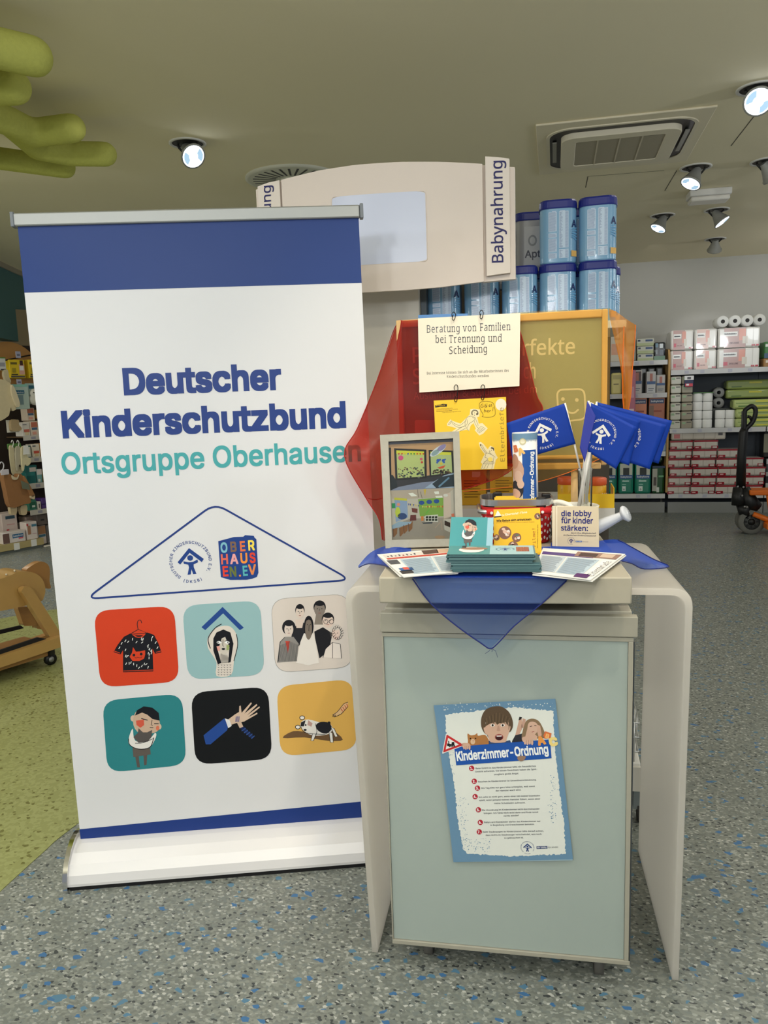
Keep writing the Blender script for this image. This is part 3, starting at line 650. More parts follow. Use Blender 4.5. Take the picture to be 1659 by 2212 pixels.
for k in range(n-1):
    fs += [(k, k+1, 2*n+k+1, 2*n+k), (n+k+1, n+k, 3*n+k, 3*n+k+1), (k+1, k, n+k, n+k+1), (2*n+k, 2*n+k+1, 3*n+k+1, 3*n+k)]
fs += [(0, 2*n, 3*n, n), (n-1, 2*n-1, 4*n-1, 3*n-1)]
b.add(vs, fs, None, True)
to = b.build('bent_panel', M_acr, tbl, bev=.002, world=False); to.data.set_sharp_from_angle(angle=.6)
# slab lid
SL = V((-.383, 1.631, 0)); SR = V((.160, 1.673, 0)); sx = (SR-SL).normalized(); sy = V((-sx.y, sx.x, 0)); SZ = 1.055
slab = thing('display_slab', 'thick cream white slab lying across the acrylic table, overhanging its front', 'slab', SL+V((0, 0, THT)), math.atan2(sx.y, sx.x))
sw_ = (SR-SL).length
MB().box((0, 0, .0), (sw_, .50, SZ-THT)).build('body', mat('slab_cream', (172, 165, 147), .4, spec=.3), slab, bev=.004, world=False)
# cabinet
CO = V((-.4055, 1.740, 0)); CY = .0415; CW, CZT, CZB, CD = .584, .955, .0717, .42
cab = thing('rolling_cabinet', 'white cabinet on castors with a pale green framed front under the table', 'cabinet', CO, CY)
M_cab = mat('cabinet_white', (162, 158, 143), .35, spec=.35); M_pane = mat('pale_green_panel', (160, 171, 164), .22, spec=.45, noise=.03, nscale=6, coat=.2)
MB().box((.006, .02, CZB+.004), (CW-.006, CD, CZT-.006)).build('body', M_cab, cab, bev=.002, world=False)
PZ1 = CZT-.072
MB().box((-.003, -.004, PZ1+.012), (CW+.004, .02, CZT-.012)).build('top_band', M_cab, cab, bev=.002, world=False)
MB().box((0, .0, PZ1), (CW-.004, .02, PZ1+.010)).build('frame_rail', M_cab, cab, bev=.001, world=False)
MB().box((.004, .004, CZB+.012), (CW-.016, .02, PZ1)).build('front_panel', M_pane, cab, world=False)
MB().box((0, -.001, CZB), (CW-.002, .02, CZB+.011)).build('frame_rail', M_cab, cab, bev=.001, world=False)
MB().box((0, .0, CZB+.011), (.0035, .02, PZ1)).build('frame_stile', M_cab, cab, bev=.001, world=False); MB().box((CW-.0155, .0, CZB+.011), (CW-.0045, .02, PZ1)).build('frame_stile', M_cab, cab, bev=.001, world=False)
MB().box((CW-.004, .0, CZB), (CW-.0015, .02, PZ1)).build('steel_edge', mat('dark_steel', (96, 100, 104), .3, .8), cab, world=False)
def castor(par, x, y, r=.03, wm=None, h=.07):
    e = MB().tube([(x-.011, y, r), (x+.011, y, r)], r, 20).build('castor_wheel', wm or mat('castor_grey', (88, 86, 82), .6), par, world=False)
    MB().box((x-.017, y-.012, r), (x+.017, y+.022, h)).build('castor_fork', mat('castor_black', (20, 20, 22), .5), par, bev=.004, world=False)
for x, y in ((.085, .075), (CW-.07, .06), (.085, CD-.06), (CW-.07, CD-.06)): castor(cab, x, y, .034)
# poster on the cabinet front
ca, sa = math.cos(CY), math.sin(CY); CF = Fr(CO+V((sa*.001, -ca*.001, 0)), (ca, sa, 0), (0, 0, 1))
post = thing('house_rules_poster', 'tilted blue-edged poster of nursery rules stuck on the cabinet front', 'poster', CF.hit(1090, 1860))
q = [V(CF.uv(*p)) for p in ((937, 1525), (1199, 1510), (1218, 1690), (1237, 1858), (980, 1862), (965, 1735), (957, 1660))]
MB().prism([(p.x, p.y) for p in q], .0005, M=CF.M(.0004)).build('paper', mat('poster_paper', (150, 176, 190), .5), post)
c = Canvas(CF, .0012); c.crop(900, 1480, 4.3658)
rn = random.Random(5)
def ragged(pts, amp, step=14):
    o = []
    for a, b_ in zip(pts, pts[1:]+pts[:1]):
        n_ = max(1, int(math.dist(a, b_)/step))
        for k in range(n_): t = k/n_; o.append((a[0]+(b_[0]-a[0])*t+rn.uniform(-amp, amp), a[1]+(b_[1]-a[1])*t+rn.uniform(-amp, amp)))
    return o
SB = (104, 140, 168)
c.poly([(162, 188), (1308, 126), (1390, 880), (1474, 1640), (348, 1667), (285, 1120), (245, 790)], SB, 0)
c.poly(ragged([(268, 275), (640, 232), (900, 205), (1288, 240), (1300, 560), (1330, 800), (1345, 1000), (1390, 1300), (1405, 1590), (900, 1612), (490, 1590), (440, 1540), (390, 1290), (360, 960), (330, 800), (290, 560)], 7), (222, 224, 216), 1)
for k in range(260):
    e = k % 4
    if e == 0: x, y, s_ = rn.uniform(440, 700), rn.uniform(1440, 1575), 7
    elif e == 1: y = rn.uniform(1050, 1500); x, s_ = rn.gauss(400+(y-950)*.12, 26), 6
    elif e == 2: y = rn.uniform(850, 1300); x, s_ = rn.gauss(1285, 18), 7
    else: y = rn.uniform(630, 950); x, s_ = rn.gauss(315, 22), 6
    s_ *= rn.uniform(.4, 1.1); c.poly([(x+s_*rn.uniform(.4, 1)*math.cos(a), y+s_*rn.uniform(.4, 1)*math.sin(a)) for a in (0, 1.2, 2.5, 3.8, 5)], SB, 2)
for k in range(70):
    x, y = rn.uniform(250, 1300), rn.uniform(165, 235); s_ = rn.uniform(2, 7); c.poly([(x+s_, y), (x, y+s_), (x-s_, y), (x, y-s_)], (222, 224, 216), 1)
HAIR, SKIN, NAVY = (92, 74, 56), (206, 168, 146), (30, 72, 150)
# hamster
c.poly([(485, 520), (480, 455), (510, 470), (550, 465), (572, 450), (580, 475), (640, 465), (672, 500), (675, 560), (500, 565)], (172, 116, 66), 2, smooth=3); c.ell((530, 530), 22, 26, (214, 180, 146), 3)
for x in (508, 556): c.ell((x, 500), 7, 7, (24, 20, 18), 4)
c.ell((533, 522), 6, 5, (190, 120, 110), 4)
# girl
c.poly([(900, 525), (930, 470), (1010, 450), (1110, 530), (1100, 560), (900, 560)], (44, 44, 50), 2); c.poly([(930, 470), (965, 330), (990, 310), (1000, 400), (970, 460)], (200, 160, 138), 2); c.poly([(985, 400), (1000, 310), (1030, 320), (1020, 400)], (196, 156, 136), 2); c.poly([(960, 330), (970, 295), (995, 300), (985, 320)], (40, 36, 36), 3)
c.poly([(990, 510), (1020, 360), (1060, 318), (1120, 318), (1170, 360), (1215, 480), (1160, 500), (1080, 500)], (136, 112, 84), 3, smooth=3); c.poly([(1045, 400), (1060, 350), (1105, 342), (1140, 370), (1140, 430), (1100, 470), (1060, 450)], (208, 172, 150), 4, smooth=3)
c.poly([(1020, 500), (1045, 400), (1075, 430), (1140, 480), (1130, 520), (1080, 500)], (206, 168, 146), 5); c.poly([(1140, 370), (1165, 380), (1180, 470), (1150, 490), (1135, 430)], (204, 164, 142), 5)
c.stroke([(1068, 388), (1088, 382)], 6, (60, 44, 36), 5); c.stroke([(1110, 376), (1130, 380)], 6, (60, 44, 36), 5); c.stroke([(1085, 440), (1110, 432)], 6, (160, 84, 80), 5)
# boy
c.poly([(610, 385), (612, 300), (650, 230), (720, 200), (800, 200), (870, 250), (905, 330), (905, 400), (870, 440), (840, 330), (660, 330), (670, 450), (640, 450)], HAIR, 4, smooth=4)
c.ell((760, 400), 110, 145, HAIR, 3)
c.poly([(632, 400), (650, 390), (665, 330), (750, 330), (860, 330), (866, 420), (878, 380), (885, 400), (868, 450), (850, 500), (830, 535), (700, 535), (672, 470), (645, 450)], SKIN, 5, smooth=3)
c.poly([(650, 385), (660, 300), (700, 260), (800, 255), (855, 300), (868, 385), (840, 345), (790, 350), (760, 370), (740, 345), (690, 360)], HAIR, 6)
for k in range(16): c.stroke([(640+16*k, 250+abs(k-8)*8), (655+13.5*k, 345+(k % 3)*10)], 4, (116, 96, 72) if k % 2 else (72, 58, 44), 7)
for x in (717, 812): c.ell((x, 375), 20, 13, (240, 236, 230), 6); c.ell((x, 375), 10, 11, (44, 30, 24), 7); c.stroke([(x-24, 355), (x, 348), (x+24, 356)], 6, HAIR, 7, smooth=3)
c.poly([(755, 425), (765, 380), (778, 382), (790, 425), (772, 432)], (190, 148, 128), 6); c.ell((778, 487), 40, 30, (150, 70, 66), 6); c.ell((778, 492), 33, 23, (60, 22, 26), 7); c.poly([(752, 472), (805, 470), (800, 480), (757, 481)], (240, 236, 230), 8)
c.poly([(680, 520), (720, 535), (820, 530), (880, 515), (900, 560), (680, 560)], (52, 72, 112), 4)
# plank with the title, hands, letters, sign
c.poly([(355, 578), (1258, 508), (1272, 686), (374, 752)], (32, 82, 164), 6)
c.text('Kinderzimmer-Ordnung', (382, 708), (1246, 640), (236, 238, 236), 8, bold=.03, h=88)
for k in range(40): x = rn.uniform(385, 1240); y = 704-(x-382)*.079-rn.uniform(2, 70); s_ = rn.uniform(2, 4); c.poly([(x+s_, y), (x, y+s_), (x-s_, y), (x, y-s_)], (32, 82, 164), 9)
def hand(x, y, sg, k=1):
    c.poly([(x-50*k*sg, y-28*k), (x-20*k*sg, y-40*k), (x+40*k*sg, y-32*k), (x+52*k*sg, y+10*k), (x+20*k*sg, y+20*k), (x-40*k*sg, y+10*k)], SKIN, 8, smooth=3)
    for j in range(4): c.ell((x+(-22+22*j)*k*sg, y+(14+6*(j % 2))*k), 10*k, 22*k, (212, 174, 152), 9); c.stroke([(x+(-11+22*j)*k*sg, y-5*k), (x+(-11+22*j)*k*sg, y+22*k)], 3, (150, 108, 90), 10)
hand(465, 572, 1, .8); hand(1045, 520, 1, 1); c.poly([(950, 690), (960, 665), (1010, 662), (1030, 672), (1010, 705), (975, 712)], (150, 120, 100), 9, smooth=3)
c.poly([(240, 645), (278, 448), (455, 562)], (226, 226, 222), 7, rnd=14); c.poly([(250, 632), (284, 460), (445, 560)], (196, 46, 48), 8, rnd=12); c.poly([(275, 602), (298, 492), (400, 556)], (232, 230, 226), 9)
c.poly([(290, 570), (288, 545), (300, 545), (298, 520), (306, 520), (310, 548), (330, 552), (332, 532), (355, 530), (358, 560), (368, 562)], (26, 26, 28), 10)
for k in range(4): c.ell((310+15*k, 574-2*k), 7, 6, (26, 26, 28), 10)
c.poly([(1195, 470), (1212, 430), (1272, 450), (1262, 495), (1205, 500)], (216, 112, 62), 9); c.text('B', (1212, 488), (1246, 496), (240, 180, 110), 10, bold=.04, h=40)
c.text('A', (1146, 562), (1222, 545), (226, 150, 76), 9, bold=.05, h=82); c.text('C', (1255, 568), (1336, 556), (232, 208, 130), 9, bold=.06, h=78)
# numbered rules
RED, TX = (176, 32, 52), (52, 58, 70)
for n_, x, y in ((1, 519, 781), (2, 544, 903), (3, 574, 968), (4, 552, 1048), (5, 583, 1172), (6, 601, 1291), (7, 591, 1380)):
    c.ell((x, y), 25, 25, RED, 3); c.text(f'{n_}.', (x-13, y+13), (x+13, y+12), (240, 236, 232), 4, bold=.03, h=27, res=2)
for t, x0, y0, x1, y1 in (('Beim Eintritt in das Kinderzimmer bitte ein freundliches', 558, 790, 1126, 767), ('Gesicht aufsetzen. Vor bösen Gesichtern haben die Spiel-', 553, 820, 1140, 796), ('zeugtiere große Angst.', 730, 846, 965, 836),
        ('Rauchen im Kinderzimmer ist Umweltverschmutzung.', 582, 915, 1130, 896), ('Am Tag bitte nur ganz leise schimpfen, weil sonst', 610, 975, 1115, 957), ('der Hamster wach wird.', 746, 1000, 985, 991),
        ('Ich sehe es nicht gern, wenn einer mit meiner Eisenbahn', 586, 1060, 1163, 1045), ('spielt, wenn jemand meinen Hamster füttert, wenn einer', 590, 1090, 1166, 1076), ('meine Schubladen aufmacht.', 732, 1118, 1027, 1112),
        ('Die Unordnung im Kinderzimmer nicht durcheinander', 617, 1183, 1160, 1170), ('bringen. Ich fühle mich wohl darin und finde sonst', 635, 1212, 1147, 1201), ('nichts wieder!', 822, 1237, 965, 1232),
        ('Babys und Kleinkinder dürfen das Kinderzimmer nur', 638, 1297, 1168, 1286), ('in Begleitung von Erwachsenen betreten.', 697, 1324, 1112, 1315), ('Beim Staubsaugen im Kinderzimmer bitte darauf achten,', 625, 1388, 1198, 1378), ('dass nichts im Staubsauger verschwindet, was noch', 652, 1418, 1178, 1408), ('zu gebrauchen ist.', 826, 1445, 1010, 1441)):
    c.text(t, (x0, y0), (x1, y1), TX, 3, bold=.012, res=1)
cc = c.cv((1045, 1528)); emblem(c, cc, c.m((1045, 1528), 66), (36, 62, 120), 3)
c.poly([(1130, 1517), (1232, 1513), (1234, 1538), (1132, 1542)], (40, 60, 110), 3); c.text('die lobby', (1136, 1535), (1226, 1531), (230, 230, 230), 4, bold=.02, res=1); c.text('für kinder.', (1240, 1533), (1340, 1529), TX, 4, res=1, shear=.2)
c.build('printed_artwork', printed('poster_print', .5), post)
# ================================================================= THINGS ON THE SLAB
ST = SZ+.0022
class Bulge(Fr):
    """a face gently rolled along its width"""
    def __init__(s, fr, a, k, ph=0., kv=0.): s.O, s.ex, s.ey, s.n = fr.O, fr.ex, fr.ey, fr.n; s.a, s.k, s.ph, s.kv = a, k, ph, kv
    def P(s, u, v, d=0.): return s.O + s.ex*u + s.ey*v + s.n*(d + s.a*math.sin(s.k*u+s.kv*v+s.ph))
class Roll(Fr):
    """the skin of an upright roll: u runs round it, v up its axis"""
    def __init__(s, O, axis, r): s.O = V(O); s.ax = V(axis).normalized(); s.r = r; s.x = V((0, 1, 0)).cross(s.ax).normalized()*1; s.y = s.x.cross(s.ax).normalized()
    def P(s, u, v, d=0.): a = u/s.r; return s.O + s.ax*v + (s.x*math.sin(a) + s.y*math.cos(a))*(s.r+d)
def sheet(fr, quad, name, material, parent, t=.0004, d=0., raw=False):
    q = [V(p) if raw else V(fr.uv(*p)) for p in quad]
    return MB().prism([(p.x, p.y) for p in q], t, M=fr.M(d)).build(name, material, parent)
def lean_frame(bl, br, z, lean):
    a, b_ = at_z(*bl, z), at_z(*br, z); ex = (b_-a); ex.z = 0; ex.normalize(); back = V((-ex.y, ex.x, 0))
    return Fr(a, ex, V((0, 0, 1))*math.cos(lean)+back*math.sin(lean))
M_print = printed('paper_print', .45, .3); M_gloss = printed('glossy_print', .2, .45, .2)
M_glass = bpy.data.materials.new('clear_glass'); M_glass.use_nodes = True
nt = M_glass.node_tree; nt.nodes.clear(); o_ = nt.nodes.new('ShaderNodeOutputMaterial'); tr = nt.nodes.new('ShaderNodeBsdfTransparent'); gl = nt.nodes.new('ShaderNodeBsdfGlossy'); gl.inputs['Roughness'].default_value = .03
mx = nt.nodes.new('ShaderNodeMixShader'); fz_ = nt.nodes.new('ShaderNodeFresnel'); fz_.inputs[0].default_value = 1.35; tr.inputs[0].default_value = (.95, .97, .96, 1)
nt.links.new(fz_.outputs[0], mx.inputs[0]); nt.links.new(tr.outputs[0], mx.inputs[1]); nt.links.new(gl.outputs[0], mx.inputs[2]); nt.links.new(mx.outputs[0], o_.inputs[0])

# ---- blue scarf
VB = veil('blue_organza', (34, 80, 206), .15, .5, (.57, .71, 1.)); sc = MB()
T = lambda x, y, z=ST: at_z(x, y, z)
fy = lambda x, y: Fr(SL+V((sx.y, -sx.x, 0))*.004, sx, (0, 0, 1)).hit(x, y)
sc.patch([[T(888, 1190), T(980, 1186), T(1080, 1184), T(1190, 1180)], [T(880, 1215, ST), T(980, 1214), T(1080, 1213), T(1190, 1212)], [T(889, 1244, ST+.001), T(1000, 1244.5, ST+.001), T(1110, 1245, ST+.001), T(1232, 1246, ST+.001)],
          [fy(896, 1252), fy(1005, 1253), fy(1110, 1253), fy(1222, 1255)], [fy(930, 1302), fy(1010, 1306), fy(1090, 1306), fy(1170, 1304)], [fy(985, 1350), fy(1020, 1356), fy(1065, 1357), fy(1112, 1350)], [fy(1056, 1399), fy(1058, 1400), fy(1060, 1400), fy(1062, 1399)]], 5, 6)
sc.patch([[T(774, 1222, .985), T(800, 1194, 1.004), T(838, 1178, 1.059), T(888, 1172, ST)], [T(774, 1224, .984), T(800, 1206, 1.012), T(838, 1198, 1.059), T(888, 1200, ST)], [T(775, 1227, .982), T(796, 1218, 1.001), T(836, 1223, 1.0585), T(888, 1244, ST+.001)]], 7, 7)
sc.patch([[T(1190, 1172), T(1290, 1168, 1.060), T(1335, 1166, 1.060), T(1372, 1186, 1.03), T(1410, 1207, 1.004), T(1445, 1222, 1.001)], [T(1190, 1200), T(1290, 1190, 1.058), T(1340, 1188, 1.059), T(1376, 1206, 1.035), T(1412, 1217, 1.008), T(1445, 1223, 1.001)],
          [T(1190, 1232), T(1290, 1222), T(1344, 1212, 1.0585), T(1366, 1218, 1.03), T(1392, 1229, 1.002), T(1445, 1224, 1.0005)]], 7, 6)
scf = sc.build('blue_scarf', VB); tag(scf, 'sheer blue scarf spread on the slab with a pointed tip hanging in front', 'scarf')
hn = 'hem'; hm = MB()
hm.tube(catmull([fy(891, 1250), fy(930, 1303), fy(985, 1351), fy(1040, 1390), fy(1059, 1401), fy(1075, 1390), fy(1112, 1351), fy(1170, 1304), fy(1224, 1254)], 4), .0016, 6)
hm.build(hn, mat('navy_thread', (22, 36, 104), .7), scf); hm = MB()
hm.tube(catmull([T(775, 1226, .984), T(796, 1218, 1.002), T(836, 1223, 1.061), T(888, 1240, ST)], 4), .0015, 6); hm.build(hn, MATS['navy_thread'], scf); hm = MB(); hm.tube(catmull([T(1344, 1212, 1.061), T(1366, 1218, 1.032), T(1392, 1229, 1.003), T(1445, 1224, 1.001), T(1410, 1207, 1.006), T(1372, 1186, 1.032), T(1335, 1166, 1.064)], 4), .0014, 6)
hm.build(hn, MATS['navy_thread'], scf); hm = MB()
for e in ((1048, 1412), (1075, 1420), (1062, 1408)): hm.tube([fy(1060, 1400), fy((1060+e[0])/2+3, 1406), fy(*e)], .0005, 4)
hm.build('loose_threads', MATS['navy_thread'], scf)['kind'] = 'stuff'

# ---- newspapers
M_pap = mat('newsprint', (226, 224, 218), .6)
def newspaper(corners, label, seed, dz, flip=False, lower=None):
    P = [at_z(x, y, ST+dz) for x, y in corners]; ex = P[1]-P[0]; ex.normalize(); fr = Fr(P[3], ex, V((0, 0, 1)).cross(ex))
    t = thing('newspaper', label, 'newspaper', P[3])
    if lower:
        Q = [at_z(x, y, ST+dz-.003) for x, y in lower]; MB().prism([((p-P[3]).dot(fr.ex), (p-P[3]).dot(fr.ey)) for p in Q], .0015, M=fr.M(-.003)).build('inner_pages', M_pap, t)
    q = [V(((p-P[3]).dot(fr.ex), (p-P[3]).dot(fr.ey))) for p in P]
    MB().prism([(p.x, p.y) for p in q], .0018, M=fr.M()).build('cover_page', M_pap, t)
    c = Canvas(fr, .0024); c.raw = True; rn = random.Random(seed)
    bil = lambda u, v: (q[3]*(1-u)+q[2]*u)*(1-v) + (q[0]*(1-u)+q[1]*u)*v
    R = lambda u0, v0, u1, v1, col, L=0: c.uvpoly([bil(u0, v0), bil(u1, v0), bil(u1, v1), bil(u0, v1)], col, L)
    if not flip:
        R(.05, .78, .95, .94, (214, 206, 196)); R(.05, .72, .97, .78, (192, 66, 50)); R(.55, .80, .75, .98, (86, 62, 52), 1); R(.74, .80, .96, .97, (206, 170, 140), 1)
        R(.20, .06, .62, .68, (178, 196, 206)); R(.64, .06, .98, .68, (196, 206, 210)); R(.02, .50, .16, .68, (72, 74, 80), 1); R(.03, .10, .22, .22, (56, 50, 50), 1); R(.06, .20, .26, .32, (58, 96, 150), 1); R(.12, .24, .20, .34, (206, 86, 70), 2)
        for k in range(8): R(.08+.05*k, .82, .10+.05*k, .86+.03*(k % 2), (150, 40, 40) if k == 4 else (80, 80, 92), 2)
    else:
        R(.02, .72, .70, .84, (84, 66, 128)); R(.45, .74, .98, .94, (150, 118, 104), 1); R(.50, .76, .72, .90, (70, 48, 44), 2); R(.76, .78, .92, .92, (206, 182, 160), 2)
        R(.02, .08, .36, .68, (190, 202, 210)); R(.38, .08, .80, .68, (180, 198, 210)); R(.84, .10, .97, .66, (236, 234, 228), 1); R(.70, .02, .92, .14, (84, 40, 100), 2)
    for col0, col1 in ((.21, .61), (.65, .97)) if not flip else ((.03, .35), (.39, .79)):
        for k in range(16): R(col0+.01, .10+.035*k, col1-.01-rn.uniform(0, .05), .115+.035*k, (112, 128, 146), 1)
    if flip: c.text('Elternbriefe', bil(.97, .12), bil(.97, .64), (36, 36, 60), 2, fnt=MONO, res=1)
    c.build('printed_artwork', M_print, t); return t
newspaper([(815, 1199), (985, 1184), (1000, 1236), (872, 1248)], 'open newspaper with a red headline band lying on the left of the slab', 2, .009, lower=[(817, 1202), (985, 1190), (990, 1240), (864, 1247)])
newspaper([(1173, 1185), (1351, 1198), (1276, 1254), (1150, 1238)], 'newspaper with a purple title strip lying on the right of the slab', 4, .008, True, lower=[(1176, 1188), (1353, 1201), (1280, 1257), (1150, 1243)])

# ---- framed photographs
PF = lean_frame((833, 1184), (1001, 1179), ST, .16)
pf = thing('picture_frame', 'grey wooden picture frame with two photographs leaning on the left', 'picture frame', PF.O)
M_gw = mat('grey_wood', (166, 162, 148), .55, noise=.12, nscale=60, bump=.1)
oq = [V(PF.uv(*p)) for p in ((821, 941), (991, 933), (1001, 1179), (833, 1184))]; iq = [V(PF.uv(*p)) for p in ((839, 955), (978, 948), (984, 1163), (847, 1166))]
for a in range(4):
    b_ = (a+1) % 4; MB().prism([oq[a], oq[b_], iq[b_], iq[a]], .016, M=PF.M()).build('frame_side', M_gw, pf, bev=.0015)
MB().prism([(p.x, p.y) for p in oq], .003, M=PF.M(-.003)).build('backing_board', mat('backing_brown', (120, 92, 66), .8), pf)
MB().prism([(p.x, p.y) for p in iq], .0015, M=PF.M(.010)).build('glass_pane', M_glass, pf)
strut = MB().add([PF.P(.09, .16, -.003), PF.P(.12, .16, -.003), PF.P(.125, .004, -.075), PF.P(.085, .004, -.075)], [(0, 1, 2, 3)]).build('easel_back', mat('backing_brown', (120, 92, 66)), pf, solid=.003)
c = Canvas(PF, .001); c.crop(760, 900, 3.95)
A_, B_, C_, D_ = (300, 205), (868, 180), (892, 1060), (330, 1062); S1, S2 = (325, 632), (880, 606)
c.poly([A_, B_, S2, S1], (206, 160, 118)); c.poly([A_, (862, 190), (864, 215), (302, 240)], (96, 92, 104), 1)
c.poly([(318, 545), (875, 475), S2, S1], (60, 56, 60), 1); c.poly([(400, 600), (600, 560), (878, 540), S2, S1], (140, 146, 172), 2)
def win(p, col):
    c.poly(p, (44, 38, 36), 2); cx = sum(a[0] for a in p)/4; cy = sum(a[1] for a in p)/4; q_ = [(cx+(a[0]-cx)*.86, cy+(a[1]-cy)*.87) for a in p]; c.poly(q_, col, 3); return q_
q_ = win([(360, 270), (635, 282), (640, 525), (372, 545)], (196, 206, 132)); c.poly([q_[0], q_[1], (q_[1][0], q_[1][1]+30), (q_[0][0], q_[0][1]+30)], (222, 220, 64), 4)
q_ = win([(655, 285), (862, 290), (872, 490), (664, 515)], (190, 202, 140)); c.poly([q_[0], q_[1], (q_[1][0], q_[1][1]+25), (q_[0][0], q_[0][1]+25)], (224, 222, 70), 4)
c.poly([(314, 265), (334, 265), (338, 520), (324, 530)], (40, 34, 32), 3)
rn = random.Random(8)
for k in range(60):
    x, y = rn.uniform(395, 620), rn.uniform(430, 520); c.ell((x, y), rn.uniform(4, 12), rn.uniform(4, 9), rn.choice([(70, 70, 66), (110, 110, 100), (50, 60, 70), (140, 90, 70), (150, 160, 120)]), 5, n=7)
for x, y, r_, col in ((418, 352, 22, (222, 80, 140)), (592, 362, 12, (222, 90, 120)), (598, 390, 10, (206, 60, 50)), (735, 375, 14, (50, 90, 190)), (780, 375, 13, (50, 90, 190)), (762, 402, 11, (228, 200, 60)), (752, 368, 8, (50, 90, 190)), (795, 366, 7, (50, 90, 190)), (728, 392, 9, (60, 100, 190)), (786, 390, 9, (60, 100, 190))): c.ell((x, y), r_, r_*.95, col, 6)
c.poly([(728, 430), (740, 432), (800, 414), (782, 440), (748, 446)], (222, 84, 50), 6)
for k in range(40): c.ell((rn.uniform(680, 850), rn.uniform(455, 490)), 9, 7, rn.choice([(80, 64, 50), (60, 60, 60), (130, 100, 70)]), 5, n=7)
for k in range(9): x = 395+26*k; c.poly([(x, 312), (x+14, 312), (x+6, 332)], rn.choice([(206, 60, 50), (60, 90, 180), (60, 140, 70), (228, 200, 60)]), 6)
c.ell((735, 290), 82, 28, (226, 228, 236), 7, -.62); c.ell((765, 266), 44, 20, (156, 142, 190), 8, -.62); c.ell((712, 308), 38, 19, (150, 172, 180), 8, -.62)
c.poly([(620, 612), (700, 555), (790, 500), (875, 478), (878, 606)], (168, 186, 214), 7); c.poly([(685, 575), (760, 515), (870, 492), (876, 595), (720, 610)], (48, 58, 66), 8); c.stroke([(740, 600), (830, 520)], 14, (110, 146, 176), 9)
c.poly([(322, 490), (350, 500), (380, 545), (390, 600), (328, 630)], (36, 40, 44), 7)
# second photograph: a playroom
c.poly([S1, S2, C_, D_], (206, 196, 184), 10); c.poly([S1, S2, (782, 690), (480, 700), (345, 700)], (196, 178, 162), 11)
c.poly([(480, 655), (520, 650), (560, 678), (510, 682)], (250, 248, 240), 12); c.poly([(700, 640), (740, 637), (745, 660), (710, 662)], (250, 248, 240), 12); c.poly([(710, 678), (770, 674), (775, 692), (720, 694)], (246, 244, 236), 12)
c.poly([(340, 1050), (342, 930), (500, 870), (790, 860), (890, 980), C_, D_], (168, 156, 144), 11)
c.poly([(565, 705), (780, 690), (782, 850), (580, 850)], (136, 176, 74), 12)
for x, y in ((595, 735), (660, 728), (722, 722)): c.ell((x, y), 24, 18, (46, 84, 160), 13)
for k in range(13): x = 600+14*k; c.poly([(x, 762+4*math.sin(k)), (x+11, 762), (x+5, 782)], rn.choice([(228, 200, 60), (222, 90, 60), (240, 220, 110)]), 14)
c.poly([(782, 660), (842, 650), (850, 870), (785, 880)], (222, 200, 186), 13); c.poly([(362, 690), (470, 700), (480, 860), (375, 900)], (150, 170, 206), 12); c.poly([(362, 690), (470, 700), (470, 718), (362, 712)], (214, 206, 60), 13)
c.poly([(340, 740), (370, 738), (372, 780), (342, 782)], (40, 150, 90), 14); c.ell((398, 750), 14, 14, (236, 150, 120), 14); c.ell((392, 815), 22, 45, (204, 214, 70), 13); c.ell((430, 850), 40, 28, (50, 76, 130), 13)
c.poly([(500, 840), (548, 838), (550, 885), (495, 890)], (112, 50, 44), 13); c.poly([(510, 780), (560, 785), (560, 822), (515, 815)], (120, 60, 50), 13)
for k in range(7): x = 480+14*k; c.poly([(x, 742+2*k), (x+10, 742+2*k), (x+5, 762+2*k)], rn.choice([(60, 80, 160), (206, 80, 60), (220, 200, 80)]), 14)
c.poly([(625, 845), (735, 835), (735, 898), (622, 895)], (226, 222, 214), 14)
for i in range(4):
    for j in range(2): c.poly([(630+26*i, 850+23*j), (651+26*i, 848+23*j), (651+26*i, 866+23*j), (630+26*i, 868+23*j)], (52, 56, 40), 15)
c.stroke([(630, 830), (662, 790)], 9, (110, 190, 70), 15); c.poly([(590, 850), (612, 848), (612, 888), (592, 890)], (222, 132, 60), 14); c.poly([(595, 905), (690, 898), (685, 912), (610, 914)], (70, 74, 80), 14)
c.poly([(340, 930), (400, 895), (512, 898), (500, 915), (345, 960)], (160, 184, 206), 14)
for x, y in ((350, 955), (405, 950), (440, 925), (480, 910)): c.poly([(x, y), (x+40, y-18), (x+36, y+45), (x+8, y+75)], (150, 100, 58), 13); c.stroke([(x+2, y), (x+6, y+70)], 5, (110, 70, 40), 15)
c.poly([(782, 870), (860, 850), (884, 1010), (790, 965)], (214, 206, 198), 13); c.poly([(790, 885), (838, 905), (838, 945), (790, 925)], (70, 50, 44), 15); c.stroke([(710, 950), (762, 890), (770, 965)], 5, (206, 170, 150), 15); c.poly([(848, 830), (872, 826), (876, 858), (852, 862)], (222, 120, 90), 15)
c.stroke([(560, 620), (568, 690)], 3, (90, 80, 70), 15); c.poly([(612, 622), (634, 620), (624, 680)], (222, 190, 70), 15); c.stroke([(585, 640), (600, 700)], 3, (90, 80, 70), 15); c.ell((800, 672), 20, 12, (230, 226, 220), 15); c.ell((750, 1028), 45, 14, (186, 150, 120), 15)
c.build('printed_artwork', M_gloss, pf)

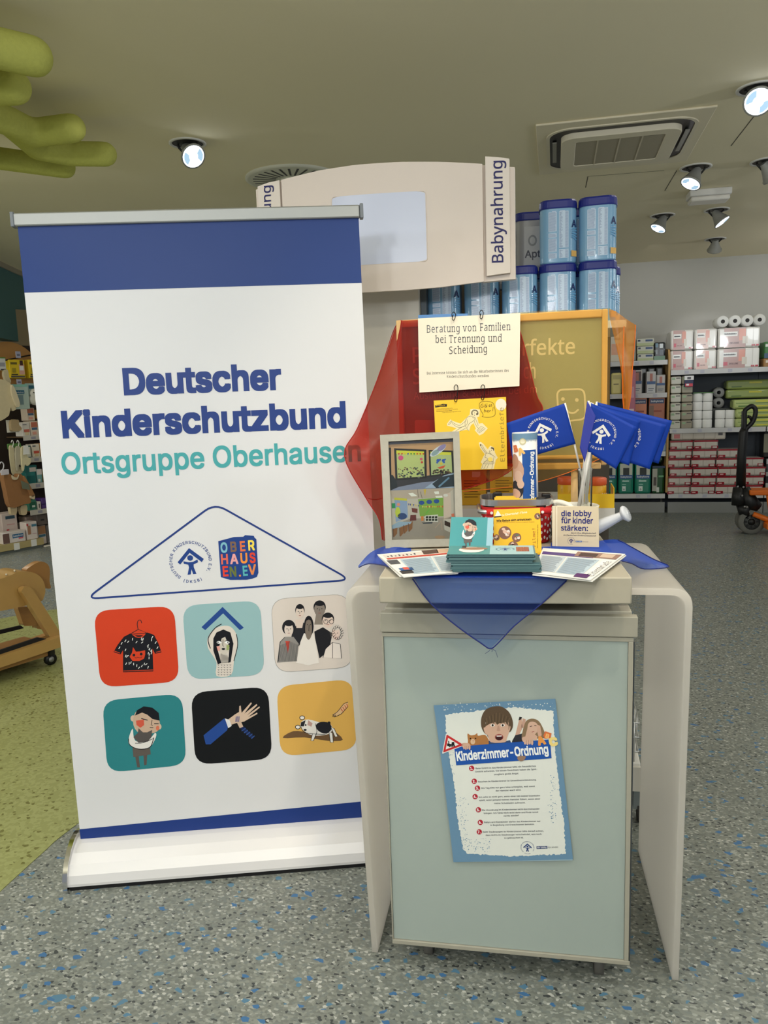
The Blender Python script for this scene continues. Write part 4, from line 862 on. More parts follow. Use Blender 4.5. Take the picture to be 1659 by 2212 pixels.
# ---- standing teal card
TF = lean_frame((968, 1206), (1068, 1206), ST, .25); tc_ = thing('postcard', 'teal card with a drawn boy hugging a cat standing behind the card piles', 'card', TF.O)
sheet(TF, ((975, 1117), (1066, 1118), (1063, 1206), (968, 1206)), 'paper', mat('card_paper', (70, 150, 152), .4), tc_, .0008)
c = Canvas(TF, .0014); c.crop(760, 900, 3.95); c.poly([(850, 857), (1210, 862), (1197, 1208), (822, 1208)], (72, 152, 154)); c.poly([(1160, 862), (1208, 863), (1197, 1208), (1140, 1208)], (158, 196, 206), 1)
boy(c, .70, 755, 40, 2); c.build('printed_artwork', M_print, tc_)
# ---- yellow film leaflet
YF = lean_frame((1067, 1200), (1170, 1198), ST, .18); yl = thing('film_leaflet', 'square yellow leaflet on films with round photos, standing before the basket', 'leaflet', YF.O)
sheet(YF, ((1066, 1101), (1166, 1097), (1170, 1198), (1067, 1200)), 'paper', mat('yellow_card', (236, 182, 40), .4), yl, .002)
c = Canvas(YF, .0026); c.crop(1020, 820, 3.607); OR = (238, 186, 46)
c.poly([(166, 1013), (527, 999), (541, 1363), (170, 1370)], OR); c.poly([(176, 1066), (198, 1018), (226, 1060)], (244, 238, 216), 1, rnd=4); c.poly([(170, 1066), (228, 1062), (228, 1070), (170, 1076)], (40, 34, 30), 2)
c.text('zu Elternbrief-Filme', (228, 1064), (428, 1040), (250, 236, 190), 2, bold=.02); c.text('Wie Babys sich entwickeln', (188, 1108), (460, 1096), (60, 44, 20), 2, bold=.03)
c.text('Deutsch, Türkisch, Russisch, Polnisch, Arabisch, Englisch', (188, 1120), (484, 1112), (150, 110, 40), 2, res=1); c.text('Filme!', (494, 1300), (488, 1162), (150, 80, 30), 2, fnt=MONO, h=22); c.text('Eltern mit Kindern von null bis drei Jahren', (511, 1312), (513, 1130), (70, 50, 20), 2, res=1, bold=.01)
def mini(x, y, r, s_):
    rr = random.Random(s_); c.ell((x, y), r, r, (132, 92, 72), 2)
    for k in range(9): a = rr.uniform(0, 6.3); d = rr.uniform(0, r*.62); c.ell((x+d*math.cos(a), y+d*math.sin(a)), r*rr.uniform(.16, .34), r*rr.uniform(.14, .3), rr.choice([(222, 176, 150), (206, 150, 126), (60, 36, 30), (226, 190, 166), (90, 110, 96), (236, 226, 214)]), 3+k % 3, n=10)
mini(254, 1193, 50, 1); mini(345, 1230, 36, 2); mini(318, 1300, 40, 3); mini(508, 1065, 25, 4); mini(190, 1230, 24, 6); c.ell((400, 1306), 26, 8, (70, 60, 56), 4)
c.build('printed_artwork', M_print, yl)

# ---- two piles of long teal leaflets
M_edge = mat('leaflet_edge', (70, 104, 108), .5); rn = random.Random(12)
def pile(x0, x1, yf, z0, n_, th, label, top):
    a, b_ = at_z(x0, yf, z0), at_z(x1, yf, z0); w_ = (b_-a).length; rz = math.atan2((b_-a).y, (b_-a).x)
    t = thing('leaflet_pile', label, 'leaflets', a, rz, 'piles of teal leaflets')
    for k in range(n_):
        j = rn.uniform(-.004, .004); jy = rn.uniform(-.002, .003); o = MB().box((j, jy, k*th+.0001), (w_+j, .098+jy, (k+1)*th-.0002)).build('leaflet', M_edge if k % 3 else mat('leaflet_edge_light', (98, 132, 134), .5), t, world=False)
    if top:
        Mt = parent_matrix(t); fr = Fr(Mt @ V((0, 0, n_*th)), Mt.to_3x3() @ V((1, 0, 0)), Mt.to_3x3() @ V((0, 1, 0))); c = Canvas(fr, .0006); c.raw = True
        c.uvpoly([(-.002, 0), (w_, 0), (w_, .097), (0, .097)], (76, 138, 140)); c.uvpoly([(w_*.49, 0), (w_, 0), (w_, .097), (w_*.49, .097)], (150, 186, 192), 1)
        emblem(c, (w_*.67, .055), .022, (36, 62, 130), 2); c.uvpoly([(w_*.80, .03), (w_*.95, .03), (w_*.95, .08), (w_*.80, .08)], (140, 70, 66), 2)
        for i, tx in enumerate(('OBER', 'HAUS', 'EN.EV')): c.text(tx, (w_*.81, .066-.016*i), (w_*.94, .066-.016*i), (214, 170, 120), 3, res=1)
        c.ell((w_*.27, .05), .028, .030, (232, 226, 218), 2); c.ell((w_*.30, .062), .030, .014, (150, 112, 92), 3); c.poly([(w_*.15, .07), (w_*.2, .07), (w_*.2, .095), (w_*.15, .095)], (40, 50, 56), 3)
        c.build('printed_artwork', M_print, t)
    return t
pile(977, 1169, 1236, ST+.0115, 8, .0026, 'lower pile of long teal leaflets on the front edge of the slab', False)
pile(967, 1154, 1216, ST+.0115+8*.0026, 7, .0026, 'upper pile of long teal leaflets with a picture on top', True)

# ---- red dotted basket
BK = at_z(1112, 1176, ST); BK.y += .075; by = .10
bkt = thing('dotted_basket', 'red shopping basket with white dots and a silver rim behind the yellow leaflet', 'basket', BK, by)
W2, D2 = .092, .068; bh = at_y(1100, 1096, BK.y-.07).z-ST
M_red = mat('red_cloth', (196, 30, 34), .7); M_rimal = mat('satin_aluminium', (196, 198, 200), .28, .9); M_blk = mat('black_plastic', (22, 22, 24), .45)
def loop(w_, d_, r, z, n=6): return [V((x, y, z)) for x, y in rrect(-w_, w_, -d_, d_, r, n)]
lo = loop(W2*.92, D2*.9, .035, .002); hi = loop(W2, D2, .04, bh); n = len(lo); b = MB()
b.add(lo+hi, [(k, (k+1) % n, n+(k+1) % n, n+k) for k in range(n)], None, True); b.add(lo, [tuple(range(n-1, -1, -1))]); b.build('cloth_body', M_red, bkt, world=False, solid=.003)
b = MB(); b.add([p*.97+V((0, 0, bh*.02)) for p in hi]+[V((p.x*.9, p.y*.9, .02)) for p in hi], [((k+1) % n, k, n+k, n+(k+1) % n) for k in range(n)], None, True); b.build('black_lining', M_blk, bkt, world=False)
rim = [V((x, y, bh+.012)) for x, y in rrect(-W2-.004, W2+.004, -D2-.006, D2+.006, .045, 8)]
b = MB(); k_ = len(rim); ins = [V((p.x*.955, p.y*.94, p.z)) for p in rim]
b.add([p+V((0, 0, -.008)) for p in rim]+[p+V((0, 0, .008)) for p in rim]+[p+V((0, 0, -.008)) for p in ins]+[p+V((0, 0, .008)) for p in ins], [f for k in range(k_) for l in [(k+1) % k_] for f in ((k, l, k_+l, k_+k), (2*k_+l, 2*k_+k, 3*k_+k, 3*k_+l), (k_+k, k_+l, 3*k_+l, 3*k_+k), (l, k, 2*k_+k, 2*k_+l))])
b.build('silver_rim', M_rimal, bkt, world=False)
b = MB(); b.tube([(-W2-.008, .0, bh-.004), (-W2-.006, -D2-.012, bh-.008), (-W2+.02, -D2-.018, bh-.010), (W2-.02, -D2-.016, bh-.008), (W2+.006, -D2-.008, bh-.004), (W2+.008, .0, bh)], .006, 8); b.build('carrying_handle', M_rimal, bkt, world=False)
b = MB(); b.tube([(-W2+.012, -D2-.018, bh-.010), (W2-.006, -D2-.015, bh-.008)], .0085, 10); b.build('handle_sleeve', M_red, bkt, world=False)
for x, y in ((-W2+.045, D2-.004), (W2-.01, .02), (W2-.03, -D2+.01)): MB().box((x-.012, y-.008, bh-.004), (x+.012, y+.010, bh+.024)).build('rim_clip', M_blk, bkt, bev=.003, world=False)
db = MB(); rn = random.Random(2)
for k in range(n):
    for j in range(5):
        p = lo[k].lerp(hi[k], (j+.5+.25*(k % 2))/5.4); nn = V((p.x, p.y, 0)).normalized(); u = V((-nn.y, nn.x, 0)); r_ = .0042
        db.add([p+nn*.0035+u*r_*math.cos(a)+V((0, 0, r_*math.sin(a))) for a in (2*math.pi*i/8 for i in range(8))], [tuple(range(8))])
for k in range(7): db.add([V((-W2+.025+.026*k+.004*math.cos(a), -D2-.0268+.0005*k, bh-.010+.004*math.sin(a))) for a in (2*math.pi*i/8 for i in range(8))], [tuple(range(8))])
do = db.build('white_dots', mat('dot_white', (226, 222, 218), .7), bkt, world=False); do['kind'] = 'stuff'
# leaflets in the basket
yb = thing('leaflet_bundle', 'bundle of yellow leaflets standing inside the red basket', 'leaflets', BK+V((-.005, -.01, .03)), by+.05)
for k in range(6): MB().box((-.052+.004*(k % 2), -.035+.008*k, 0), (.060-.003*(k % 3), -.0335+.008*k, bh-.018+.002*k)).build('leaflet', mat('yellow_leaflet', (240, 202, 60), .5), yb, world=False)
# rolled poster
r0_ = at_y(1136, 1076, BK.y+.01); r1_ = at_y(1133, 934, BK.y+.01); RR = .0325; ax = (r1_-r0_).normalized(); ln = (r1_-r0_).length+.06; RO_ = r0_-ax*.06
rp = thing('rolled_poster', 'rolled blue and white nursery poster standing upright in the red basket', 'poster', RO_)
rf = Roll(RO_, ax, RR); b = MB(); N_ = 40; prof_ = []
for i in range(N_+14): a = 2*math.pi*i/N_; prof_.append((a, RR*(1-.05*max(0, i-N_)/8) - (.0006 if i > N_ else 0)))
vs = []
for a, r_ in prof_:
    for v_ in (0, ln): vs.append(RO_+ax*v_+(rf.x*math.sin(a+2.2)+rf.y*math.cos(a+2.2))*r_)
b.add(vs, [(2*i, 2*i+2, 2*i+3, 2*i+1) for i in range(len(prof_)-1)], None, True); b.build('paper', mat('poster_white', (228, 226, 222), .4), rp, solid=.0005)
c = Canvas(rf, .0009); c.raw = True
def band(u0, u1, v0, v1, col, L=0):
    m_ = max(1, int((u1-u0)/.004)); [c.uvpoly([(u0+(u1-u0)*k/m_, v0), (u0+(u1-u0)*(k+1)/m_, v0), (u0+(u1-u0)*(k+1)/m_, v1), (u0+(u1-u0)*k/m_, v1)], col, L) for k in range(m_)]
H_ = ln; band(-.05, .05, H_-.018, H_-.001, (112, 146, 172)); rn = random.Random(4)
for k in range(40): u = -.05+.0025*k; c.uvpoly([(u, H_-.0185), (u+.002, H_-.0185), (u+.001, H_-.019-rn.uniform(.002, .007))], (112, 146, 172), 0)
band(-.006, .034, .0, H_-.045, (34, 84, 160), 1); c.text('zimmer-Ordnung', (.0235, .062), (.0245, H_-.050), (236, 238, 240), 4, bold=.035, h=0)
for (u, v_), a_, b2, col, L in (((-.022, H_-.10), .020, .03, (206, 164, 140), 2), ((-.030, H_-.075), .014, .020, (190, 140, 112), 3), ((-.018, H_-.115), .012, .016, (214, 178, 156), 4), ((-.026, H_-.15), .022, .024, (46, 46, 52), 3), ((-.03, H_-.185), .018, .014, (222, 206, 196), 3), ((-.028, H_-.20), .020, .018, (206, 160, 140), 4), ((-.022, H_-.205), .008, .012, (80, 30, 32), 5), ((-.024, .03), .02, .025, (150, 110, 80), 4), ((-.03, .075), .018, .014, (212, 172, 150), 4), ((-.012, H_-.135), .010, .012, (220, 184, 160), 5)):
    m_ = max(2, int(2*a_/.003)); [c.uvpoly([(x, v_-b2*math.sqrt(max(0, 1-((x-u)/a_)**2))) for x in xs]+[(x, v_+b2*math.sqrt(max(0, 1-((x-u)/a_)**2))+1e-5) for x in xs[::-1]], col, L) for xs in ([u-a_*.98+1.96*a_*k/m_, u-a_*.98+1.96*a_*(k+1)/m_] for k in range(m_))]
for r_, col in ((.0085, (206, 196, 150)), (.006, (232, 224, 196))): c.ell((-.004, H_-.022), r_, r_, col, 5)
c.text('B', (-.030, H_-.050), (-.016, H_-.047), (222, 120, 70), 6, bold=.06); c.text('A', (-.014, H_-.058), (.002, H_-.052), (236, 190, 110), 6, bold=.06)
c.build('printed_artwork', M_print, rp)

# ---- watering can with flags and leaflets
WC = at_z(1246, 1176, ST); WC.y += .055; WC.z = ST
wc = thing('watering_can', 'white plastic watering can holding the blue flags on the right of the slab', 'watering can', WC, 0)
M_can = mat('can_white', (222, 218, 206), .35); M_spt = mat('spout_plastic', (196, 200, 206), .3, spec=.5)
ch = at_y(1246, 1092, WC.y).z-ST; CR = .056
MB().lathe([(.0001, .0), (CR*.96, 0), (CR, .004), (CR*1.02, ch-.004), (CR*1.05, ch), (CR*1.0, ch+.002), (CR*.96, ch-.004), (CR*.93, .012), (.0001, .010)], 32, caps=False).build('body', M_can, wc, world=False)
pts = [V((-.050, -.004, ch*.97)), V((-.066, -.01, ch+.004)), V((-.058, -.014, ch+.016)), V((-.036, -.016, ch+.012)), V((-.022, -.018, ch-.002))]
MB().tube(catmull([V((-.054, 0, ch*.35)), V((-.072, 0, ch*.6)), V((-.074, 0, ch*.95)), V((-.052, 0, ch*1.10)), V((-.024, -.01, ch*1.05)), V((-.01, -.02, ch*.95))], 5), .007, 8).build('handle', M_can, wc, world=False)
sp0 = V((.040, 0, .030)); rose = at_y(1351, 1110, WC.y)-WC; dd = (rose-sp0).normalized()
MB().tube([sp0, sp0+dd*.02, rose-dd*.012, rose-dd*.006], [.020, .018, .0105, .010], 14).build('spout', M_spt, wc, world=False)
q = V((0, 0, 1)).rotation_difference((dd+V((0, -.35, .1))).normalized()).to_matrix().to_4x4(); MR = Matrix.Translation(rose) @ q
MB().lathe([(.010, -.012), (.022, -.002), (.0225, .002), (.019, .006), (.0001, .008)], 24, M=MR, caps=False).build('rose', M_spt, wc, world=False)
hb = MB()
for r_, n_ in ((.005, 5), (.010, 9), (.015, 14)):
    for k in range(n_): a = 2*math.pi*k/n_; hb.add([MR @ V((r_*math.cos(a)+.0009*math.cos(e), r_*math.sin(a)+.0009*math.sin(e), .0078-r_*.06)) for e in (0, 1.26, 2.5, 3.77, 5)], [(0, 1, 2, 3, 4)])
ho = hb.build('rose_holes', mat('hole_grey', (110, 112, 116), .6), wc, world=False); ho['kind'] = 'stuff'
LF = lean_frame((1192, 1180), (1294, 1183), ST, .10); lb = thing('lobby_leaflets', 'cream leaflets lettered about a lobby for children, leaning on the watering can', 'leaflets', LF.O)
for k in range(5):
    sheet(LF, ((1192+3*k, 1093+.4*k), (1293, 1094), (1294, 1183), (1192+3*k, 1180)), 'leaflet', mat('cream_leaflet' if k % 2 else 'cream_leaflet_shade', (232, 222, 196) if k % 2 else (206, 190, 160), .45), lb, .0008, -.004+.001*k)
c = Canvas(LF, .0012); c.crop(1020, 820, 3.607); NV = (30, 36, 110)
c.text('die lobby', (694, 1063), (930, 1062), NV, 1, bold=.022, fnt=NOTO, h=42); c.text('für kinder', (694, 1118), (942, 1121), NV, 1, bold=.022, fnt=NOTO, h=44); c.text('stärken:', (692, 1174), (902, 1178), NV, 1, bold=.022, fnt=NOTO, h=40)
c.text('durch Ihre Mitgliedschaft', (770, 1200), (966, 1203), (60, 60, 80), 1, bold=.01, shear=.2, res=1); c.text('im Deutschen Kinderschutzbund!', (712, 1217), (966, 1222), (60, 60, 80), 1, bold=.01, shear=.2, res=1)
cc = c.cv((771, 1256)); emblem(c, cc, c.m((771, 1256), 30), NV, 1); c.poly([(806, 1254), (856, 1255), (856, 1267), (806, 1266)], (60, 90, 140), 1); c.text('die lobby', (808, 1264), (854, 1265), (226, 226, 226), 2, res=1); c.text('für kinder', (860, 1266), (906, 1267), (80, 90, 120), 2, res=1, shear=.2)
c.build('printed_artwork', M_print, lb)
# clear tube for the sticks
gt = thing('clear_tube', 'clear plastic tube inside the watering can holding the flag sticks', 'tube', WC+V((.022, .0, .02)))
MB().lathe([(.017, 0), (.019, .17), (.0195, .172)], 20, caps=False).build('tube_wall', M_glass, gt, world=False)

VF = mat('flag_blue', (8, 54, 152), .55, spec=.25); VF.node_tree.nodes['Principled BSDF'].inputs['Subsurface Weight'].default_value = 0
M_stick = mat('stick_white', (226, 222, 214), .35); M_flp = printed('flag_print', .55)
def flag(quad, Y, label, st=None, em=None, a=.006, k=30, ph=0., col=None, sr=.0028):
    """quad in crop pixels: hoist top, fly top, fly bottom, hoist bottom"""
    px = [(1020+x/3.607, 820+y/3.607) for x, y in quad]; O = at_y(*px[3], Y); fr = Bulge(Fr(O, (1, 0, 0), (0, 0, 1)), a, k, ph)
    t = thing('paper_flag', label, 'flag', O, 0, 'blue flags in the watering can'); q = [V(fr.uv(*p)) for p in px]; N_ = 14
    vs = [fr.P(*((q[0]*(1-i/N_)+q[1]*i/N_)*(1-j/N_)+(q[3]*(1-i/N_)+q[2]*i/N_)*j/N_)) for j in range(N_+1) for i in range(N_+1)]
    MB().add(vs, [(j*(N_+1)+i, j*(N_+1)+i+1, (j+1)*(N_+1)+i+1, (j+1)*(N_+1)+i) for j in range(N_) for i in range(N_)], None, True).build('cloth', col or VF, t, solid=.0006)
    if st:
        p0, p1 = [at_y(1020+x/3.607, 820+y/3.607, Y+.004) for x, y in st[:2]]; MB().tube([p0, p1], sr, 10).build('stick', M_stick, t)
    if em:
        c = Canvas(fr, .0012); c.crop(1020, 820, 3.607); cc = c.cv(em[:2]); emblem(c, cc, c.m(em[:2], em[2]), (228, 226, 220), 0, em[3]); c.build('printed_emblem', M_flp, t)
    return t
FY = WC.y-.005
flag([(720, 185), (270, 338), (318, 640), (806, 500)], max(FY+.06, BK.y+.058), 'blue flag with a white ring emblem on the left behind the rolled poster', ((722, 183), (905, 970)), (548, 415, 128, .28), ph=.5)
flag([(975, 176), (1555, 320), (1452, 655), (1000, 520)], FY+.045, 'rearmost blue flag, its corner furthest right of the bunch', ((972, 172), (890, 960)), None, ph=2.)
flag([(968, 200), (1512, 352), (1384, 700), (960, 560)], FY+.030, 'second blue flag from the right with half its ring of letters covered', ((966, 190), (885, 970)), (1180, 440, 140, -.25), ph=1.2)
flag([(940, 190), (1312, 318), (1222, 670), (930, 560)], FY+.014, 'blue flag wedged between two others on the right side of the bunch', ((938, 182), (880, 970)), None, ph=.2)
flag([(926, 182), (1282, 370), (1122, 700), (900, 562)], FY-.002, 'blue flag whose whole emblem shows beside the white tube', ((925, 178), (835, 980)), (1003, 425, 126, -.24), ph=3.)
flag([(897, 165), (962, 285), (876, 645), (838, 530)], FY-.020, 'narrow folded blue flag seen nearly edge on left of the white tube', ((908, 165), (860, 975)), None, a=.003, col=mat('flag_violet', (44, 54, 150), .55))
th_ = thing('white_flag_tube', 'thick white plastic tube slanting out of the watering can', 'tube', at_y(1020+835/3.607, 820+980/3.607, FY-.01))
MB().tube([at_y(1020+832/3.607, 820+985/3.607, FY-.012), at_y(1020+912/3.607, 820+565/3.607, FY-.012)], .0052, 12).build('tube_wall', mat('tube_frosted', (206, 204, 198), .3), th_)
# ================================================================= WOODEN STAND WITH VEILS AND HANGING SHEETS
EY = 2.318
M_bch = mat('beech_wood', (214, 176, 118), .5, noise=.1, nscale=18); M_brd = mat('olive_board', (150, 158, 138), .5)
EF = Fr(at_y(866, 1003, EY), (1, 0, 0), (0, 0, 1)); e_ = lambda x, y: V(EF.uv(x, y))
TLc, TRc, BRc, BLc = e_(866, 691), e_(1313, 669), e_(1311, 1004), e_(866, 1016)
ez0 = TLc.y*.5+TRc.y*.5; ex1 = TRc.x
sd = thing('wooden_stand', 'beech frame stand with a lettered board behind the veils and flags', 'stand', V((EF.O.x+ex1/2, EY, THT)))
zt = ez0; zb_ = BRc.y
MB().box((0, zb_, -.012), (.016, zt, .012), M=EF.M()).build('frame_side', M_bch, sd, bev=.003); MB().box((ex1-.016, zb_, -.012), (ex1, zt, .012), M=EF.M()).build('frame_side', M_bch, sd, bev=.003)
MB().box((0.016, zt-.022, -.012), (ex1-.016, zt, .012), M=EF.M()).build('frame_rail', M_bch, sd, bev=.003)
for dz, h_ in ((.026, .010), (-.004, .018)): MB().box((.016, zb_+dz-.006, -.012), (ex1-.016, zb_+dz+h_-.006, .02), M=EF.M()).build('frame_rail', M_bch, sd, bev=.003)
MB().box((.012, zb_+.03, -.006), (ex1-.012, zt-.016, 0), M=EF.M()).build('board', M_brd, sd)
for x in (1241, 935):
    p = at_y(x, 1010, EY); MB().tube([p, V((p.x, p.y, THT+.014))], .0105, 12).build('leg', M_bch, sd)
    MB().box((p.x-.03, EY-.045, THT+.001), (p.x+.03, EY+.022, THT+.016)).build('foot', M_bch, sd, bev=.003)
c = Canvas(EF, .0006); WH = (216, 212, 196)
c.text('rfekte', (1129, 768), (1242, 764), WH, 0, fnt=NOTO, bold=.01, h=33); c.text('ch', (1131, 818), (1157, 817), WH, 0, fnt=NOTO, bold=.01, h=33); c.text('P', (892, 784), (912, 783), WH, 0, fnt=NOTO, bold=.01, h=33); c.text('S', (893, 830), (909, 829), WH, 0, fnt=NOTO, bold=.01, h=33)
c.text('Ausbildung & Studium bei dm', (894, 863), (1160, 848), WH, 0, fnt=NOTO, h=15)
c.stroke([(1203, 842), (1262, 840), (1266, 905), (1207, 912)], 4, WH, 0, True, rnd=14); c.stroke([(1222, 880), (1228, 890), (1240, 892), (1250, 884)], 4, WH, 0, smooth=3); c.ell((1216, 862), 4, 4, WH); c.ell((1246, 864), 4, 4, WH)
c.poly([(896, 907), (950, 907), (950, 965), (896, 965)], (206, 196, 190), 0, rnd=5)
c.build('printed_artwork', printed('board_print', .5), sd)

# ---- hanging sheets
def hang(tl, tr, br, bl, d, name, label, col, cat_='sheet'):
    fr = Fr(EF.O+EF.n*d, EF.ex, EF.ey); t = thing(name, label, cat_, fr.hit(*bl)); sheet(fr, (tl, tr, br, bl), 'paper', mat(name+'_paper', col, .45), t, .0008)
    lm = MB(); q = [V(fr.uv(*p)) for p in (tl, tr, br, bl)]; cx = sum(p.x for p in q)/4; cy = sum(p.y for p in q)/4
    return fr, t
fr1, ls = hang((903, 688), (1124, 676), (1122, 834), (906, 848), .040, 'laminated_sign', 'laminated cream sign about family counselling clipped to the wooden stand', (236, 226, 204), 'sign')
sheet(fr1, ((903, 680), (1010, 677), (1010, 690), (903, 692)), 'blue_edge', mat('blue_film', (60, 120, 180), .3), ls, .0006, -.004)
SERIF = {'B': ((.16, 0, 0), (.16, 1, 0)), 'r': ((.3, 0, .5), (.1, .72, 0)), 'F': ((.2, 0, .5), (.1, 1, 0)), 'm': ((.13, 0, .5), (.5, 0, .5), (.88, 0, .5), (.06, .72, 0)), 'n': ((.2, 0, .5), (.84, 0, .5), (.06, .72, 0)), 'i': ((.5, 0, .5), (.3, .72, 0)), 'l': ((.5, 0, .5), (.3, 1, 0)),
         'b': ((.06, 1, 0),), 'T': ((.5, 0, .5), (.08, .93, .5), (.92, .93, .5)), 'u': ((.06, .72, 0), (.82, .72, 0), (.96, 0, .5)), 'd': ((.7, 1, 0), (.96, 0, .5)), 'h': ((.2, 0, .5), (.84, 0, .5), (.06, 1, 0)), 'v': ((.1, .72, .5), (.9, .72, .5))}
def serif_text(c, txt, p0, p1, col, L, h):
    """upright lettering with small feet, letter by letter"""
    adv = [((max(v[0] for v in g[0])+.10) if g[0] else .30) for g in (glyphs(ch, NOTO, 0, 2) for ch in txt)]; tot = sum(adv)-.1; x = 0; H = max(v[1] for v in glyphs('H', NOTO, 0, 2)[0])
    a, b_ = c.cv(p0), c.cv(p1); e = (b_-a); k = e.length/tot; e.normalize(); nn = V((-e.y, e.x)); ky = c.m(p0, h)/H
    for ch, w_ in zip(txt, adv):
        vs, fs = glyphs(ch, NOTO, 0, 2)
        if vs:
            c._put([a+e*((x+v[0])*k)+nn*(v[1]*ky) for v in vs], fs, col, L); x0 = min(v[0] for v in vs); x1 = max(v[0] for v in vs)
            for fx, fy_, al in SERIF.get(ch, ()):
                cx = x+x0+(x1-x0)*fx; y = H*fy_; hw = .085; t = .045
                if fy_ >= .7: y -= t
                c._put([a+e*((cx-hw)*k)+nn*(y*ky), a+e*((cx+hw)*k)+nn*(y*ky), a+e*((cx+hw)*k)+nn*((y+t)*ky), a+e*((cx-hw)*k)+nn*((y+t)*ky)], [(0, 1, 2, 3)], col, L)
        x += w_
c = Canvas(fr1, .0012); IK = (44, 40, 38)
serif_text(c, 'Beratung von Familien', (921, 719), (1102, 713), IK, 0, 16); serif_text(c, 'bei Trennung und', (940, 741), (1083, 738), IK, 0, 16); serif_text(c, 'Scheidung', (970, 765), (1052, 761), IK, 0, 16)
c.build('printed_heading', M_gloss, ls); c = Canvas(fr1, .0012)
serif_text(c, 'Bei Interesse können Sie sich an die Mitarbeiterinnen des', (922, 809), (1099, 803), IK, 0, 5.4); serif_text(c, 'Kinderschutzbundes wenden', (965, 816), (1056, 814), IK, 0, 5.4)
c.build('printed_note', M_gloss, ls)
fr2, es = hang((937, 865.5), (1093, 857.5), (1096, 1013), (944, 1017), .046, 'yellow_sheet', 'yellow sheet with two line drawn figures hanging under the laminated sign', (244, 198, 48))
c = Canvas(fr2, .0012); c.crop(930, 850, 9.217); YL = (244, 200, 52); CR_ = (240, 226, 180); LN = (72, 60, 48)
c.poly([(70, 142), (1503, 70), (1528, 1500), (135, 1540)], YL)
c.poly([(92, 232), (200, 222), (250, 205), (330, 214), (325, 262), (200, 262), (95, 282)], (30, 26, 24), 1); c.text('Wir machen Sie', (105, 254), (292, 240), YL, 2, res=1, bold=.02)
for i, (t, x0, y0, x1, y1) in enumerate((('In jungen Familien und Kommunen', 118, 316, 440, 298), ('verwandeln wir regelmäßig die Elternbriefe', 120, 338, 548, 314), ('Schulanfang in einige Eltern', 118, 366, 430, 346), ('Fragen Sie in Ihrem regionalen Umfeld', 236, 384, 610, 362))): c.text(t, (x0, y0), (x1, y1), (60, 46, 26), 1, res=1, bold=.02 if i == 2 else 0)
c.ell((1402, 222), 108, 118, (236, 228, 206), 1); c.text('Elternbriefe', (1478, 1350), (1452, 280), (170, 138, 50), 2, fnt=MONO, h=84)
c.stroke([(1030, 460), (1050, 420), (1000, 330), (970, 230), (1000, 175), (1110, 155), (1220, 175), (1265, 230), (1290, 380), (1270, 440), (1200, 468), (1110, 474), (1022, 458)], 8, (90, 72, 22), 2, smooth=4)
def script(strokes): [c.stroke(s_, 8, (90, 72, 22), 2, smooth=4) for s_ in strokes]
script([[(1050, 205), (1015, 220), (1000, 260), (1025, 280), (1048, 262), (1045, 245), (1028, 246)], [(1068, 235), (1066, 275)], [(1070, 215), (1072, 218)], [(1092, 205), (1090, 272), (1112, 268), (1112, 245), (1092, 245)], [(1125, 195), (1122, 270)], [(1165, 250), (1188, 240), (1180, 222), (1162, 236), (1170, 262), (1192, 258)], [(1222, 215), (1205, 225), (1222, 238), (1215, 255), (1200, 252)],
        [(1075, 300), (1070, 380)], [(1072, 350), (1092, 330), (1098, 372)], [(1115, 335), (1114, 372)], [(1135, 358), (1155, 348), (1145, 332), (1132, 346), (1140, 372), (1160, 366)], [(1180, 335), (1178, 370)], [(1180, 345), (1200, 332)], [(1248, 265), (1240, 350)], [(1237, 384), (1239, 390)]])
c.poly([(330, 600), (395, 515), (440, 545), (600, 600), (700, 500), (780, 420), (795, 310), (870, 302), (985, 320), (970, 460), (930, 470), (960, 600), (1035, 590), (1140, 695), (1050, 800), (970, 835), (880, 730), (905, 700), (855, 590), (800, 640), (770, 745), (720, 720), (560, 755), (430, 755), (520, 690), (330, 640)], CR_, 1)
for s_ in ([(420, 560), (500, 610), (580, 635), (650, 590), (705, 545)], [(430, 595), (520, 660), (600, 675), (690, 640)], [(500, 750), (590, 690), (680, 645), (720, 690)], [(580, 755), (700, 690)], [(355, 610), (410, 548), (425, 560), (370, 620), (355, 610)], [(690, 640), (695, 540), (740, 470), (820, 450), (850, 490), (870, 470)], [(700, 640), (735, 590), (725, 510)], [(770, 600), (870, 530), (880, 470), (905, 520), (950, 640)], [(865, 530), (890, 600), (940, 680), (975, 690)], [(720, 690), (760, 740)], [(770, 600), (730, 680)]): c.stroke(s_, 5, LN, 2, smooth=4)
rn = random.Random(6)
for k in range(22): a = 2.5+k*.2; x, y = 885+60*math.cos(a), 385+55*math.sin(a); c.stroke([(x+12*math.cos(b_), y+12*math.sin(b_)) for b_ in (0, 1.6, 3.1, 4.7)], 5, LN, 2, smooth=3)
c.ell((925, 410), 14, 22, LN, 2); c.stroke([(868, 370), (880, 400)], 5, LN, 2); c.ell((875, 432), 8, 8, LN, 2); c.stroke([(850, 455), (866, 462)], 5, LN, 2)
c.stroke([(925, 735), (1010, 650), (1095, 700), (1060, 720), (970, 785), (925, 735)], 5, LN, 2); [c.stroke([(950+22*k, 730-16*k), (985+22*k, 760-16*k)], 5, LN, 2) for k in range(4)]
c.poly([(960, 980), (1000, 962), (1060, 1010), (1140, 1110), (1190, 1040), (1260, 1070), (1285, 1180), (1340, 1280), (1300, 1320), (1260, 1500), (1000, 1505), (1030, 1400), (1000, 1370), (1050, 1260), (1080, 1210), (990, 1090)], CR_, 1)
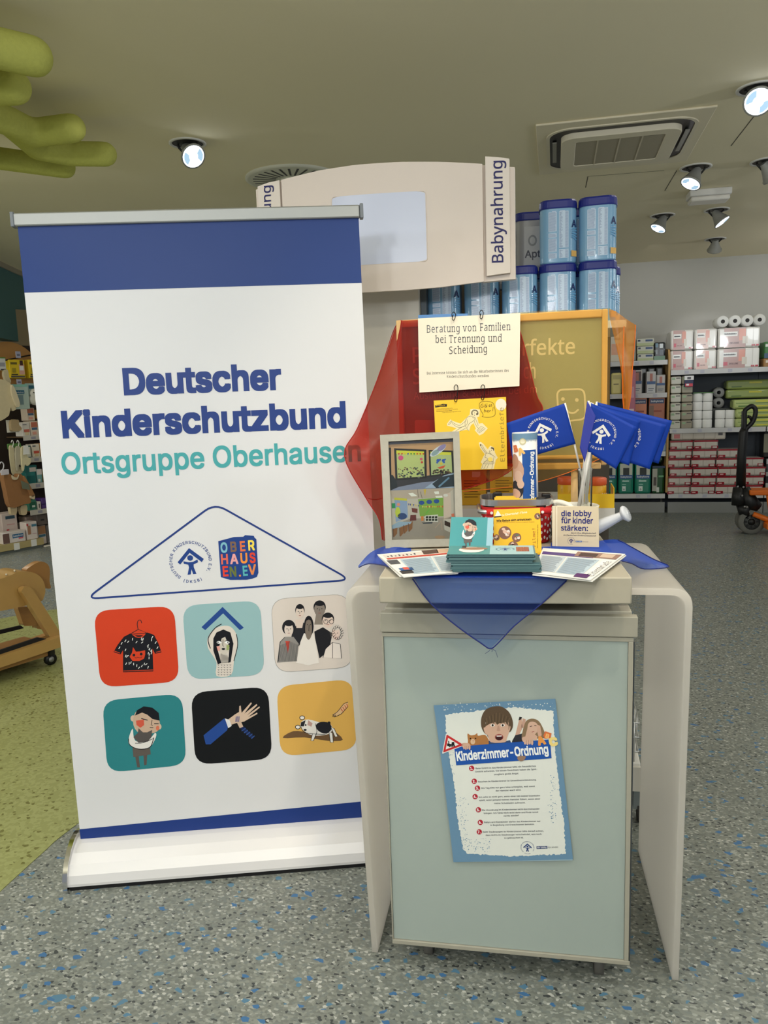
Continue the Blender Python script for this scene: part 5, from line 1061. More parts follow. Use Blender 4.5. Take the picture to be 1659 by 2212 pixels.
for s_ in ([(985, 1015), (1000, 1045), (1050, 1120), (1110, 1200)], [(1030, 1020), (1060, 1090), (1130, 1190)], [(1085, 1270), (1110, 1190), (1180, 1200), (1240, 1230), (1290, 1270)], [(1085, 1270), (1150, 1300), (1100, 1330)], [(1050, 1400), (1110, 1340), (1250, 1360), (1240, 1400), (1050, 1400)], [(1050, 1400), (1020, 1500)], [(1110, 1410), (1060, 1500)], [(1160, 1400), (1120, 1500)], [(1240, 1400), (1220, 1500)], [(1260, 1270), (1240, 1390)], [(1180, 1130), (1170, 1180), (1200, 1190), (1210, 1220)]): c.stroke(s_, 5, LN, 2, smooth=3)
c.ell((1190, 1312), 46, 46, (246, 222, 110), 3); c.poly([(1195, 1090), (1215, 1068), (1260, 1080), (1268, 1130), (1250, 1140), (1245, 1105), (1210, 1095)], LN, 2); c.ell((1212, 1128), 6, 8, LN, 2); c.stroke([(1190, 1150), (1180, 1170)], 5, LN, 2); c.ell((1000, 1025), 16, 20, (120, 100, 60), 2)
for k in range(10): c.stroke([(1070+18*k, 1345), (1064+18*k, 1395)], 3, LN, 3)
c.build('printed_artwork', M_print, es)
# wire clips
M_wire = mat('black_wire', (26, 24, 24), .35, .6)
def clip(x, y0, y1, label):
    p = lambda xx, yy, d=.048: Fr(EF.O+EF.n*d, EF.ex, EF.ey).hit(xx, yy)
    o = MB().tube(catmull([p(x-3, y0+6, .050), p(x-4, y0), p(x, y0-5), p(x+4, y0), p(x+3, (y0+y1)/2), p(x+2, y1-3), p(x-1, y1, .052), p(x-3, y1-4, .052), p(x-1, y1-12, .052)], 5), .0011, 6).build('wire_clip', M_wire); tag(o, label, 'clip', 'wire clips on the hanging sheets')
    return o
clip(980, 679, 692, 'left black wire hook at the top edge of the laminated sign'); clip(1040, 675, 689, 'right black wire hook at the top edge of the laminated sign')
clip(985, 836, 868, 'left black paper clip joining the laminated sign and the yellow sheet'); clip(1043, 836, 864, 'right black paper clip joining the laminated sign and the yellow sheet')

# ---- red veil
VR = veil('red_organza', (202, 42, 24), .19, .5, (.64, .20, .16)); VO = veil('orange_organza', (240, 186, 80), .15, .3, (1., .92, .66))
y_ = lambda x, y, Y: at_y(x, y, Y)
b = MB(); F = EY-.022
b.patch([[y_(862, 694, EY+.02), y_(866, 691, EY), y_(880, 692, F), y_(990, 685, F), y_(1112, 678, F)], [y_(850, 720, EY+.03), y_(858, 716, EY), y_(880, 740, F), y_(1000, 740, F-.004), y_(1132, 745, F)], [y_(815, 820, EY+.0), y_(842, 840, EY-.03), y_(872, 850, F-.01), y_(1020, 840, F), y_(1158, 850, F)],
         [y_(772, 925, EY-.05), y_(820, 935, EY-.05), y_(870, 945, F-.014), y_(1040, 935, F-.006), y_(1172, 890, F)], [y_(744, 985, 2.19), y_(800, 1000, 2.20), y_(868, 1010, F-.02), y_(1020, 1000, F-.010), y_(1140, 962, F-.006)], [y_(790, 1075, 2.20), y_(815, 1080, 2.205), y_(870, 1065, F-.02), y_(1000, 1058, F-.012), y_(1096, 1022, F-.008)]], 6, 6, wob=.006, seed=3)
b.patch([[y_(790, 1075, 2.20), y_(812, 1078, 2.205), y_(840, 1072, 2.23)], [y_(818, 1120, 2.20), y_(828, 1120, 2.205), y_(840, 1118, 2.21)], [y_(826, 1166, 2.19), y_(830, 1168, 2.19), y_(834, 1166, 2.19)]], 6, 4)
rv = b.build('red_veil', VR); tag(rv, 'sheer red cloth draped over the left half of the wooden stand, one corner swung left', 'cloth')
h = MB(); h.tube(catmull([y_(862, 694, EY+.018), y_(848, 720, EY+.028), y_(815, 820, EY-.002), y_(772, 925, EY-.052), y_(744, 985, 2.188), y_(790, 1075, 2.198), y_(818, 1120, 2.198), y_(826, 1166, 2.189)], 5), .0014, 6); h.build('hem', mat('red_thread', (160, 20, 14), .7), rv); h = MB(); h.tube(catmull([y_(1112, 679, F-.004), y_(1132, 745, F-.004), y_(1158, 850, F-.004), y_(1172, 890, F-.004), y_(1140, 962, F-.01), y_(1096, 1022, F-.012), y_(1000, 1058, F-.016)], 5), .0012, 6)
h.build('hem', mat('red_thread', (160, 20, 14), .7), rv)
b = MB(); F2 = EY-.018
b.patch([[y_(1105, 676, F2), y_(1180, 671, F2), y_(1260, 668, F2), y_(1318, 666, F2)], [y_(1110, 760, F2), y_(1190, 760, F2-.004), y_(1260, 760, F2), y_(1318, 760, F2)], [y_(1120, 900, F2), y_(1190, 900, F2), y_(1260, 900, F2-.003), y_(1316, 900, F2)], [y_(1060, 1000, F2-.01), y_(1160, 990, F2-.012), y_(1250, 985, F2-.014), y_(1314, 976, F2-.006)], [y_(1000, 1062, F2-.008), y_(1130, 1048, F2-.012), y_(1225, 1022, F2-.014), y_(1302, 988, F2-.01)]], 7, 7, wob=.005, seed=9)
b0 = b; b = MB()
b.patch([[y_(1316, 667, EY-.012), y_(1332, 674, EY+.005), y_(1354, 690, EY+.02), y_(1373, 702, EY+.03)], [y_(1318, 690, EY-.010), y_(1336, 712, EY+.0), y_(1352, 720, EY+.015), y_(1371, 740, EY+.03)], [y_(1340, 790, EY+.0), y_(1347, 800, EY-.01), y_(1356, 800, EY+.01), y_(1366, 800, EY+.03)], [y_(1344, 850, EY+.0), y_(1350, 850, EY-.012), y_(1356, 850, EY+.008), y_(1363, 850, EY+.02)], [y_(1346, 885, EY-.0), y_(1350, 888, EY-.008), y_(1353, 889, EY+.0), y_(1357, 888, EY+.008)]], 6, 5, wob=.008, seed=5)
he = b; b = b0;
ov = b.build('orange_veil', VO); he.build('hanging_end', veil('orange_organza_fold', (244, 150, 34), .36, .4, (1., .74, .36)), ov); tag(ov, 'sheer orange cloth draped over the right half of the wooden stand, end hanging right', 'cloth')
h = MB(); h.tube(catmull([y_(1373, 702, EY+.03), y_(1371, 740, EY+.03), y_(1366, 800, EY+.03), y_(1363, 850, EY+.02), y_(1357, 888, EY+.008)], 4), .0013, 6); h.build('hem', mat('orange_thread', (222, 110, 30), .7), ov); h = MB(); h.tube(catmull([y_(1348, 705, EY), y_(1346, 760, EY-.008), y_(1345, 850, EY-.008), y_(1348, 886, EY-.006)], 4), .0014, 6); h.build('hem', MATS['orange_thread'], ov); h = MB(); h.tube(catmull([y_(1000, 1062, F2-.012), y_(1130, 1048, F2-.016), y_(1225, 1022, F2-.018), y_(1302, 988, F2-.014)], 4), .0012, 6)
h.build('hem', mat('orange_thread', (222, 110, 30), .7), ov)

# ================================================================= BABY FOOD GONDOLA, HEADER SIGN, TINS
GY = 2.85; M_gon = mat('gondola_white', (206, 202, 192), .5); M_gsh = mat('shelf_white', (214, 212, 206), .45); M_post = mat('post_grey', (84, 92, 98), .5, .3)
gx0, gx1 = at_y(700, 800, 2.78).x, at_y(1336, 640, 2.85).x
gon = thing('shelf_gondola', 'white wheeled shop gondola with an end panel behind the wooden stand', 'shelf', V(((gx0+gx1)/2, 3.0, 0)))
xp = at_y(906, 700, 2.80).x
MB().box((gx0, 2.80, .06), (xp, 2.85, 1.95)).build('end_panel', M_gon, gon, bev=.002)
MB().box((xp+.002, 2.83, .10), (xp+.022, 2.87, 1.95)).build('post', M_post, gon)
MB().box((xp+.024, 2.762, 1.655), (gx1+.02, 3.22, 1.68)).build('top_shelf', M_gsh, gon, bev=.002)
lz = at_y(1312, 1099, 2.74).z; lz0 = at_y(1312, 1130, 2.74).z
gxr = at_y(1328, 1115, 2.74).x
MB().box((xp+.024, 2.745, lz-.02), (gxr, 3.22, lz)).build('lower_shelf', M_gsh, gon, bev=.002); MB().box((xp+.024, 2.735, lz0), (gxr, 2.745, lz+.002)).build('price_rail', M_gsh, gon)
MB().box((xp+.024, 3.22, .1), (gx1, 3.25, 1.95)).build('back_panel', mat('gondola_dark', (70, 66, 60), .7), gon)
bxr = at_z(1392, 1690, .22).x
MB().box((gx0, 2.52, .185), (bxr, 3.22, .225)).build('base_shelf', M_gsh, gon, bev=.003); MB().box((gx0, 2.51, .13), (bxr+.005, 2.52, .215)).build('base_rail', M_gon, gon)
wi = MB()
for k in range(16):
    x = bxr-.02-.05*k; wi.tube([(x, 2.53, .225), (x, 2.53, .36)], .0022, 6)
for z in (.26, .31, .36): wi.tube([(gx0, 2.53, z), (bxr-.005, 2.53, z), (bxr-.005, 3.2, z)], .0026, 6)
for k in range(9): wi.tube([(bxr-.005, 2.6+.07*k, .225), (bxr-.005, 2.6+.07*k, .36)], .0022, 6)
wi.build('wire_fence', mat('chromed_wire', (206, 206, 204), .3, .7), gon)
gl_ = at_y(1376, 1735, 2.56).x
for x in (gl_, gx0+.1):
    MB().box((x-.014, 2.54, .05), (x+.014, 2.58, .185)).build('leg', mat('leg_grey', (138, 146, 148), .4, .4), gon); MB().tube([(x+.0, 2.56, .035), (x+.022, 2.56, .035)], .035, 18).build('castor', mat('castor_rubber', (66, 64, 62), .7), gon)
# header sign
SF = Fr(at_y(780, 640, 2.70), (1, 0, 0), (0, 0, 1)); SB_ = Bulge(SF, .05, 3.3, 0)
sg = thing('header_sign', 'curved white header sign lettered vertically above the gondola', 'sign', SF.hit(850, 640))
M_sgn = mat('sign_white', (222, 210, 200), .45); q0, q1 = SF.uv(556, 500)[0], SF.uv(1112, 500)[0]; SB_.ph = -3.3*(q0+q1)/2+math.pi/2; SB_.a = .06
def strip(top, bot, d0, d1, name, m_, par, n_=24):
    """a bent plate between two traced edges"""
    tp = [V(SF.uv(*p)) for p in top]; bt = [V(SF.uv(*p)) for p in bot]
    f = lambda pl, x: next((a.y+(b2.y-a.y)*(x-a.x)/(b2.x-a.x) for a, b2 in zip(pl, pl[1:]) if a.x <= x <= b2.x), pl[-1].y if x > pl[-1].x else pl[0].y)
    xa, xb = tp[0].x, tp[-1].x; vs = []
    for i in range(n_+1):
        x = xa+(xb-xa)*i/n_
        for y, d in ((f(tp, x), d1), (f(bt, x), d1), (f(bt, x), d0), (f(tp, x), d0)): vs.append(SB_.P(x, y, d))
    fs = [(4*i+j, 4*i+(j+1) % 4, 4*i+4+(j+1) % 4, 4*i+4+j) for i in range(n_) for j in range(4)]+[(0, 3, 2, 1), (4*n_, 4*n_+1, 4*n_+2, 4*n_+3)]
    return MB().add(vs, fs).build(name, m_, par)
strip([(616, 395), (700, 379), (780, 369), (870, 363), (960, 360.5), (1044, 361)], [(616, 646), (740, 640), (820, 636), (890, 632), (960, 625), (1044, 612)], 0, .014, 'panel', M_sgn, sg)
strip([(1040, 361), (1112, 362)], [(1040, 612), (1112, 603)], -.03, .0, 'side_flange', M_sgn, sg, 6); strip([(554, 411), (585, 400), (620, 393)], [(554, 640), (585, 643), (620, 646)], -.03, .0, 'side_flange', M_sgn, sg, 8)
r1 = strip([(1050.5, 346), (1076, 346), (1101, 348)], [(1054, 600), (1076, 596), (1101, 592)], .001, .020, 'lettered_strip', mat('strip_white', (226, 216, 206), .4), sg, 8)
r2 = strip([(562, 407), (585, 400), (612, 396)], [(562, 640), (585, 640), (612, 640)], .001, .016, 'lettered_strip', MATS['strip_white'], sg, 8)
wq = [V(SF.uv(*p)) for p in ((728, 436), (926, 423), (930, 571), (728, 584))]; wr = rounded(wq, .012)
ws = Canvas(SB_, .0146); ws.raw = True; NN = 14
for i in range(NN):
    a, b2 = i/NN, (i+1)/NN; T_ = lambda t: wq[0]*(1-t)+wq[1]*t; U_ = lambda t: wq[3]*(1-t)+wq[2]*t; ins = lambda t: .006 if t in (0, 1) else 0
    ws.uvpoly([U_(a)+V((0, ins(a))), U_(b2)+V((0, ins(b2))), T_(b2)-V((0, ins(b2))), T_(a)-V((0, ins(a)))], (206, 213, 234))
ws.build('blue_window', printed('window_print', .25, .4), sg)
fm = MB(); fm.tube([SB_.P(p.x, p.y, .0145) for p in wr], .0016, 6, closed=True); fm.build('window_edge', M_sgn, sg)
c = Canvas(SB_, .0212); c.text('Babynahrung', (1088.5, 570), (1086.5, 353), (36, 36, 96), 0, fnt=NOTO, bold=.008, h=0); c.build('lettering', M_print, sg)
c = Canvas(SB_, .0172); c.text('Babynahrung', (594, 600), (592.5, 406), (36, 36, 96), 0, fnt=NOTO, bold=.008); c.build('lettering', M_print, sg)
MB().box(((gx0+xp)/2-.1, 2.69, 1.90), ((gx0+xp)/2+.1, 2.795, 1.93)).build('bracket', M_gon, sg)

# formula tins
TH_, TWd = .212, .125; M_tin = printed('tin_print', .25, .5, .1); M_lid = mat('navy_lid', (26, 38, 122), .35)
def make_tin(silver=False):
    t = thing('formula_tin', 'x', 'tin'); w_ = TWd/2; r = .034; b = MB()
    def lp(k, z): return [V((x, y, z)) for x, y in rrect(-w_*k, w_*k, -w_*k*.86, w_*k*.86, r*k, 6)]
    rows = [lp(.94, 0), lp(.985, .004), lp(1, .02), lp(1, TH_-.03), lp(.99, TH_-.024)]; n = len(rows[0])
    bc = (150, 152, 156) if silver else (118, 164, 200)
    for a, b2 in zip(rows, rows[1:]): b.add(a+b2, [(k, (k+1) % n, n+(k+1) % n, n+k) for k in range(n)], bc, True)
    b.add(rows[0], [tuple(range(n-1, -1, -1))], bc); b.build('can_body', M_tin, t, world=False)
    b = MB(); rows = [lp(1.03, TH_-.030), lp(1.05, TH_-.026), lp(1.03, TH_-.006), lp(.97, TH_)]
    for a, b2 in zip(rows, rows[1:]): b.add(a+b2, [(k, (k+1) % n, n+(k+1) % n, n+k) for k in range(n)], None, False)
    b.add(rows[-1], [tuple(range(n))]); b.build('lid', M_lid, t, world=False)
    yy = -w_*.86-.0004; fr = Fr((0, yy, 0), (1, 0, 0), (0, 0, 1)); c = Canvas(fr, .0); c.raw = True; rn = random.Random(5)
    R = lambda x0, y0, x1, y1, col, L=1: c.uvpoly([(x0, y0), (x1, y0), (x1, y1), (x0, y1)], col, L)
    if silver:
        R(-.03, .02, .03, .16, (176, 178, 182)); c.text('Apt', (-.028, .05), (.03, .05), (24, 30, 60), 2, fnt=NOTO, bold=.02); c.ell((.0, .11), .016, .02, (120, 124, 130), 2); c.ell((0, .11), .010, .013, (176, 178, 182), 3)
    else:
        for x0, x1, blocks in ((-.034, -.006, ((.016, .034), (.038, .082), (.086, .10), (.106, .170))), (.002, .034, ((.016, .046), (.05, .172)))):
            for y0, y1 in blocks:
                R(x0, y0, x1, y1, (184, 206, 228)); k = 0
                y = y0+.002
                while y < y1-.002:
                    if x0 < 0: R(x0+.0015, y, x1-.0015-rn.uniform(0, .003), y+.0010, (112, 132, 172), 2)
                    else: R(x0+.0015, y, x0+rn.uniform(.006, .013), y+.0010, (112, 132, 172), 2); R(x1-.011, y, x1-.0015, y+.0010, (120, 140, 180), 2)
                    y += .0022
        R(-.022, TH_-.0405, -.008, TH_-.0385, (210, 218, 236)); R(.004, TH_-.0405, .022, TH_-.0385, (210, 218, 236))
    c.build('printed_label', M_tin, t)
    b = MB()   # side print running round the right-hand corner
    if not silver:
        fr = Fr((w_-r*.30+.0008, -w_*.86+r*.30-.0008, 0), V((1, 1, 0)), (0, 0, 1)); c = Canvas(fr, .0008); c.raw = True
        c.text('A', (-.012, .118), (.010, .118), (26, 36, 92), 1, fnt=NOTO, bold=.02); c.build('side_letter', M_tin, t); c = Canvas(fr, .0008); c.raw = True; c.uvpoly([(-.014, .020), (.012, .020), (.012, .040), (-.014, .040)], (222, 176, 96), 0)
        for k in range(5): c.uvpoly([(-.014, .085+.006*k), (.012, .075+.010*k), (.012, .078+.010*k), (-.014, .087+.006*k)], (96, 160, 206), 0)
        c.build('side_print', M_tin, t)
    return t
tp = make_tin(); ts = make_tin(True); used = [False, False]
def put(src, i, loc, rz, label):
    o = src if not used[i] else copy_tree(src); used[i] = True; o.location = loc; o.rotation_euler = (0, 0, rz); tag(o, label, 'tin', 'formula tins on the gondola top')
TX_ = [at_y(x, 620, GY).x for x in (954, 1038, 1121, 1205, 1292)]
for k, lab in enumerate(('light blue formula tin under the left part of the header sign', 'light blue formula tin under the middle of the header sign', 'light blue formula tin right below the lettered strip of the header sign', 'light blue formula tin, lower one of the left stack of two', 'light blue formula tin, lower one of the right stack of two')):
    put(tp, 0, (TX_[k], GY+.06, 1.6805), .02*((k % 3)-1), lab)
put(tp, 0, (TX_[3], GY+.06, 1.6805+TH_), .04, 'light blue formula tin on top of the left stack of two'); put(tp, 0, (TX_[4], GY+.06, 1.6805+TH_), -.06, 'topmost light blue formula tin nearest the right end of the gondola')
for k in (2, 3, 4): put(tp, 0, (at_y((1148, 1224, 1300)[k-2], 600, 3.06).x, GY+.215, 1.6805), .03, ('blue formula tin in the rear row behind the tin below the lettered strip', 'blue formula tin in the rear row, bottom of the left stack', 'blue formula tin in the rear row, bottom of the right stack')[k-2])
put(tp, 0, ((TX_[3]+TX_[4])/2, GY+.22, 1.6805+TH_), 0, 'blue formula tin in the rear row peeping between the two top tins')
put(ts, 1, (at_y(1148, 540, 3.06).x, GY+.215, 1.6805+TH_+.0), .1, 'silver formula tin with a navy lid left of the top blue tins'); put(ts, 1, (at_y(1108, 560, 3.06).x-.035, GY+.235, 1.6805+TH_-.055), -.1, 'grey formula tin partly hidden by the lettered strip of the header sign')
gc = at_y(1108, 560, 3.06).x-.035; tag(MB().box((gc-.05, GY+.19, 1.6805), (gc+.05, GY+.28, 1.6805+TH_-.056)).build('small_carton', mat('carton_brown', (150, 116, 80), .7), None, bev=.002), 'small brown carton under the grey formula tin behind the header sign', 'box')
# yellow goods on the lower shelf
M_yel = printed('yellow_goods', .4)
def yellow_can(px, py, Y, label):
    p = at_y(px, py, Y); t = thing('yellow_jar', label, 'jar', V((p.x, Y+.03, lz+.0005)), 0, 'yellow jars on the lower gondola shelf')
    MB().lathe([(.031, 0), (.033, .003), (.033, .072), (.031, .076)], 24).build('body', mat('jar_yellow', (226, 176, 40), .35), t, world=False); MB().lathe([(.032, .076), (.034, .08), (.034, .098), (.030, .102), (.0001, .102)], 24, caps=False).build('lid', mat('jar_lid', (214, 92, 44), .4), t, world=False)
    rf = Roll(V((p.x, Y+.03, lz)), (0, 0, 1), .0332); c = Canvas(rf, .0003); c.raw = True
    for k in range(9): c.uvpoly([(-.02, .012+.006*k), (.010+.004*(k % 3), .012+.006*k), (.010+.004*(k % 3), .0135+.006*k), (-.02, .0135+.006*k)], (130, 90, 30))
    c.uvpoly([(.018, .01), (.034, .01), (.034, .05), (.018, .05)], (232, 230, 224)); [c.uvpoly([(.020+.0026*k, .012), (.0212+.0026*k, .012), (.0212+.0026*k, .03), (.020+.0026*k, .03)], (40, 40, 40), 1) for k in range(5)]
    c.build('printed_label', M_yel, t)
yellow_can(1290, 1050, 2.77, 'yellow jar with an orange lid at the right end of the lower gondola shelf'); yellow_can(1225, 1050, 2.80, 'yellow jar with an orange lid left of the end jar on the gondola')
ty = thing('display_tray', 'yellow cardboard tray at the right front of the lower gondola shelf', 'tray', V((at_y(1268, 1080, 2.75).x, 2.75, lz)))
x0, x1 = at_y(1205, 1090, 2.75).x, at_y(1327, 1090, 2.75).x; zt_ = at_y(1270, 1067, 2.75).z
MB().box((x0, 2.747, lz+.001), (x1, 2.750, zt_)).build('front_flap', mat('tray_yellow', (230, 188, 30), .5), ty); MB().box((x1-.003, 2.751, lz+.001), (x1, 2.90, zt_+.02)).build('side_flap', mat('tray_yellow', (230, 188, 30), .5), ty); MB().box((x0, 2.751, lz+.0002), (x1-.004, 2.90, lz+.0004)).build('bottom', mat('tray_yellow', (230, 188, 30), .5), ty)
for k, (x, lab) in enumerate(((950, 'yellow carton left of the others seen through the red veil'), (1020, 'yellow carton behind the handle of the red basket'), (1088, 'yellow carton behind the rolled poster, seen under the veils'))):
    p = at_y(x, 1080, 2.82); t = thing('yellow_carton', lab, 'box', V((p.x, 2.86, lz+.0005)), 0, 'yellow cartons on the lower gondola shelf')
    MB().box((-.05, -.03, 0), (.05, .03, .13)).build('box_body', mat('carton_yellow', (206, 158, 36), .5), t, bev=.002, world=False)
    c = Canvas(Fr(V((p.x, 2.8296, lz)), (1, 0, 0), (0, 0, 1)), .0002); c.raw = True; [c.uvpoly([(-.03, .03+.01*j), (.02+.01*(j % 2), .03+.01*j), (.02+.01*(j % 2), .033+.01*j), (-.03, .033+.01*j)], (110, 76, 24)) for j in range(7)]; c.uvpoly([(.0, .105), (.03, .105), (.03, .125), (.0, .125)], (232, 220, 190)); c.build('printed_label', M_yel, t)
# ================================================================= SHELVES ALONG THE BACK WALL
BY = 9.47; M_goods = printed('goods_print', .32, .45); M_film = printed('film_wrapped', .18, .6, .3); M_sh = mat('shelf_grey', (186, 186, 184), .5); M_bk = mat('shelf_back', (84, 90, 98), .7); M_pl = mat('plinth_grey', (140, 142, 140), .6); M_side = mat('side_wood', (182, 146, 92), .55, noise=.08, nscale=12)
X = lambda px, py=900, Y=BY: at_y(px, py, Y).x
Zp = lambda px, py, Y=BY: at_y(px, py, Y).z
def bay(x0, x1, zs, label, wood=True, tags=3):
    t = thing('wall_shelf', label, 'shelf', V(((x0+x1)/2, BY+.2, 0)))
    MB().box((x0, BY+.42, 0), (x1, BY+.44, 1.72)).build('back_panel', M_bk, t)
    MB().box((x0, BY-.02, 0), (x1-.004, BY, .125)).build('plinth', M_pl, t, bev=.002)
    rn = random.Random(int(x0*100))
    for z in zs:
        s = MB().box((x0+.012, BY-.0, z-.022), (x1-.006, BY+.42, z)).build('shelf', M_sh, t)
        MB().box((x0+.004, BY-.022, z-.048), (x1-.004, BY-.001, z+.006)).build('price_rail', mat('rail_white', (206, 206, 206), .35), s)
        for k in range(tags):
            x = x0+(x1-x0)*(k+rn.uniform(.2, .7))/tags; MB().box((x-.022, BY-.0245, z-.038), (x+.022, BY-.0225, z-.004)).build('price_tag', mat('tag_pale', (186, 187, 200), .4), s)
    return t
zA1, zA2, zA3, zA4, z0 = Zp(1400, 789)+.048, Zp(1410, 859)+.048, Zp(1400, 925)+.048, Zp(1432, 985)+.048, .17+.05
zB1, zB2 = Zp(1500, 808.5)+.048, Zp(1500, 935)+.048
xa0, xa1, xb1 = X(1215), X(1443, 1000), X(1655, 900)
bay(xa0, xa1-.026, (zA1, zA2, zA3, zA4, z0), 'back wall shelf bay with nappies and cartons behind the orange veil', tags=5)
bay(xa1+.004, xb1, (zB1, zB2, z0), 'back wall shelf bay with white tissue packs behind the pallet truck', tags=4)
bay(xb1+.004, xb1+1.3, (zB1, zB2, z0), 'back wall shelf bay cut by the right picture edge', tags=3)
b = MB(); xs = xa1-.023; pr = [(BY-.02, .24), (BY+.40, .24), (BY+.40, 1.86), (BY+.20, 1.90), (BY+.02, 1.88), (BY-.03, 1.80), (BY-.045, 1.55), (BY-.02, 1.40)]
Ms = Matrix(((0, 0, 1, xs), (1, 0, 0, 0), (0, 1, 0, 0), (0, 0, 0, 1)))
sp = b.prism(pr, .022, M=Ms).build('side_panel', M_side); tag(sp, 'wooden side panel with a rounded top between the two back wall bays', 'panel')
def goods(name, label, cat, x0, x1, z0_, z1, y, dep, col, decals=(), mat_=None, bev=.012, group=None, rz=0, txt=()):
    """a pack: body with its print; decals in fractions of the front"""
    x0, x1 = min(x0, x1), max(x0, x1); w_, h_ = x1-x0, z1-z0_
    t = MB().box((-w_/2, -dep/2, 0), (w_/2, dep/2, h_), col); o = t.build(name, mat_ or M_goods, None, bev=min(bev, w_*.2, h_*.2))
    o.location = ((x0+x1)/2, y+dep/2+.004, z0_+.001); o.rotation_euler = (0, 0, rz); tag(o, label, cat, group)
    if decals:
        b = MB()
        for i, (u0, v0, u1, v1, c) in enumerate(decals): b.add([(-w_/2+u*w_, -dep/2-.0006-.0004*i, v*h_) for u, v in ((u0, v0), (u1, v0), (u1, v1), (u0, v1))], [(0, 1, 2, 3)], c)
        b.build('printed_label', mat_ or M_goods, o, world=False)
    if txt:
        c = Canvas(Fr((x0, y+.004-.0048, z0_+.001), (1, 0, 0), (0, 0, 1)), .0); c.raw = True
        for s_, u0, u1, v, cl in txt: c.text(s_, (u0*w_, v*h_), (u1*w_, v*h_), cl, 1, bold=.02, res=1)
        c.build('lettering', mat_ or M_goods, o)
    return o
def fold(a, b_): return 'row %d' % a
ORD = ('bottom', 'second', 'third', 'fourth', 'fifth', 'sixth', 'seventh', 'eighth')
# kitchen roll packs on the top shelf
RO1, WHT, PNK = (206, 168, 160), (238, 236, 230), (226, 190, 178)
for col, (pa, pb, nm) in enumerate(((1449, 1498, 'left'), (1500, 1549, 'middle'), (1551, 1642, 'right wide'))):
    for r in range(2):
        xa, xb = X(pa, 760), X(pb, 760); h_ = .228
        dec = [(.10 if col < 2 else .14, .02, .62 if col < 2 else .66, .98, (190, 152, 146) if col != 1 else PNK), (.12, .58, .46, .80, (244, 244, 240)), (.5, .35, .66, .92, (226, 150, 130)), (.58, .2, .7, .55, (222, 214, 200)), (.14, .16, .24, .34, (200, 60, 84)), (.80, .06, .88, .14, (196, 70, 84)), (.90, .06, .97, .14, (196, 70, 84)), (.15, .66, .40, .72, (60, 60, 66))]
        if col == 2: dec += [(.655, .0, .66, 1, (200, 198, 192)), (.83, 0, .836, 1, (200, 198, 192))]
        goods('kitchen_roll_pack', f'pink kitchen roll pack, {"lower" if r == 0 else "upper"} of the {nm} pair on the top back shelf', 'paper pack', xa, xb, zB1+h_*r, zB1+h_*(r+1)-.004, BY+.01, .34, WHT, dec, M_film, .02, 'kitchen roll packs on the top back shelf', txt=(('DELUXE', .28, .50, .20, (90, 60, 70)), ('Soft & sicher', .14, .44, .66, (40, 40, 44))))
rt = thing('paper_roll_pack', 'clear pack of four white rolls lying on top of the kitchen roll packs', 'paper pack', V((X(1600, 712), BY+.12, zB1+.458)))
rr = .064
for k in range(4):
    x = -.19+k*.127
    ro = MB().lathe([(.022, -.13), (rr-.008, -.13), (rr, -.122), (rr, .122), (rr-.008, .13), (.022, .13)], 24, M=Matrix.Translation((x, 0, rr)) @ Matrix.Rotation(math.pi/2, 4, 'X'), caps=False).build('paper_roll', mat('roll_white', (232, 232, 228), .6), rt, world=False)
    MB().lathe([(.0225, -.128), (.0225, .128)], 14, M=Matrix.Translation((x, 0, rr)) @ Matrix.Rotation(math.pi/2, 4, 'X'), caps=True).build('cardboard_core', mat('core_dark', (56, 54, 54), .8), ro, world=False)
goods('green_carton', 'green and blue carton at the right picture edge on the top back shelf', 'box', X(1652, 770), X(1690, 770), zB1+.10, zB1+.28, BY+.02, .3, (70, 130, 70), [(.0, .0, 1, .3, (60, 90, 120)), (.05, .7, .4, .85, (230, 236, 226))]); goods('brown_carton', 'open brown carton under the green one at the right picture edge', 'box', X(1650, 795), X(1700, 795), zB1, zB1+.098, BY+.02, .32, (166, 122, 70), [(.1, .5, .9, .8, (226, 214, 196))])
# middle shelf
for c_ in range(2):
    for r in range(6):
        xa = X((1448, 1472)[c_], 880); xb = X((1471, 1496)[c_], 880); h_ = .101
        goods('tissue_pack', f'cream tissue pack, {ORD[r]} row of the {"left" if c_ == 0 else "right"} column on the middle back shelf', 'tissue pack', xa, xb, zB2+h_*r, zB2+h_*(r+1)-.004, BY+.0, .24, (196, 192, 176) if c_ == 0 else (168, 160, 140), [(.05, .1, .95, .9, (206, 204, 190) if c_ == 0 else (160, 152, 132)), (.1, .55, .4, .8, (150, 180, 140)), (.5, .7, .9, .82, (90, 86, 78))], M_film, .018, 'tissue packs on the middle back shelf')
goods('hanging_tissue_card', 'navy and red card hanging from the top back shelf rail', 'card', X(1477, 825), X(1497, 825), Zp(1487, 836), Zp(1487, 812), BY-.05, .012, (30, 36, 80), [(.0, .62, 1, 1, (232, 232, 232)), (.3, .68, .7, .9, (90, 90, 96)), (.1, .04, .9, .30, (206, 60, 76)), (.2, .12, .5, .28, (236, 230, 230))])
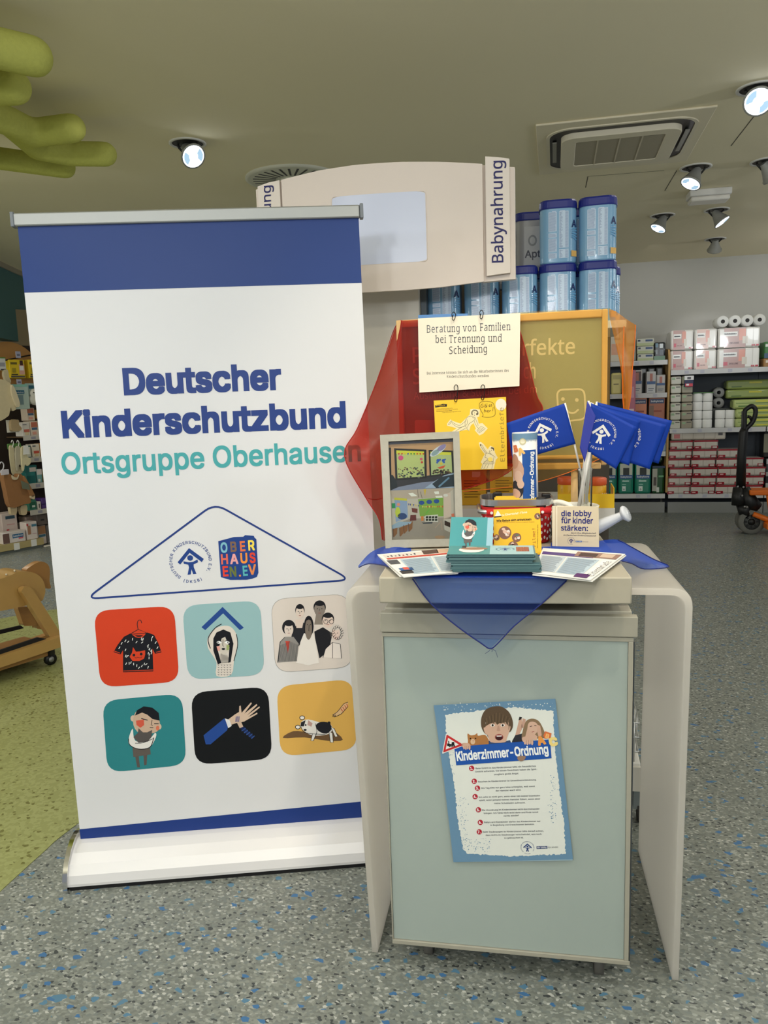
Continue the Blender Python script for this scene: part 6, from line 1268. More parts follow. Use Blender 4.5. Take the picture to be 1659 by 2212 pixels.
def rolls(x0, x1, z_, nrow, label, col, top=None):
    t = thing('toilet_roll_pack', label, 'paper pack', V(((x0+x1)/2, BY+.09, z_)), 0, 'white roll packs on the middle back shelf'); r_ = (x1-x0)/4
    for j in range(nrow):
        for k in range(2): MB().lathe([(r_*.4, .002), (r_*.93, .002), (r_*.99, .012), (r_*.99, .09), (r_*.93, .099), (r_*.4, .099)], 18, M=Matrix.Translation(((k-.5)*2*r_, 0, .1*j)), caps=False).build('paper_roll', mat('roll_'+col, {'white': (222, 224, 220), 'grey': (206, 206, 200)}[col], .4, coat=.3), t, world=False)
    if top: MB().box((-2*r_, -r_, .1*nrow+.001), (2*r_, r_, .1*nrow+.008)).build('green_label', mat('label_green', (96, 146, 84), .4), t, world=False)
for k, (pa, pb, n_, lab, tp_) in enumerate(((1498, 1542, 4, 'tall white roll pack with a green top beside the cream tissue packs', 1), (1548, 1592, 2, 'low white roll pack between the tall pack and the green packs', 0))): rolls(X(pa, 890), X(pb, 890), zB2+.001, n_, lab, 'white', tp_)
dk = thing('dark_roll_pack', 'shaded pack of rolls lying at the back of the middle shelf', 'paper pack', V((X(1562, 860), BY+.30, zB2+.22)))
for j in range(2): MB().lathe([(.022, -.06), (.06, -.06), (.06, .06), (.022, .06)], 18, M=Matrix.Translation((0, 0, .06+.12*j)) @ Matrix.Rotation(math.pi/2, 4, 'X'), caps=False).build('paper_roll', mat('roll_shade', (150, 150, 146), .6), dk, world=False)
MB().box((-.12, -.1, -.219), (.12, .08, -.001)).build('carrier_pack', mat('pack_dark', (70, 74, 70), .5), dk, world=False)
for r in range(3):
    h_ = .106; goods('green_tissue_pack', f'long pale green tissue pack, {ORD[r]} of the front stack behind the pallet truck handle', 'tissue pack', X(1590-6*(r == 2), 890), X(1690, 890), zB2+h_*r, zB2+h_*(r+1)-.004, BY+.0, .2, (176, 190, 116), [(.05, .55, .9, .62, (110, 140, 70)), (.1, .2, .3, .34, (96, 130, 60)), (.45, .7, .7, .86, (222, 216, 70)), (.45, .2, .7, .34, (222, 216, 70)), (.8, .3, .86, .5, (90, 100, 40))], M_film, .02, 'pale green tissue packs on the middle back shelf')
for r in range(2):
    h_ = .106; goods('green_tissue_pack', f'long pale green tissue pack at the back, {("lower", "upper")[r]} one above the front stack', 'tissue pack', X(1578, 850), X(1690, 850), zB2+.325+h_*r, zB2+.325+h_*(r+1)-.004, BY+.215, .18, (150, 164, 92), [(.1, .2, .3, .34, (96, 120, 60)), (.45, .6, .7, .8, (196, 190, 60))], M_film, .02, 'pale green tissue packs on the middle back shelf')
# bottom shelf: red and white packs in four stacks
RW = [(.0, .80, 1, 1.0, (150, 18, 36)), (.0, .0, .2, .22, (150, 18, 36)), (.02, .04, .30, .34, (150, 18, 36)), (.72, .04, 1.0, .36, (150, 18, 36)), (.77, .10, .95, .30, (206, 196, 190)), (.48, .0, .50, .8, (176, 166, 156)), (.06, .12, .2, .26, (222, 170, 170))]
for c_, (pa, pb, n_, nm) in enumerate(((1444, 1494, 6, 'left'), (1495, 1548, 6, 'second'), (1549, 1603, 5, 'third'), (1604, 1652, 4, 'right'))):
    for r in range(n_):
        h_ = .104; j = .012*((r*7+c_*3) % 3-1)
        goods('red_tissue_pack', f'red tissue pack, {ORD[r]} from below in the {nm} stack on the lowest back shelf' if r else f'red tissue pack at the bottom of the {nm} stack on the lowest back shelf', 'tissue pack', X(pa, 1010)+j, X(pb, 1010)+j-.006, z0+h_*r, z0+h_*(r+1)-.003, BY-.03+.01*(r % 2), .26, (206, 198, 188), RW, M_film, .022, 'red and white tissue packs on the lowest back shelf')
goods('long_tissue_pack', 'long white tissue pack lying on the red stacks under the middle shelf', 'tissue pack', X(1450, 950), X(1568, 950), z0+.104*6+.002, z0+.104*6+.098, BY-.0, .2, (206, 198, 186), [(.0, .86, .6, 1, (170, 40, 60))]+[(.2*k, 0, .2*k+.008, 1, (170, 160, 150)) for k in range(1, 5)]+[(.05, .2, .16, .7, (200, 120, 120)), (.86, .5, .94, .8, (90, 86, 84))], M_film, .018)
goods('dark_pack', 'dark pack with pale curls on the lowest back shelf right of the red stacks', 'pack', X(1655, 960), X(1720, 960), z0+.40, z0+.70, BY+.1, .2, (40, 36, 34), [(.0, .2, .25, .9, (140, 136, 116)), (.3, .1, 1, .8, (24, 22, 22))]); goods('black_white_pack', 'black and white striped pack under the dark one at the right picture edge', 'pack', X(1655, 1020), X(1720, 1020), z0, z0+.395, BY+.0, .3, (46, 46, 52), [(0, .15, 1, .3, (170, 176, 170)), (0, .5, 1, .62, (170, 176, 170)), (0, .85, 1, 1, (180, 180, 184))], M_film)
# left bay goods
LGN = (186, 196, 150)
for r in range(3): goods('wipes_box', f'white and pale green wipes box, {ORD[r] if r < 2 else "top one"} on the upper left bay shelf', 'box', X(1378-1*r, 760), X(1413, 760), zA1+.086*r, zA1+.086*(r+1)-.003, BY+.02, .2, (206, 208, 196), [(.0, .0, 1, .4, LGN), (.05, .62, .2, .84, (50, 60, 80)), (.5, .6, .92, .86, (60, 84, 130))], None, .006, 'wipes boxes on the upper left bay shelf')
goods('dark_green_pack', 'black and dark green pack on the upper left bay shelf', 'pack', X(1412, 760), X(1438, 760), zA1, zA1+.205, BY+.0, .2, (22, 30, 36), [(.04, .02, .96, .25, (46, 104, 60)), (.5, .68, .76, .92, (206, 212, 214)), (.2, .35, .32, .6, (120, 130, 136)), (.5, .3, .8, .58, (70, 80, 92)), (.14, .72, .36, .95, (60, 110, 130))], M_film, .02)
goods('pale_pack', 'pale pink pack on the upper left bay shelf seen through the orange veil', 'pack', X(1318, 740), X(1350, 740), zA1, zA1+.42, BY+.02, .2, (214, 206, 190), [(.1, .2, .9, .5, (226, 170, 140)), (.3, .6, .7, .66, (150, 150, 140))]); goods('round_white_box', 'white round-topped box behind the orange veil edge on the upper left bay shelf', 'box', X(1352, 740), X(1376, 740), zA1, zA1+.36, BY+.06, .2, (206, 204, 196), [(.1, .5, .9, .6, (170, 170, 160))], None, .03)
for k, (pa, pb, h_, c_, lab, y) in enumerate(((1366, 1387, .27, (206, 204, 200), 'tall white care box on the second left bay shelf, leftmost of three', 0), (1396, 1416, .25, (202, 204, 206), 'white care sachet box with a leaflet hanging below on the second left bay shelf', -.03), (1418, 1438, .21, (176, 172, 166), 'greyish care box right of the sachet box on the second left bay shelf', .02))):
    goods('care_box', lab, 'box', X(pa, 830), X(pb, 830), zA2, zA2+h_, BY+y, .12, c_, [(.1, .55, .9, .95, (80, 60, 60) if k == 0 else (190, 186, 184)), (.35, .55, .65, .9, (176, 110, 96)), (.05, .42, .95, .55, (60, 92, 140)), (.2, .2, .8, .24, (110, 116, 130)), (.2, .12, .7, .15, (110, 116, 130))], None, .008, 'care boxes on the second left bay shelf')
for k in range(3): goods('clear_bag', f'clear bag at the back of the second left bay shelf, {("left", "middle", "right")[k]} of three', 'bag', X(1386+18*k, 810), X(1402+18*k, 810), zA2, zA2+.30, BY+.2, .12, (110, 110, 108), (), M_film, .03, 'clear bags on the second left bay shelf')
goods('yellow_bag', 'pale yellow pack on the second left bay shelf seen through the orange veil', 'pack', X(1321, 830), X(1343, 830), zA2, zA2+.25, BY-.0, .15, (226, 214, 140), [(.1, .7, .9, .9, (190, 180, 120)), (.2, .45, .7, .5, (140, 130, 90))], None, .02); goods('pink_carton', 'tall pink patterned carton at the veil edge on the left bay', 'box', X(1352, 880), X(1369, 880), zA3, zA3+.62, BY-.2, .15, (186, 110, 130), [(.2, .1, .8, .3, (226, 200, 206)), (.2, .5, .8, .7, (206, 150, 166))]).location.z = zA3+.001
for k, (pa, pb, lab) in enumerate(((1368, 1397, 'orange carton with a blue name strip on the third left bay shelf, left one'), (1402, 1436, 'orange-brown carton on the third left bay shelf, right one'))): goods('orange_carton', lab, 'box', X(pa, 890), X(pb, 890), zA3, zA3+.30, BY+.0, .16, ((216, 140, 106), (176, 110, 84))[k], [(.05, .78, .95, .95, (50, 70, 110)), (.2, .45, .8, .52, (150, 70, 50)), (.0, .0, .3, .7, (130, 100, 84)) if k else (.2, .2, .6, .24, (150, 70, 50))], None, .006, 'orange cartons on the third left bay shelf', txt=(('babylove', .12, .88, .83, (226, 230, 236)),))
goods('blue_pack', 'pale blue pack on the fourth left bay shelf beside the flag corner', 'pack', X(1425, 960), X(1440, 960), zA4, zA4+.2, BY+.0, .16, (150, 170, 190), [(.1, .5, .9, .7, (90, 110, 140))])
GRN = (20, 128, 104)
for k, (pa, pb) in enumerate(((1298, 1333), (1336, 1369), (1371, 1407))):
    goods('nappy_pack', f'green nappy pack on the lowest left bay shelf, {("leftmost, half hidden", "middle", "right")[k]} of three', 'nappy pack', X(pa, 1040), X(pb, 1040), z0, z0+.365, BY-.0, .2, GRN, [(.1, .58, .9, .99, (196, 200, 186)), (.3, .62, .7, .85, (40, 44, 44)), (.08, .50, .92, .62, (36, 80, 140)), (.25, .40, .7, .45, (180, 220, 206)), (.25, .30, .5, .33, (150, 206, 190)), (.25, .10, .48, .26, (220, 232, 226)), (.25, .10, .48, .26, (222, 234, 228))], M_film, .03, 'green nappy packs on the lowest left bay shelf', txt=(('babylove', .14, .86, .535, (226, 232, 236)), ('Pants', .28, .68, .405, (190, 226, 214)), ('6', .32, .41, .13, (20, 60, 60))))
goods('dark_nappy_pack', 'dark green nappy pack right of the three green ones on the lowest left bay shelf', 'nappy pack', X(1409, 1040), X(1436, 1040), z0, z0+.33, BY+.0, .2, (12, 76, 34), [(.0, .1, .4, .9, (170, 170, 158)), (.1, .3, .34, .6, (80, 70, 64)), (.5, .6, .9, .66, (110, 170, 120)), (.35, .06, .56, .24, (206, 214, 206)), (0, .92, 1, 1, (40, 56, 90))], M_film, .03); goods('dark_nappy_pack', 'dark nappy pack lying above at the rear of the lowest left bay shelf', 'nappy pack', X(1405, 1000), X(1436, 1000), z0+.34, z0+.50, BY+.12, .2, (18, 50, 36), [(.1, .3, .9, .5, (90, 130, 110))], M_film, .03)

# ----------------------------------------------------------------- pallet truck
PY_ = 8.10
pk = thing('pallet_truck', 'orange pallet truck with a black pump handle at the right picture edge', 'pallet truck', at_z(1622, 1153, 0)); k_ = 7.13
pp = lambda x, y, Y=PY_: at_y(1560+x/k_, 860+y/k_, Y)
M_po = mat('truck_orange', (216, 106, 24), .4); M_pb = mat('truck_black', (20, 20, 20), .4); M_tyre = mat('grey_tyre', (110, 110, 104), .8); M_hub = mat('hub_grey', (84, 86, 84), .6)
MB().tube([pp(285, 1390), pp(300, 900), pp(330, 520), pp(345, 480)], [.045, .042, .040, .036], 12).build('pump_handle', M_pb, pk)
MB().tube(catmull([pp(345, 500), pp(345, 330), pp(350, 200), pp(400, 150), pp(450, 122), pp(500, 150), pp(515, 220), pp(490, 320), pp(450, 390), pp(390, 450), pp(350, 500)], 4), .022, 10).build('grip_loop', M_pb, pk)
MB().tube([pp(392, 285), pp(430, 290), pp(450, 340)], .014, 8).build('release_lever', M_pb, pk); MB().tube([pp(318, 200), pp(312, 500)], .012, 8).build('trim_bar', mat('trim_grey', (70, 70, 72), .4), pk)
MB().tube([pp(250, 1370), pp(255, 1520), pp(260, 1640)], [.05, .065, .07], 12).build('pump_body', M_pb, pk); MB().tube([pp(340, 1390), pp(420, 1600), pp(540, 1700)], [.05, .08, .06], 12).build('hydraulic_unit', M_pb, pk); MB().tube([pp(330, 1640), pp(350, 1760), pp(400, 1800)], [.07, .06, .05], 12).build('axle_fork', M_pb, pk)
for x, y in ((308, 1503), (347, 1673), (382, 1680), (240, 1365), (328, 1372)): MB().ball(pp(x, y, PY_-.085), .012, 8).build('bolt', mat('bolt_steel', (150, 150, 150), .3, .8), pk)
wr_ = .122
def wheel(c0, name):
    Mx = Matrix.Translation(c0) @ Matrix.Rotation(math.pi/2, 4, 'X')
    w0 = MB().lathe([(wr_*.62, -.03), (wr_*.95, -.03), (wr_, -.02), (wr_, .02), (wr_*.95, .03), (wr_*.62, .03)], 32, M=Mx, caps=False).build(name, M_tyre, pk)
    MB().lathe([(.0001, .012), (wr_*.63, .012), (wr_*.63, -.012), (.0001, -.012)], 24, M=Mx, caps=False).build('hub', M_hub, w0)
    MB().lathe([(.0001, .034), (.03, .032), (.034, .013)], 16, M=Mx, caps=False).build('hub_cap', M_pb, w0)
    for q in range(8):
        a = q*math.pi/4; MB().add([Mx @ V((math.cos(a+e)*r_, math.sin(a+e)*r_, .0128)) for e, r_ in ((-.2, .042), (.2, .042), (.13, .07), (-.13, .07))], [(0, 1, 2, 3)]).build('hub_opening', M_pb, w0)
w1 = pp(445, 1948, PY_-.02); w1.z = wr_; wheel(w1, 'steering_wheel'); w2 = pp(400, 1930, PY_+.10); w2.z = wr_; wheel(w2, 'steering_wheel')
q3 = [pp(395, 1405), pp(1500, 1380), pp(1500, 1480), pp(400, 1480)]
MB().box((q3[0].x, PY_-.10, q3[3].z), (q3[1].x, PY_+.14, q3[0].z)).build('top_plate', M_po, pk, bev=.01)
a0, a1 = pp(640, 1480), pp(720, 1800); MB().prism([(a0.x, a0.z), (a0.x+.5, a0.z), (a0.x+.5, a1.z), (a1.x-.02, a1.z)], .02, M=Matrix(((1, 0, 0, 0), (0, 0, -1, PY_-.08), (0, 1, 0, 0), (0, 0, 0, 1)))).build('side_plate', M_po, pk)
MB().tube([pp(480, 1785, PY_-.07), pp(720, 1880, PY_-.07), pp(1300, 2050, PY_-.07)], [.024, .028, .03], 10).build('push_rod', M_po, pk)
for Y in (PY_-.12, PY_+.12):
    f0 = pp(660, 1990, Y); MB().box((f0.x, Y-.07, .07), (f0.x+1.1, Y+.07, .13)).build('fork', M_po, pk, bev=.008); MB().tube([(f0.x+1.0, Y-.05, .041), (f0.x+1.0, Y+.05, .041)], .04, 16).build('fork_roller', M_hub, pk)
# ================================================================= LEFT BACKGROUND: BABY GOODS WALL
ld = V((.40, .917, 0)).normalized(); LP = at_z(95, 1182, 0) - V((ld.y, -ld.x, 0))*.02
LW = Fr(LP, ld, (0, 0, 1)); L = lambda x, y, d=0.: LW.hit(x, y, d); LM = LW.M
lv = lambda x, y: V(LW.uv(x, y))
def lbox(px0, py0, px1, py1, d0, d1, name, m_, parent, bev=0., zlo=None):
    a = LW.hit(px0, (py0+py1)/2, d1)-LW.O; c_ = LW.hit(px1, (py0+py1)/2, d1)-LW.O; t_ = LW.hit((px0+px1)/2, py0, d1)-LW.O; b_ = LW.hit((px0+px1)/2, py1, d1)-LW.O
    z1, zz = t_.z, b_.z if zlo is None else zlo
    return MB().box((a.dot(LW.ex), zz, d0), (c_.dot(LW.ex), z1, d1), M=LM()).build(name, m_, parent, bev=bev)
wl = thing('goods_wall', 'dark shelf wall with baby goods on hooks and shelves at the left picture edge', 'shelf', L(60, 1150, -.3))
M_dk = mat('dark_brown_back', (52, 40, 32), .8); M_rl = mat('rail_cream', (196, 190, 178), .4)
u0, u1 = lv(-160, 1000).x, lv(190, 1000).x
MB().box((u0, 0, -.36), (u1, 2.12, -.34), M=LM()).build('back_panel', M_dk, wl)
MB().box((u0, 2.12, -.40), (u1, 2.50, -.38), M=LM()).build('upper_panel', mat('upper_beige', (150, 134, 104), .7), wl)
RZ = []
for k, (x0, y0, x1, y1) in enumerate(((50, 941, 130, 951), (57, 988, 130, 999), (60, 1044, 135, 1056), (65, 1101, 140, 1112))):
    a = lv(x0, y0); zt_ = L((x0+x1)/2-25, y0).z; zb_ = L((x0+x1)/2-25, y1).z; RZ.append(zt_-.008)
    s = MB().box((a.x, zt_-.020, -.33), (u1, zt_-.008, -.005), M=LM()).build('shelf', mat('shelf_brown', (96, 74, 52), .6), wl); MB().box((a.x, zb_, -.004), (u1, zt_, .006), M=LM()).build('price_rail', M_rl, s)
    for j in range(3): MB().box((a.x+.08+.17*j, zb_+.012, .0064), (a.x+.13+.17*j, zt_-.012, .0074), M=LM()).build('price_tag', mat('tag_grey', (150, 148, 160), .5), s)
# arch-shaped sign, hooks
arch = thing('arch_sign', 'plain tan arch panel above the hooks on the left goods wall', 'sign', L(40, 780, -.3))
ac_ = lv(58, 800); RR_ = (lv(58, 800)-lv(58, 734)).length
MB().prism([(ac_.x+RR_*1.25*math.cos(a), ac_.y-.18+(RR_+.18)*math.sin(a)) for a in (math.pi*i/24 for i in range(25))], .02, M=LM(-.335)).build('panel', mat('arch_tan', (176, 128, 70), .6), arch)
hb = MB().tube([L(-20, 785, -.05), L(80, 764, -.05)], .007, 6).build('hook_bar', mat('bar_dark', (50, 44, 40), .4, .6), wl)
def hk(x, y, d0=-.33, d1=0.): MB().tube([L(x, y, d0), L(x, y, d1)], .005, 6).build('hook', MATS['bar_dark'], wl)
GP = printed('left_goods_print', .4)
def lgood(name, label, cat, px0, py0, px1, py1, d0, d1, col, decals=(), bev=.006, zlo=None, group=None, m_=None, txt=()):
    a = (LW.hit(px0, (py0+py1)/2, d1)-LW.O).dot(LW.ex); c_ = (LW.hit(px1, (py0+py1)/2, d1)-LW.O).dot(LW.ex); z1 = L((px0+px1)/2, py0, d1).z; zz = L((px0+px1)/2, py1, d1).z if zlo is None else zlo
    m0 = m_ or mat('goods_%d_%d_%d' % col, col, .5); o = MB().box((a, zz, d0), (c_, z1, d1), M=LM()).build(name, m0, None, bev=bev); tag(o, label, cat, group)
    if decals:
        b = MB(); [b.add([LW.P(a+(c_-a)*u, zz+(z1-zz)*v, d1+.001+.0006*i) for u, v in ((p0, q0_), (p1, q0_), (p1, q1_), (p0, q1_))], [(0, 1, 2, 3)], c) for i, (p0, q0_, p1, q1_, c) in enumerate(decals)]; b.build('printed_label', GP, o)
    if txt:
        c = Canvas(LW, d1+.0038); c.raw = True
        for s_, u0, u1, v, cl in txt: c.text(s_, (a+(c_-a)*u0, zz+(z1-zz)*v), (a+(c_-a)*u1, zz+(z1-zz)*v), cl, 1, bold=.02, res=1)
        c.build('lettering', GP, o)
    return o
YP = [(.05, .04, .95, .14, (90, 84, 76)), (.08, .74, .5, .86, (110, 96, 30)), (.15, .3, .4, .55, (170, 150, 30)), (.08, .18, .5, .23, (40, 40, 50)), (.6, .2, .95, .75, (222, 170, 150)), (.64, .42, .9, .66, (236, 234, 230)), (.68, .7, .88, .96, (70, 40, 34))]
hk(40, 771); hk(70, 768)
lgood('yellow_garment_box', 'yellow box with a pregnant figure hanging on the upper hook of the left wall', 'box', 21, 777, 54, 817, -.10, -.02, (232, 200, 30), YP); lgood('yellow_garment_box', 'yellow box right of the one with the figure, cut by the banner', 'box', 62, 777, 96, 817, -.10, -.02, (226, 194, 30), YP); lgood('yellow_garment_box', 'narrow yellow box behind the one with the figure on the left wall', 'box', 13, 779, 22, 816, -.20, -.11, (196, 168, 30))
lgood('price_card', 'small pale price card clipped on the hook bar above the yellow boxes', 'card', 34, 759, 45, 773, .0, .006, (170, 170, 190), [(.2, .3, .8, .6, (110, 110, 130))]); lgood('price_card', 'small pale price card above the mint hanging box on the left wall', 'card', 36, 819, 47, 831, .02, .026, (176, 176, 196), [(.2, .3, .8, .6, (110, 110, 130))])
MT = [(.34, .62, .78, .76, (40, 100, 130)), (.3, .18, .7, .55, (120, 146, 150)), (.35, .56, .75, .58, (110, 140, 140)), (.05, .9, .95, 1, (140, 196, 180))]
hk(40, 829); hk(74, 828)
lgood('mint_hanging_box', 'mint hanging box with a grey window and blue oval under the yellow boxes', 'box', 19, 830, 63, 884, -.02, .03, (186, 206, 196), MT, txt=(('babylove', .38, .74, .655, (226, 232, 236)),)); lgood('mint_hanging_card', 'mint card with a white toy rabbit beside the mint hanging box', 'card', 56, 828, 92, 873, -.06, -.05, (170, 196, 190), [(.2, .74, .8, .9, (50, 110, 130))])
rb = thing('toy_rabbit', 'white stuffed toy rabbit fixed on the mint card on the left wall', 'toy', L(74, 860, 0)); MB().ball(L(74, 850, .03), (.045, .045, .05), 12).build('head', mat('plush_white', (222, 218, 206), .9), rb); MB().ball(L(77, 863, .03), (.075, .06, .06), 12).build('body', MATS['plush_white'], rb); [MB().ball(L(x, 848, .076), .007, 8).build('eye', mat('eye_black', (20, 20, 20), .3), rb) for x in (73, 76)]
lgood('white_carded_item', 'white carded item at the very left edge beside the yellow box', 'card', -12, 772, 13, 800, .02, .05, (206, 206, 200), [(.3, .3, .9, .6, (150, 150, 156)), (.5, .0, .95, .12, (70, 70, 80)), (.2, .93, 1, 1, (80, 140, 60))])
# clothing: outlines with thickness
def garment(name, label, pts, d, th, col, cat='clothing', parent=None):
    q = [lv(*p) for p in pts]; b = MB().prism([(p.x, p.y) for p in catmull(q, 3, True)], th, M=LM(d)); m_ = mat('cloth_%d_%d_%d' % col, col, .9, noise=.08, nscale=30)
    o = b.build(name, m_, parent, bev=.010, seg=2)
    if not parent: tag(o, label, cat)
    return o
garment('cream_socks', 'cream tights hanging at the left edge above the cream shirt', [(2, 800), (9, 800), (12, 815), (16, 823), (14, 829), (7, 826), (1, 812)], .03, .04, (196, 184, 152))
cs_ = garment('cream_shirt', 'cream long-sleeved baby shirt at the left edge beside the mint box', [(-20, 826), (6, 828), (15, 845), (24, 870), (25, 878), (19, 882), (20, 885), (12, 888), (9, 880), (6, 892), (2, 900), (-20, 905)], .08, .05, (206, 192, 156)); garment('sleeve', '', [(8, 832), (16, 846), (25, 873), (20, 880), (13, 868), (7, 848)], .132, .03, (214, 200, 166), parent=cs_)
bt = lgood('bootie_card', 'white card carrying a pair of tan booties on the left wall', 'card', 14, 907, 41, 934, .03, .034, (222, 218, 206)); b_ = garment('bootie', '', [(16, 908), (31, 908), (31, 917), (37, 924), (35, 930), (24, 932), (16, 929)], .036, .05, (170, 148, 112), parent=bt)
sk = thing('sock_bundle', 'bundle of cream socks on white hooks under the booties on the left wall', 'socks', L(35, 1020, .05))
for k, dx in enumerate((0, 9, 18)): garment('sock', '', [(17+dx, 968), (27+dx, 966), (29+dx, 985), (38+dx*.9, 990), (38+dx*.9, 1000), (31+dx*.9, 1006), (24+dx, 1003), (22+dx, 1015), (19+dx, 1012)] if k else [(16, 967), (25, 967), (28, 1005), (42, 1008), (44, 1020), (30, 1026), (22, 1020)], .02+.03*k, .025, ((196, 186, 152), (176, 170, 150), (214, 204, 166))[k], parent=sk)
MB().prism([(p.x, p.y) for p in [lv(36, 962), (lv(46, 962)), lv(50, 980), lv(36, 982)]], .004, M=LM(.125)).build('paper_tag', mat('tag_white', (226, 226, 220), .6), sk)
for x in (27, 39): MB().tube(catmull([L(x, 967, .06), L(x+2, 956, .06), L(x-1, 951, .06), L(x-3, 956, .06)], 3), .004, 6).build('hook_loop', mat('tag_white', (226, 226, 220), .6), sk)
lgood('green_header', 'green header cards behind the socks on the left wall', 'card', 16, 958, 46, 970, .0, .01, (84, 130, 60))
ct = thing('brown_coat', 'brown baby coat with cream cuffs on a hanger at the left edge', 'clothing', L(22, 1090, .1))
garment('coat_body', '', [(-12, 1022), (4, 1024), (8, 1030), (16, 1030), (21, 1022), (30, 1028), (36, 1048), (44, 1070), (46, 1084), (30, 1088), (4, 1094), (-6, 1060)], .10, .08, (150, 106, 66), parent=ct); garment('sleeve', '', [(28, 1026), (36, 1038), (50, 1064), (50, 1070), (44, 1070), (38, 1055), (30, 1040)], .17, .04, (156, 112, 70), parent=ct)
garment('cuff', '', [(44, 1068), (51, 1066), (51, 1076), (44, 1074)], .17, .04, (200, 184, 150), parent=ct); garment('lining', '', [(4, 1025), (9, 1029), (16, 1030), (20, 1023), (16, 1034), (6, 1034)], .182, .01, (206, 192, 160), parent=ct)
for x in (8, 30): garment('trouser_leg', '', [(x-2, 1092), (x+11, 1090), (x+11, 1108), (x+2, 1111), (x-1, 1106)], .10, .05, (196, 176, 140), parent=ct)
MB().prism([(p.x, p.y) for p in [lv(20, 1036), lv(38, 1044), (lv(40, 1056)), lv(24, 1054)]], .004, M=LM(.215)).build('price_tag', mat('tag_green', (106, 112, 92), .6), ct)
MB().tube(catmull([L(-10, 1027, .14), L(5, 1016, .14), L(8, 1004, .14), L(3, 998, .14), L(-1, 1003, .14)], 4), .006, 6).build('hanger', mat('hanger_white', (206, 206, 210), .4), ct)
lgood('white_insert', 'white hanger insert above the collar of the brown coat', 'card', 2, 1014, 20, 1026, .20, .21, (206, 200, 206))
# cartons on the shelves
PB = (222, 206, 186); PD = [(.1, .6, .9, .95, (190, 110, 84)), (.15, .42, .85, .58, (70, 100, 130)), (.2, .1, .7, .3, (222, 160, 140))]
lgood('tea_carton', 'pale carton standing on top of the upper shelf row on the left wall', 'box', 58, 881, 75, 909, -.2, -.08, PB, PD); lgood('tea_carton', 'white carton, left one of the upper shelf row on the left wall', 'box', 48, 912, 65, 943, -.16, -.02, (222, 216, 206), [(.1, .8, .6, .86, (110, 110, 116)), (.2, .3, .9, .5, (206, 110, 90)), (.3, .1, .8, .3, (216, 200, 160))], zlo=RZ[0]+.001); lgood('tea_carton', 'pink carton, second of the upper shelf row on the left wall', 'box', 66, 910, 83, 943, -.16, -.02, PB, PD, zlo=RZ[0]+.001); lgood('tea_carton', 'yellowish carton at the banner edge of the upper shelf row', 'box', 84.5, 909, 100, 942, -.16, -.02, (206, 204, 140), zlo=RZ[0]+.001)
lgood('yellow_back_carton', 'ochre carton beside the pale carton, cut by the banner edge', 'box', 76, 885, 94, 904, -.28, -.18, (196, 146, 60))
lgood('green_can', 'dark green packet with a white label on the second left shelf', 'pack', 48, 963, 67, 987, -.14, -.02, (50, 96, 84), [(.45, .1, .95, .9, (226, 224, 206))], zlo=RZ[1]+.001); lgood('tea_carton', 'cream carton with a red arc on the second left shelf', 'box', 69, 959, 86, 986, -.14, -.02, (226, 216, 196), [(.2, .3, .9, .5, (206, 90, 70)), (.3, .1, .8, .3, (214, 196, 150)), (.1, .8, .5, .9, (110, 110, 110))], zlo=RZ[1]+.001); lgood('tea_carton', 'orange carton at the banner edge on the second left shelf', 'box', 87, 957, 103, 985, -.14, -.02, (226, 180, 130), [(.1, .5, .9, .9, (206, 120, 90))], zlo=RZ[1]+.001)
lgood('teal_box', 'open teal box with a cloth picture on the third left shelf', 'box', 56, 1020, 78, 1044, -.16, -.02, (40, 120, 116), [(.1, .1, .9, .7, (30, 100, 98))], zlo=RZ[2]+.001); lgood('teal_flap', 'teal raised lid with a white cloth above the teal box', 'box', 54, 1005, 80, 1021, -.10, -.03, (44, 116, 114), [(.35, .1, .9, .7, (206, 196, 186))]); lgood('white_bottle', 'white and teal bottle beside the teal box on the third left shelf', 'bottle', 80, 1013, 91, 1043, -.10, -.02, (110, 160, 158), [(0, .6, 1, 1, (216, 206, 200)), (.15, .1, .6, .3, (216, 216, 206))], zlo=RZ[2]+.001); lgood('olive_bottle', 'olive packet at the banner edge on the third left shelf', 'pack', 92, 1014, 106, 1042, -.10, -.02, (120, 110, 60), zlo=RZ[2]+.001)
lgood('green_wipes', 'clear green box on the lowest left shelf row', 'box', 62, 1080, 79, 1101, -.16, -.02, (60, 126, 106), [(.1, .2, .9, .8, (40, 100, 76)), (.4, .3, .8, .5, (206, 216, 206))], zlo=RZ[3]+.001); lgood('white_tube_pack', 'slim white pack between the green box and the purple pack', 'pack', 81, 1083, 89, 1100, -.16, -.02, (216, 210, 200), [(.3, .2, .7, .7, (120, 110, 106))], zlo=RZ[3]+.001); lgood('purple_pack', 'purple pack at the right of the lowest left shelf row', 'pack', 90, 1076, 104, 1099, -.16, -.02, (84, 56, 126), [(.0, .4, 1, .5, (50, 36, 90))], zlo=RZ[3]+.001)
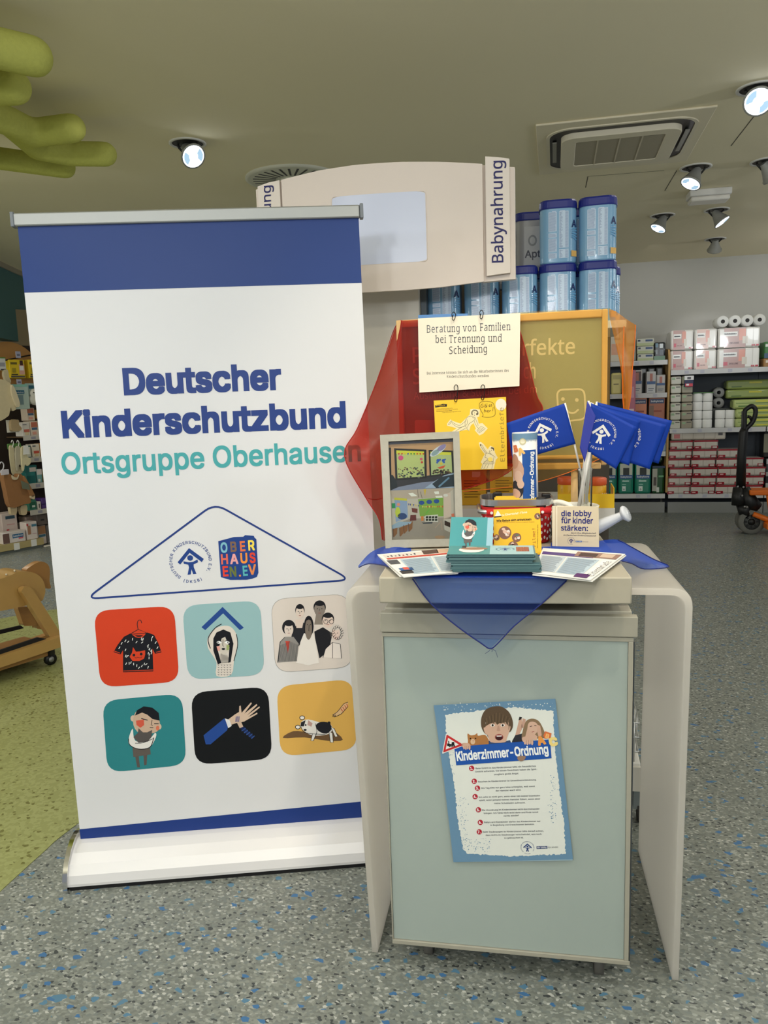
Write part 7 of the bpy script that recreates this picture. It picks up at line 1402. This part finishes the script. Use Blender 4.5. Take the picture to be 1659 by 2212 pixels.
# plinth with cartons
pb = thing('plinth_block', 'beige low plinth under the cartons at the left picture edge', 'plinth', L(40, 1185))
ua, ub = lv(-140, 1200).x, lv(94, 1182).x; pz = L(60, 1167, .0).z
MB().box((ua, .03, -.125), (ub, pz, .02), M=LM()).build('body', mat('plinth_beige', (176, 160, 110), .6), pb, bev=.003); MB().box((ua, 0, -.12), (ub-.01, .03, .0), M=LM()).build('kick_strip', mat('kick_grey', (106, 112, 106), .6), pb)
for x, y in ((34, 1180), (71, 1172)):
    p = lv(x, y); MB().box((p.x-.03, p.y-.035, .0205), (p.x+.03, p.y+.035, .0225), M=LM()).build('price_tag', mat('tag_white', (226, 226, 220)), pb)
lgood('low_white_box', 'low cream box on the floor right of the beige plinth, cut by the banner', 'box', 97, 1176, 130, 1189, .022, .05, (206, 200, 186), zlo=0.001)
BX = (214, 196, 188); bl = (60, 110, 150)
lgood('white_carton', 'tall white carton with a dark oval under the brown coat', 'box', 4, 1108, 38, 1151, -.30, -.14, BX, [(.25, .7, .85, .86, (60, 84, 100)), (.3, .4, .8, .44, (206, 150, 150)), (.25, .08, .42, .2, (206, 90, 90))]); lgood('white_carton', 'wide white carton with a blue oval lying on the beige plinth', 'box', 6, 1148, 56, 1176, -.10, .015, (222, 212, 206), [(.42, .4, .9, .75, bl), (.68, .28, .88, .42, (216, 110, 120)), (.0, .05, .28, .9, (110, 84, 76))], zlo=pz+.001, txt=(('babylove', .45, .87, .52, (230, 234, 240)),))
lgood('white_carton', 'white carton with a mother picture, mid right of the beige plinth', 'box', 57, 1127, 81, 1166, -.12, .005, (222, 210, 202), [(.12, .3, .4, .8, (176, 130, 100)), (.5, .72, .95, .86, (80, 130, 150)), (.05, .8, .2, .92, (196, 60, 60)), (.5, .3, .9, .34, (206, 170, 170))], zlo=pz+.001); lgood('grey_carton', 'grey carton behind the mother picture carton', 'box', 38, 1132, 56, 1148, -.3, -.16, (140, 130, 122)); lgood('grey_carton', 'flat taupe carton under the lowest left shelf, left one', 'box', 56, 1116, 79, 1128, -.28, -.13, (130, 114, 104), [(.3, .5, .8, .56, (160, 110, 100))]); lgood('grey_carton', 'dark taupe carton under the lowest left shelf, right one', 'box', 80, 1111, 102, 1134, -.2, -.05, (100, 90, 84), [(.35, .4, .7, .55, (50, 46, 46))])
lgood('white_carton', 'white carton with a face picture beside the plinth end', 'box', 82, 1135, 100, 1176, -.26, -.13, (222, 208, 200), [(.05, .55, .95, .98, (190, 140, 100)), (.1, .4, .9, .52, (80, 130, 150)), (.1, .1, .6, .3, (222, 160, 160))]); lgood('grey_carton', 'tall grey carton at the banner edge right of the face picture carton', 'box', 101, 1133, 122, 1174, -.26, -.13, (120, 116, 112), [(.1, .1, .9, .16, (150, 150, 146))])
MB().box((lv(82, 1176).x, .0, -.30), (lv(122, 1176).x, L(92, 1177, -.13).z-.006, -.127), M=LM()).build('end_block', mat('kick_grey', (106, 112, 106)), pb)

# ----------------------------------------------------------------- wooden rocking horse
hO = at_z(0, 1440, .10); hd = V((.385, .923, 0)).normalized(); HF = Fr(hO, hd, (0, 0, 1))
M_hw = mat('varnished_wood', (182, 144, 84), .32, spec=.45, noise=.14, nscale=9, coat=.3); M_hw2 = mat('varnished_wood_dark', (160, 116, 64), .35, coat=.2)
hs = thing('ride_on_horse', 'varnished wooden ride-on horse on a wheeled sled base at the left edge', 'toy horse', hO)
hv = lambda x, y, d=0.: V(((HF.hit(x, y, d)-HF.O).dot(HF.ex), (HF.hit(x, y, d)-HF.O).dot(HF.ey)))
def hpr(pts, d0, d1, name, m_=None, bev=.012, sm=0):
    q = [hv(*p, d1) for p in pts]; q = catmull(q, sm, True) if sm else q
    return MB().prism([(p.x, p.y) for p in q], d1-d0, M=HF.M(d0)).build(name, m_ or M_hw, hs, bev=bev, seg=3)
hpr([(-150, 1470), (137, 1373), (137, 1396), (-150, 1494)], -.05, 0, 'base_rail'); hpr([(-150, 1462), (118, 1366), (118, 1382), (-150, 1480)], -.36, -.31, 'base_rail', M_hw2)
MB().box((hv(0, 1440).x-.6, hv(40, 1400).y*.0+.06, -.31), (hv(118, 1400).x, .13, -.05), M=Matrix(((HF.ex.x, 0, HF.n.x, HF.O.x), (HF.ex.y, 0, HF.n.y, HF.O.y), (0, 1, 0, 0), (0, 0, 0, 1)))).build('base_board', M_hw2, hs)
pa_ = hv(-150, 1468), hv(103, 1382)
hpr([(-150, 1455), (82, 1377), (106, 1381), (60, 1396), (-150, 1468)], -.052, -.040, 'grip_pad', mat('grip_black', (26, 26, 26), .85), .002)
hpr([(-150, 1395), (45, 1351), (52, 1357), (-150, 1408)], -.31, -.30, 'grip_pad', mat('grip_black', (26, 26, 26), .85), .002)
hpr([(-160, 1262), (-60, 1262), (-5, 1252), (20, 1244), (45, 1234), (75, 1238), (92, 1252), (98, 1272), (95, 1290), (86, 1300), (40, 1312), (0, 1320), (-160, 1345)], -.27, -.09, 'body', sm=4, bev=.025)
hpr([(56, 1234), (72, 1220), (90, 1213), (104, 1220), (108, 1235), (107, 1255), (110, 1270), (99, 1270), (92, 1255), (80, 1240)], -.205, -.155, 'tail', M_hw2, sm=3)
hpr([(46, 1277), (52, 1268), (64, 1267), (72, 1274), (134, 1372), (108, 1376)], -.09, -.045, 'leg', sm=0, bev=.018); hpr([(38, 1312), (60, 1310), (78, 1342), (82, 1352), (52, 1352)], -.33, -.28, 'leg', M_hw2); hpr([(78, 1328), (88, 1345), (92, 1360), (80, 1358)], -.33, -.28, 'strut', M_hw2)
for a in ((14, 1246, 40, 1252), (32, 1238, 50, 1245)): MB().tube([HF.hit(a[0], a[1], -.09)+HF.ey*.012, HF.hit(a[0], a[1], -.27)+HF.ey*.02], .005, 6).build('seat_strap', mat('strap_white', (226, 214, 190), .6), hs)
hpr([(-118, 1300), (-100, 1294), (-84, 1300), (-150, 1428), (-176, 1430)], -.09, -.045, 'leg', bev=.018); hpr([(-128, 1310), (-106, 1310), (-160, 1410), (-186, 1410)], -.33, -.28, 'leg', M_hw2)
hpr([(-160, 1262), (-120, 1258), (-130, 1200), (-150, 1165), (-175, 1150), (-190, 1168), (-232, 1205), (-228, 1228), (-205, 1232), (-190, 1290), (-165, 1320)], -.235, -.125, 'head', sm=3, bev=.02)
p = HF.hit(108, 1418, -.06); MB().tube([V((p.x, p.y, .034))-HF.n*.012, V((p.x, p.y, .034))+HF.n*.012], .034, 18).build('castor_wheel', mat('castor_wheel_black', (26, 26, 26), .4), hs); MB().tube([V((p.x, p.y, .034))+HF.n*.0125, V((p.x, p.y, .034))+HF.n*.014], .016, 12).build('castor_hub', M_alu, hs); MB().box((p.x-.02, p.y-.02, .06), (p.x+.02, p.y+.02, .10)).build('castor_plate', mat('castor_black', (20, 20, 22), .5), hs)
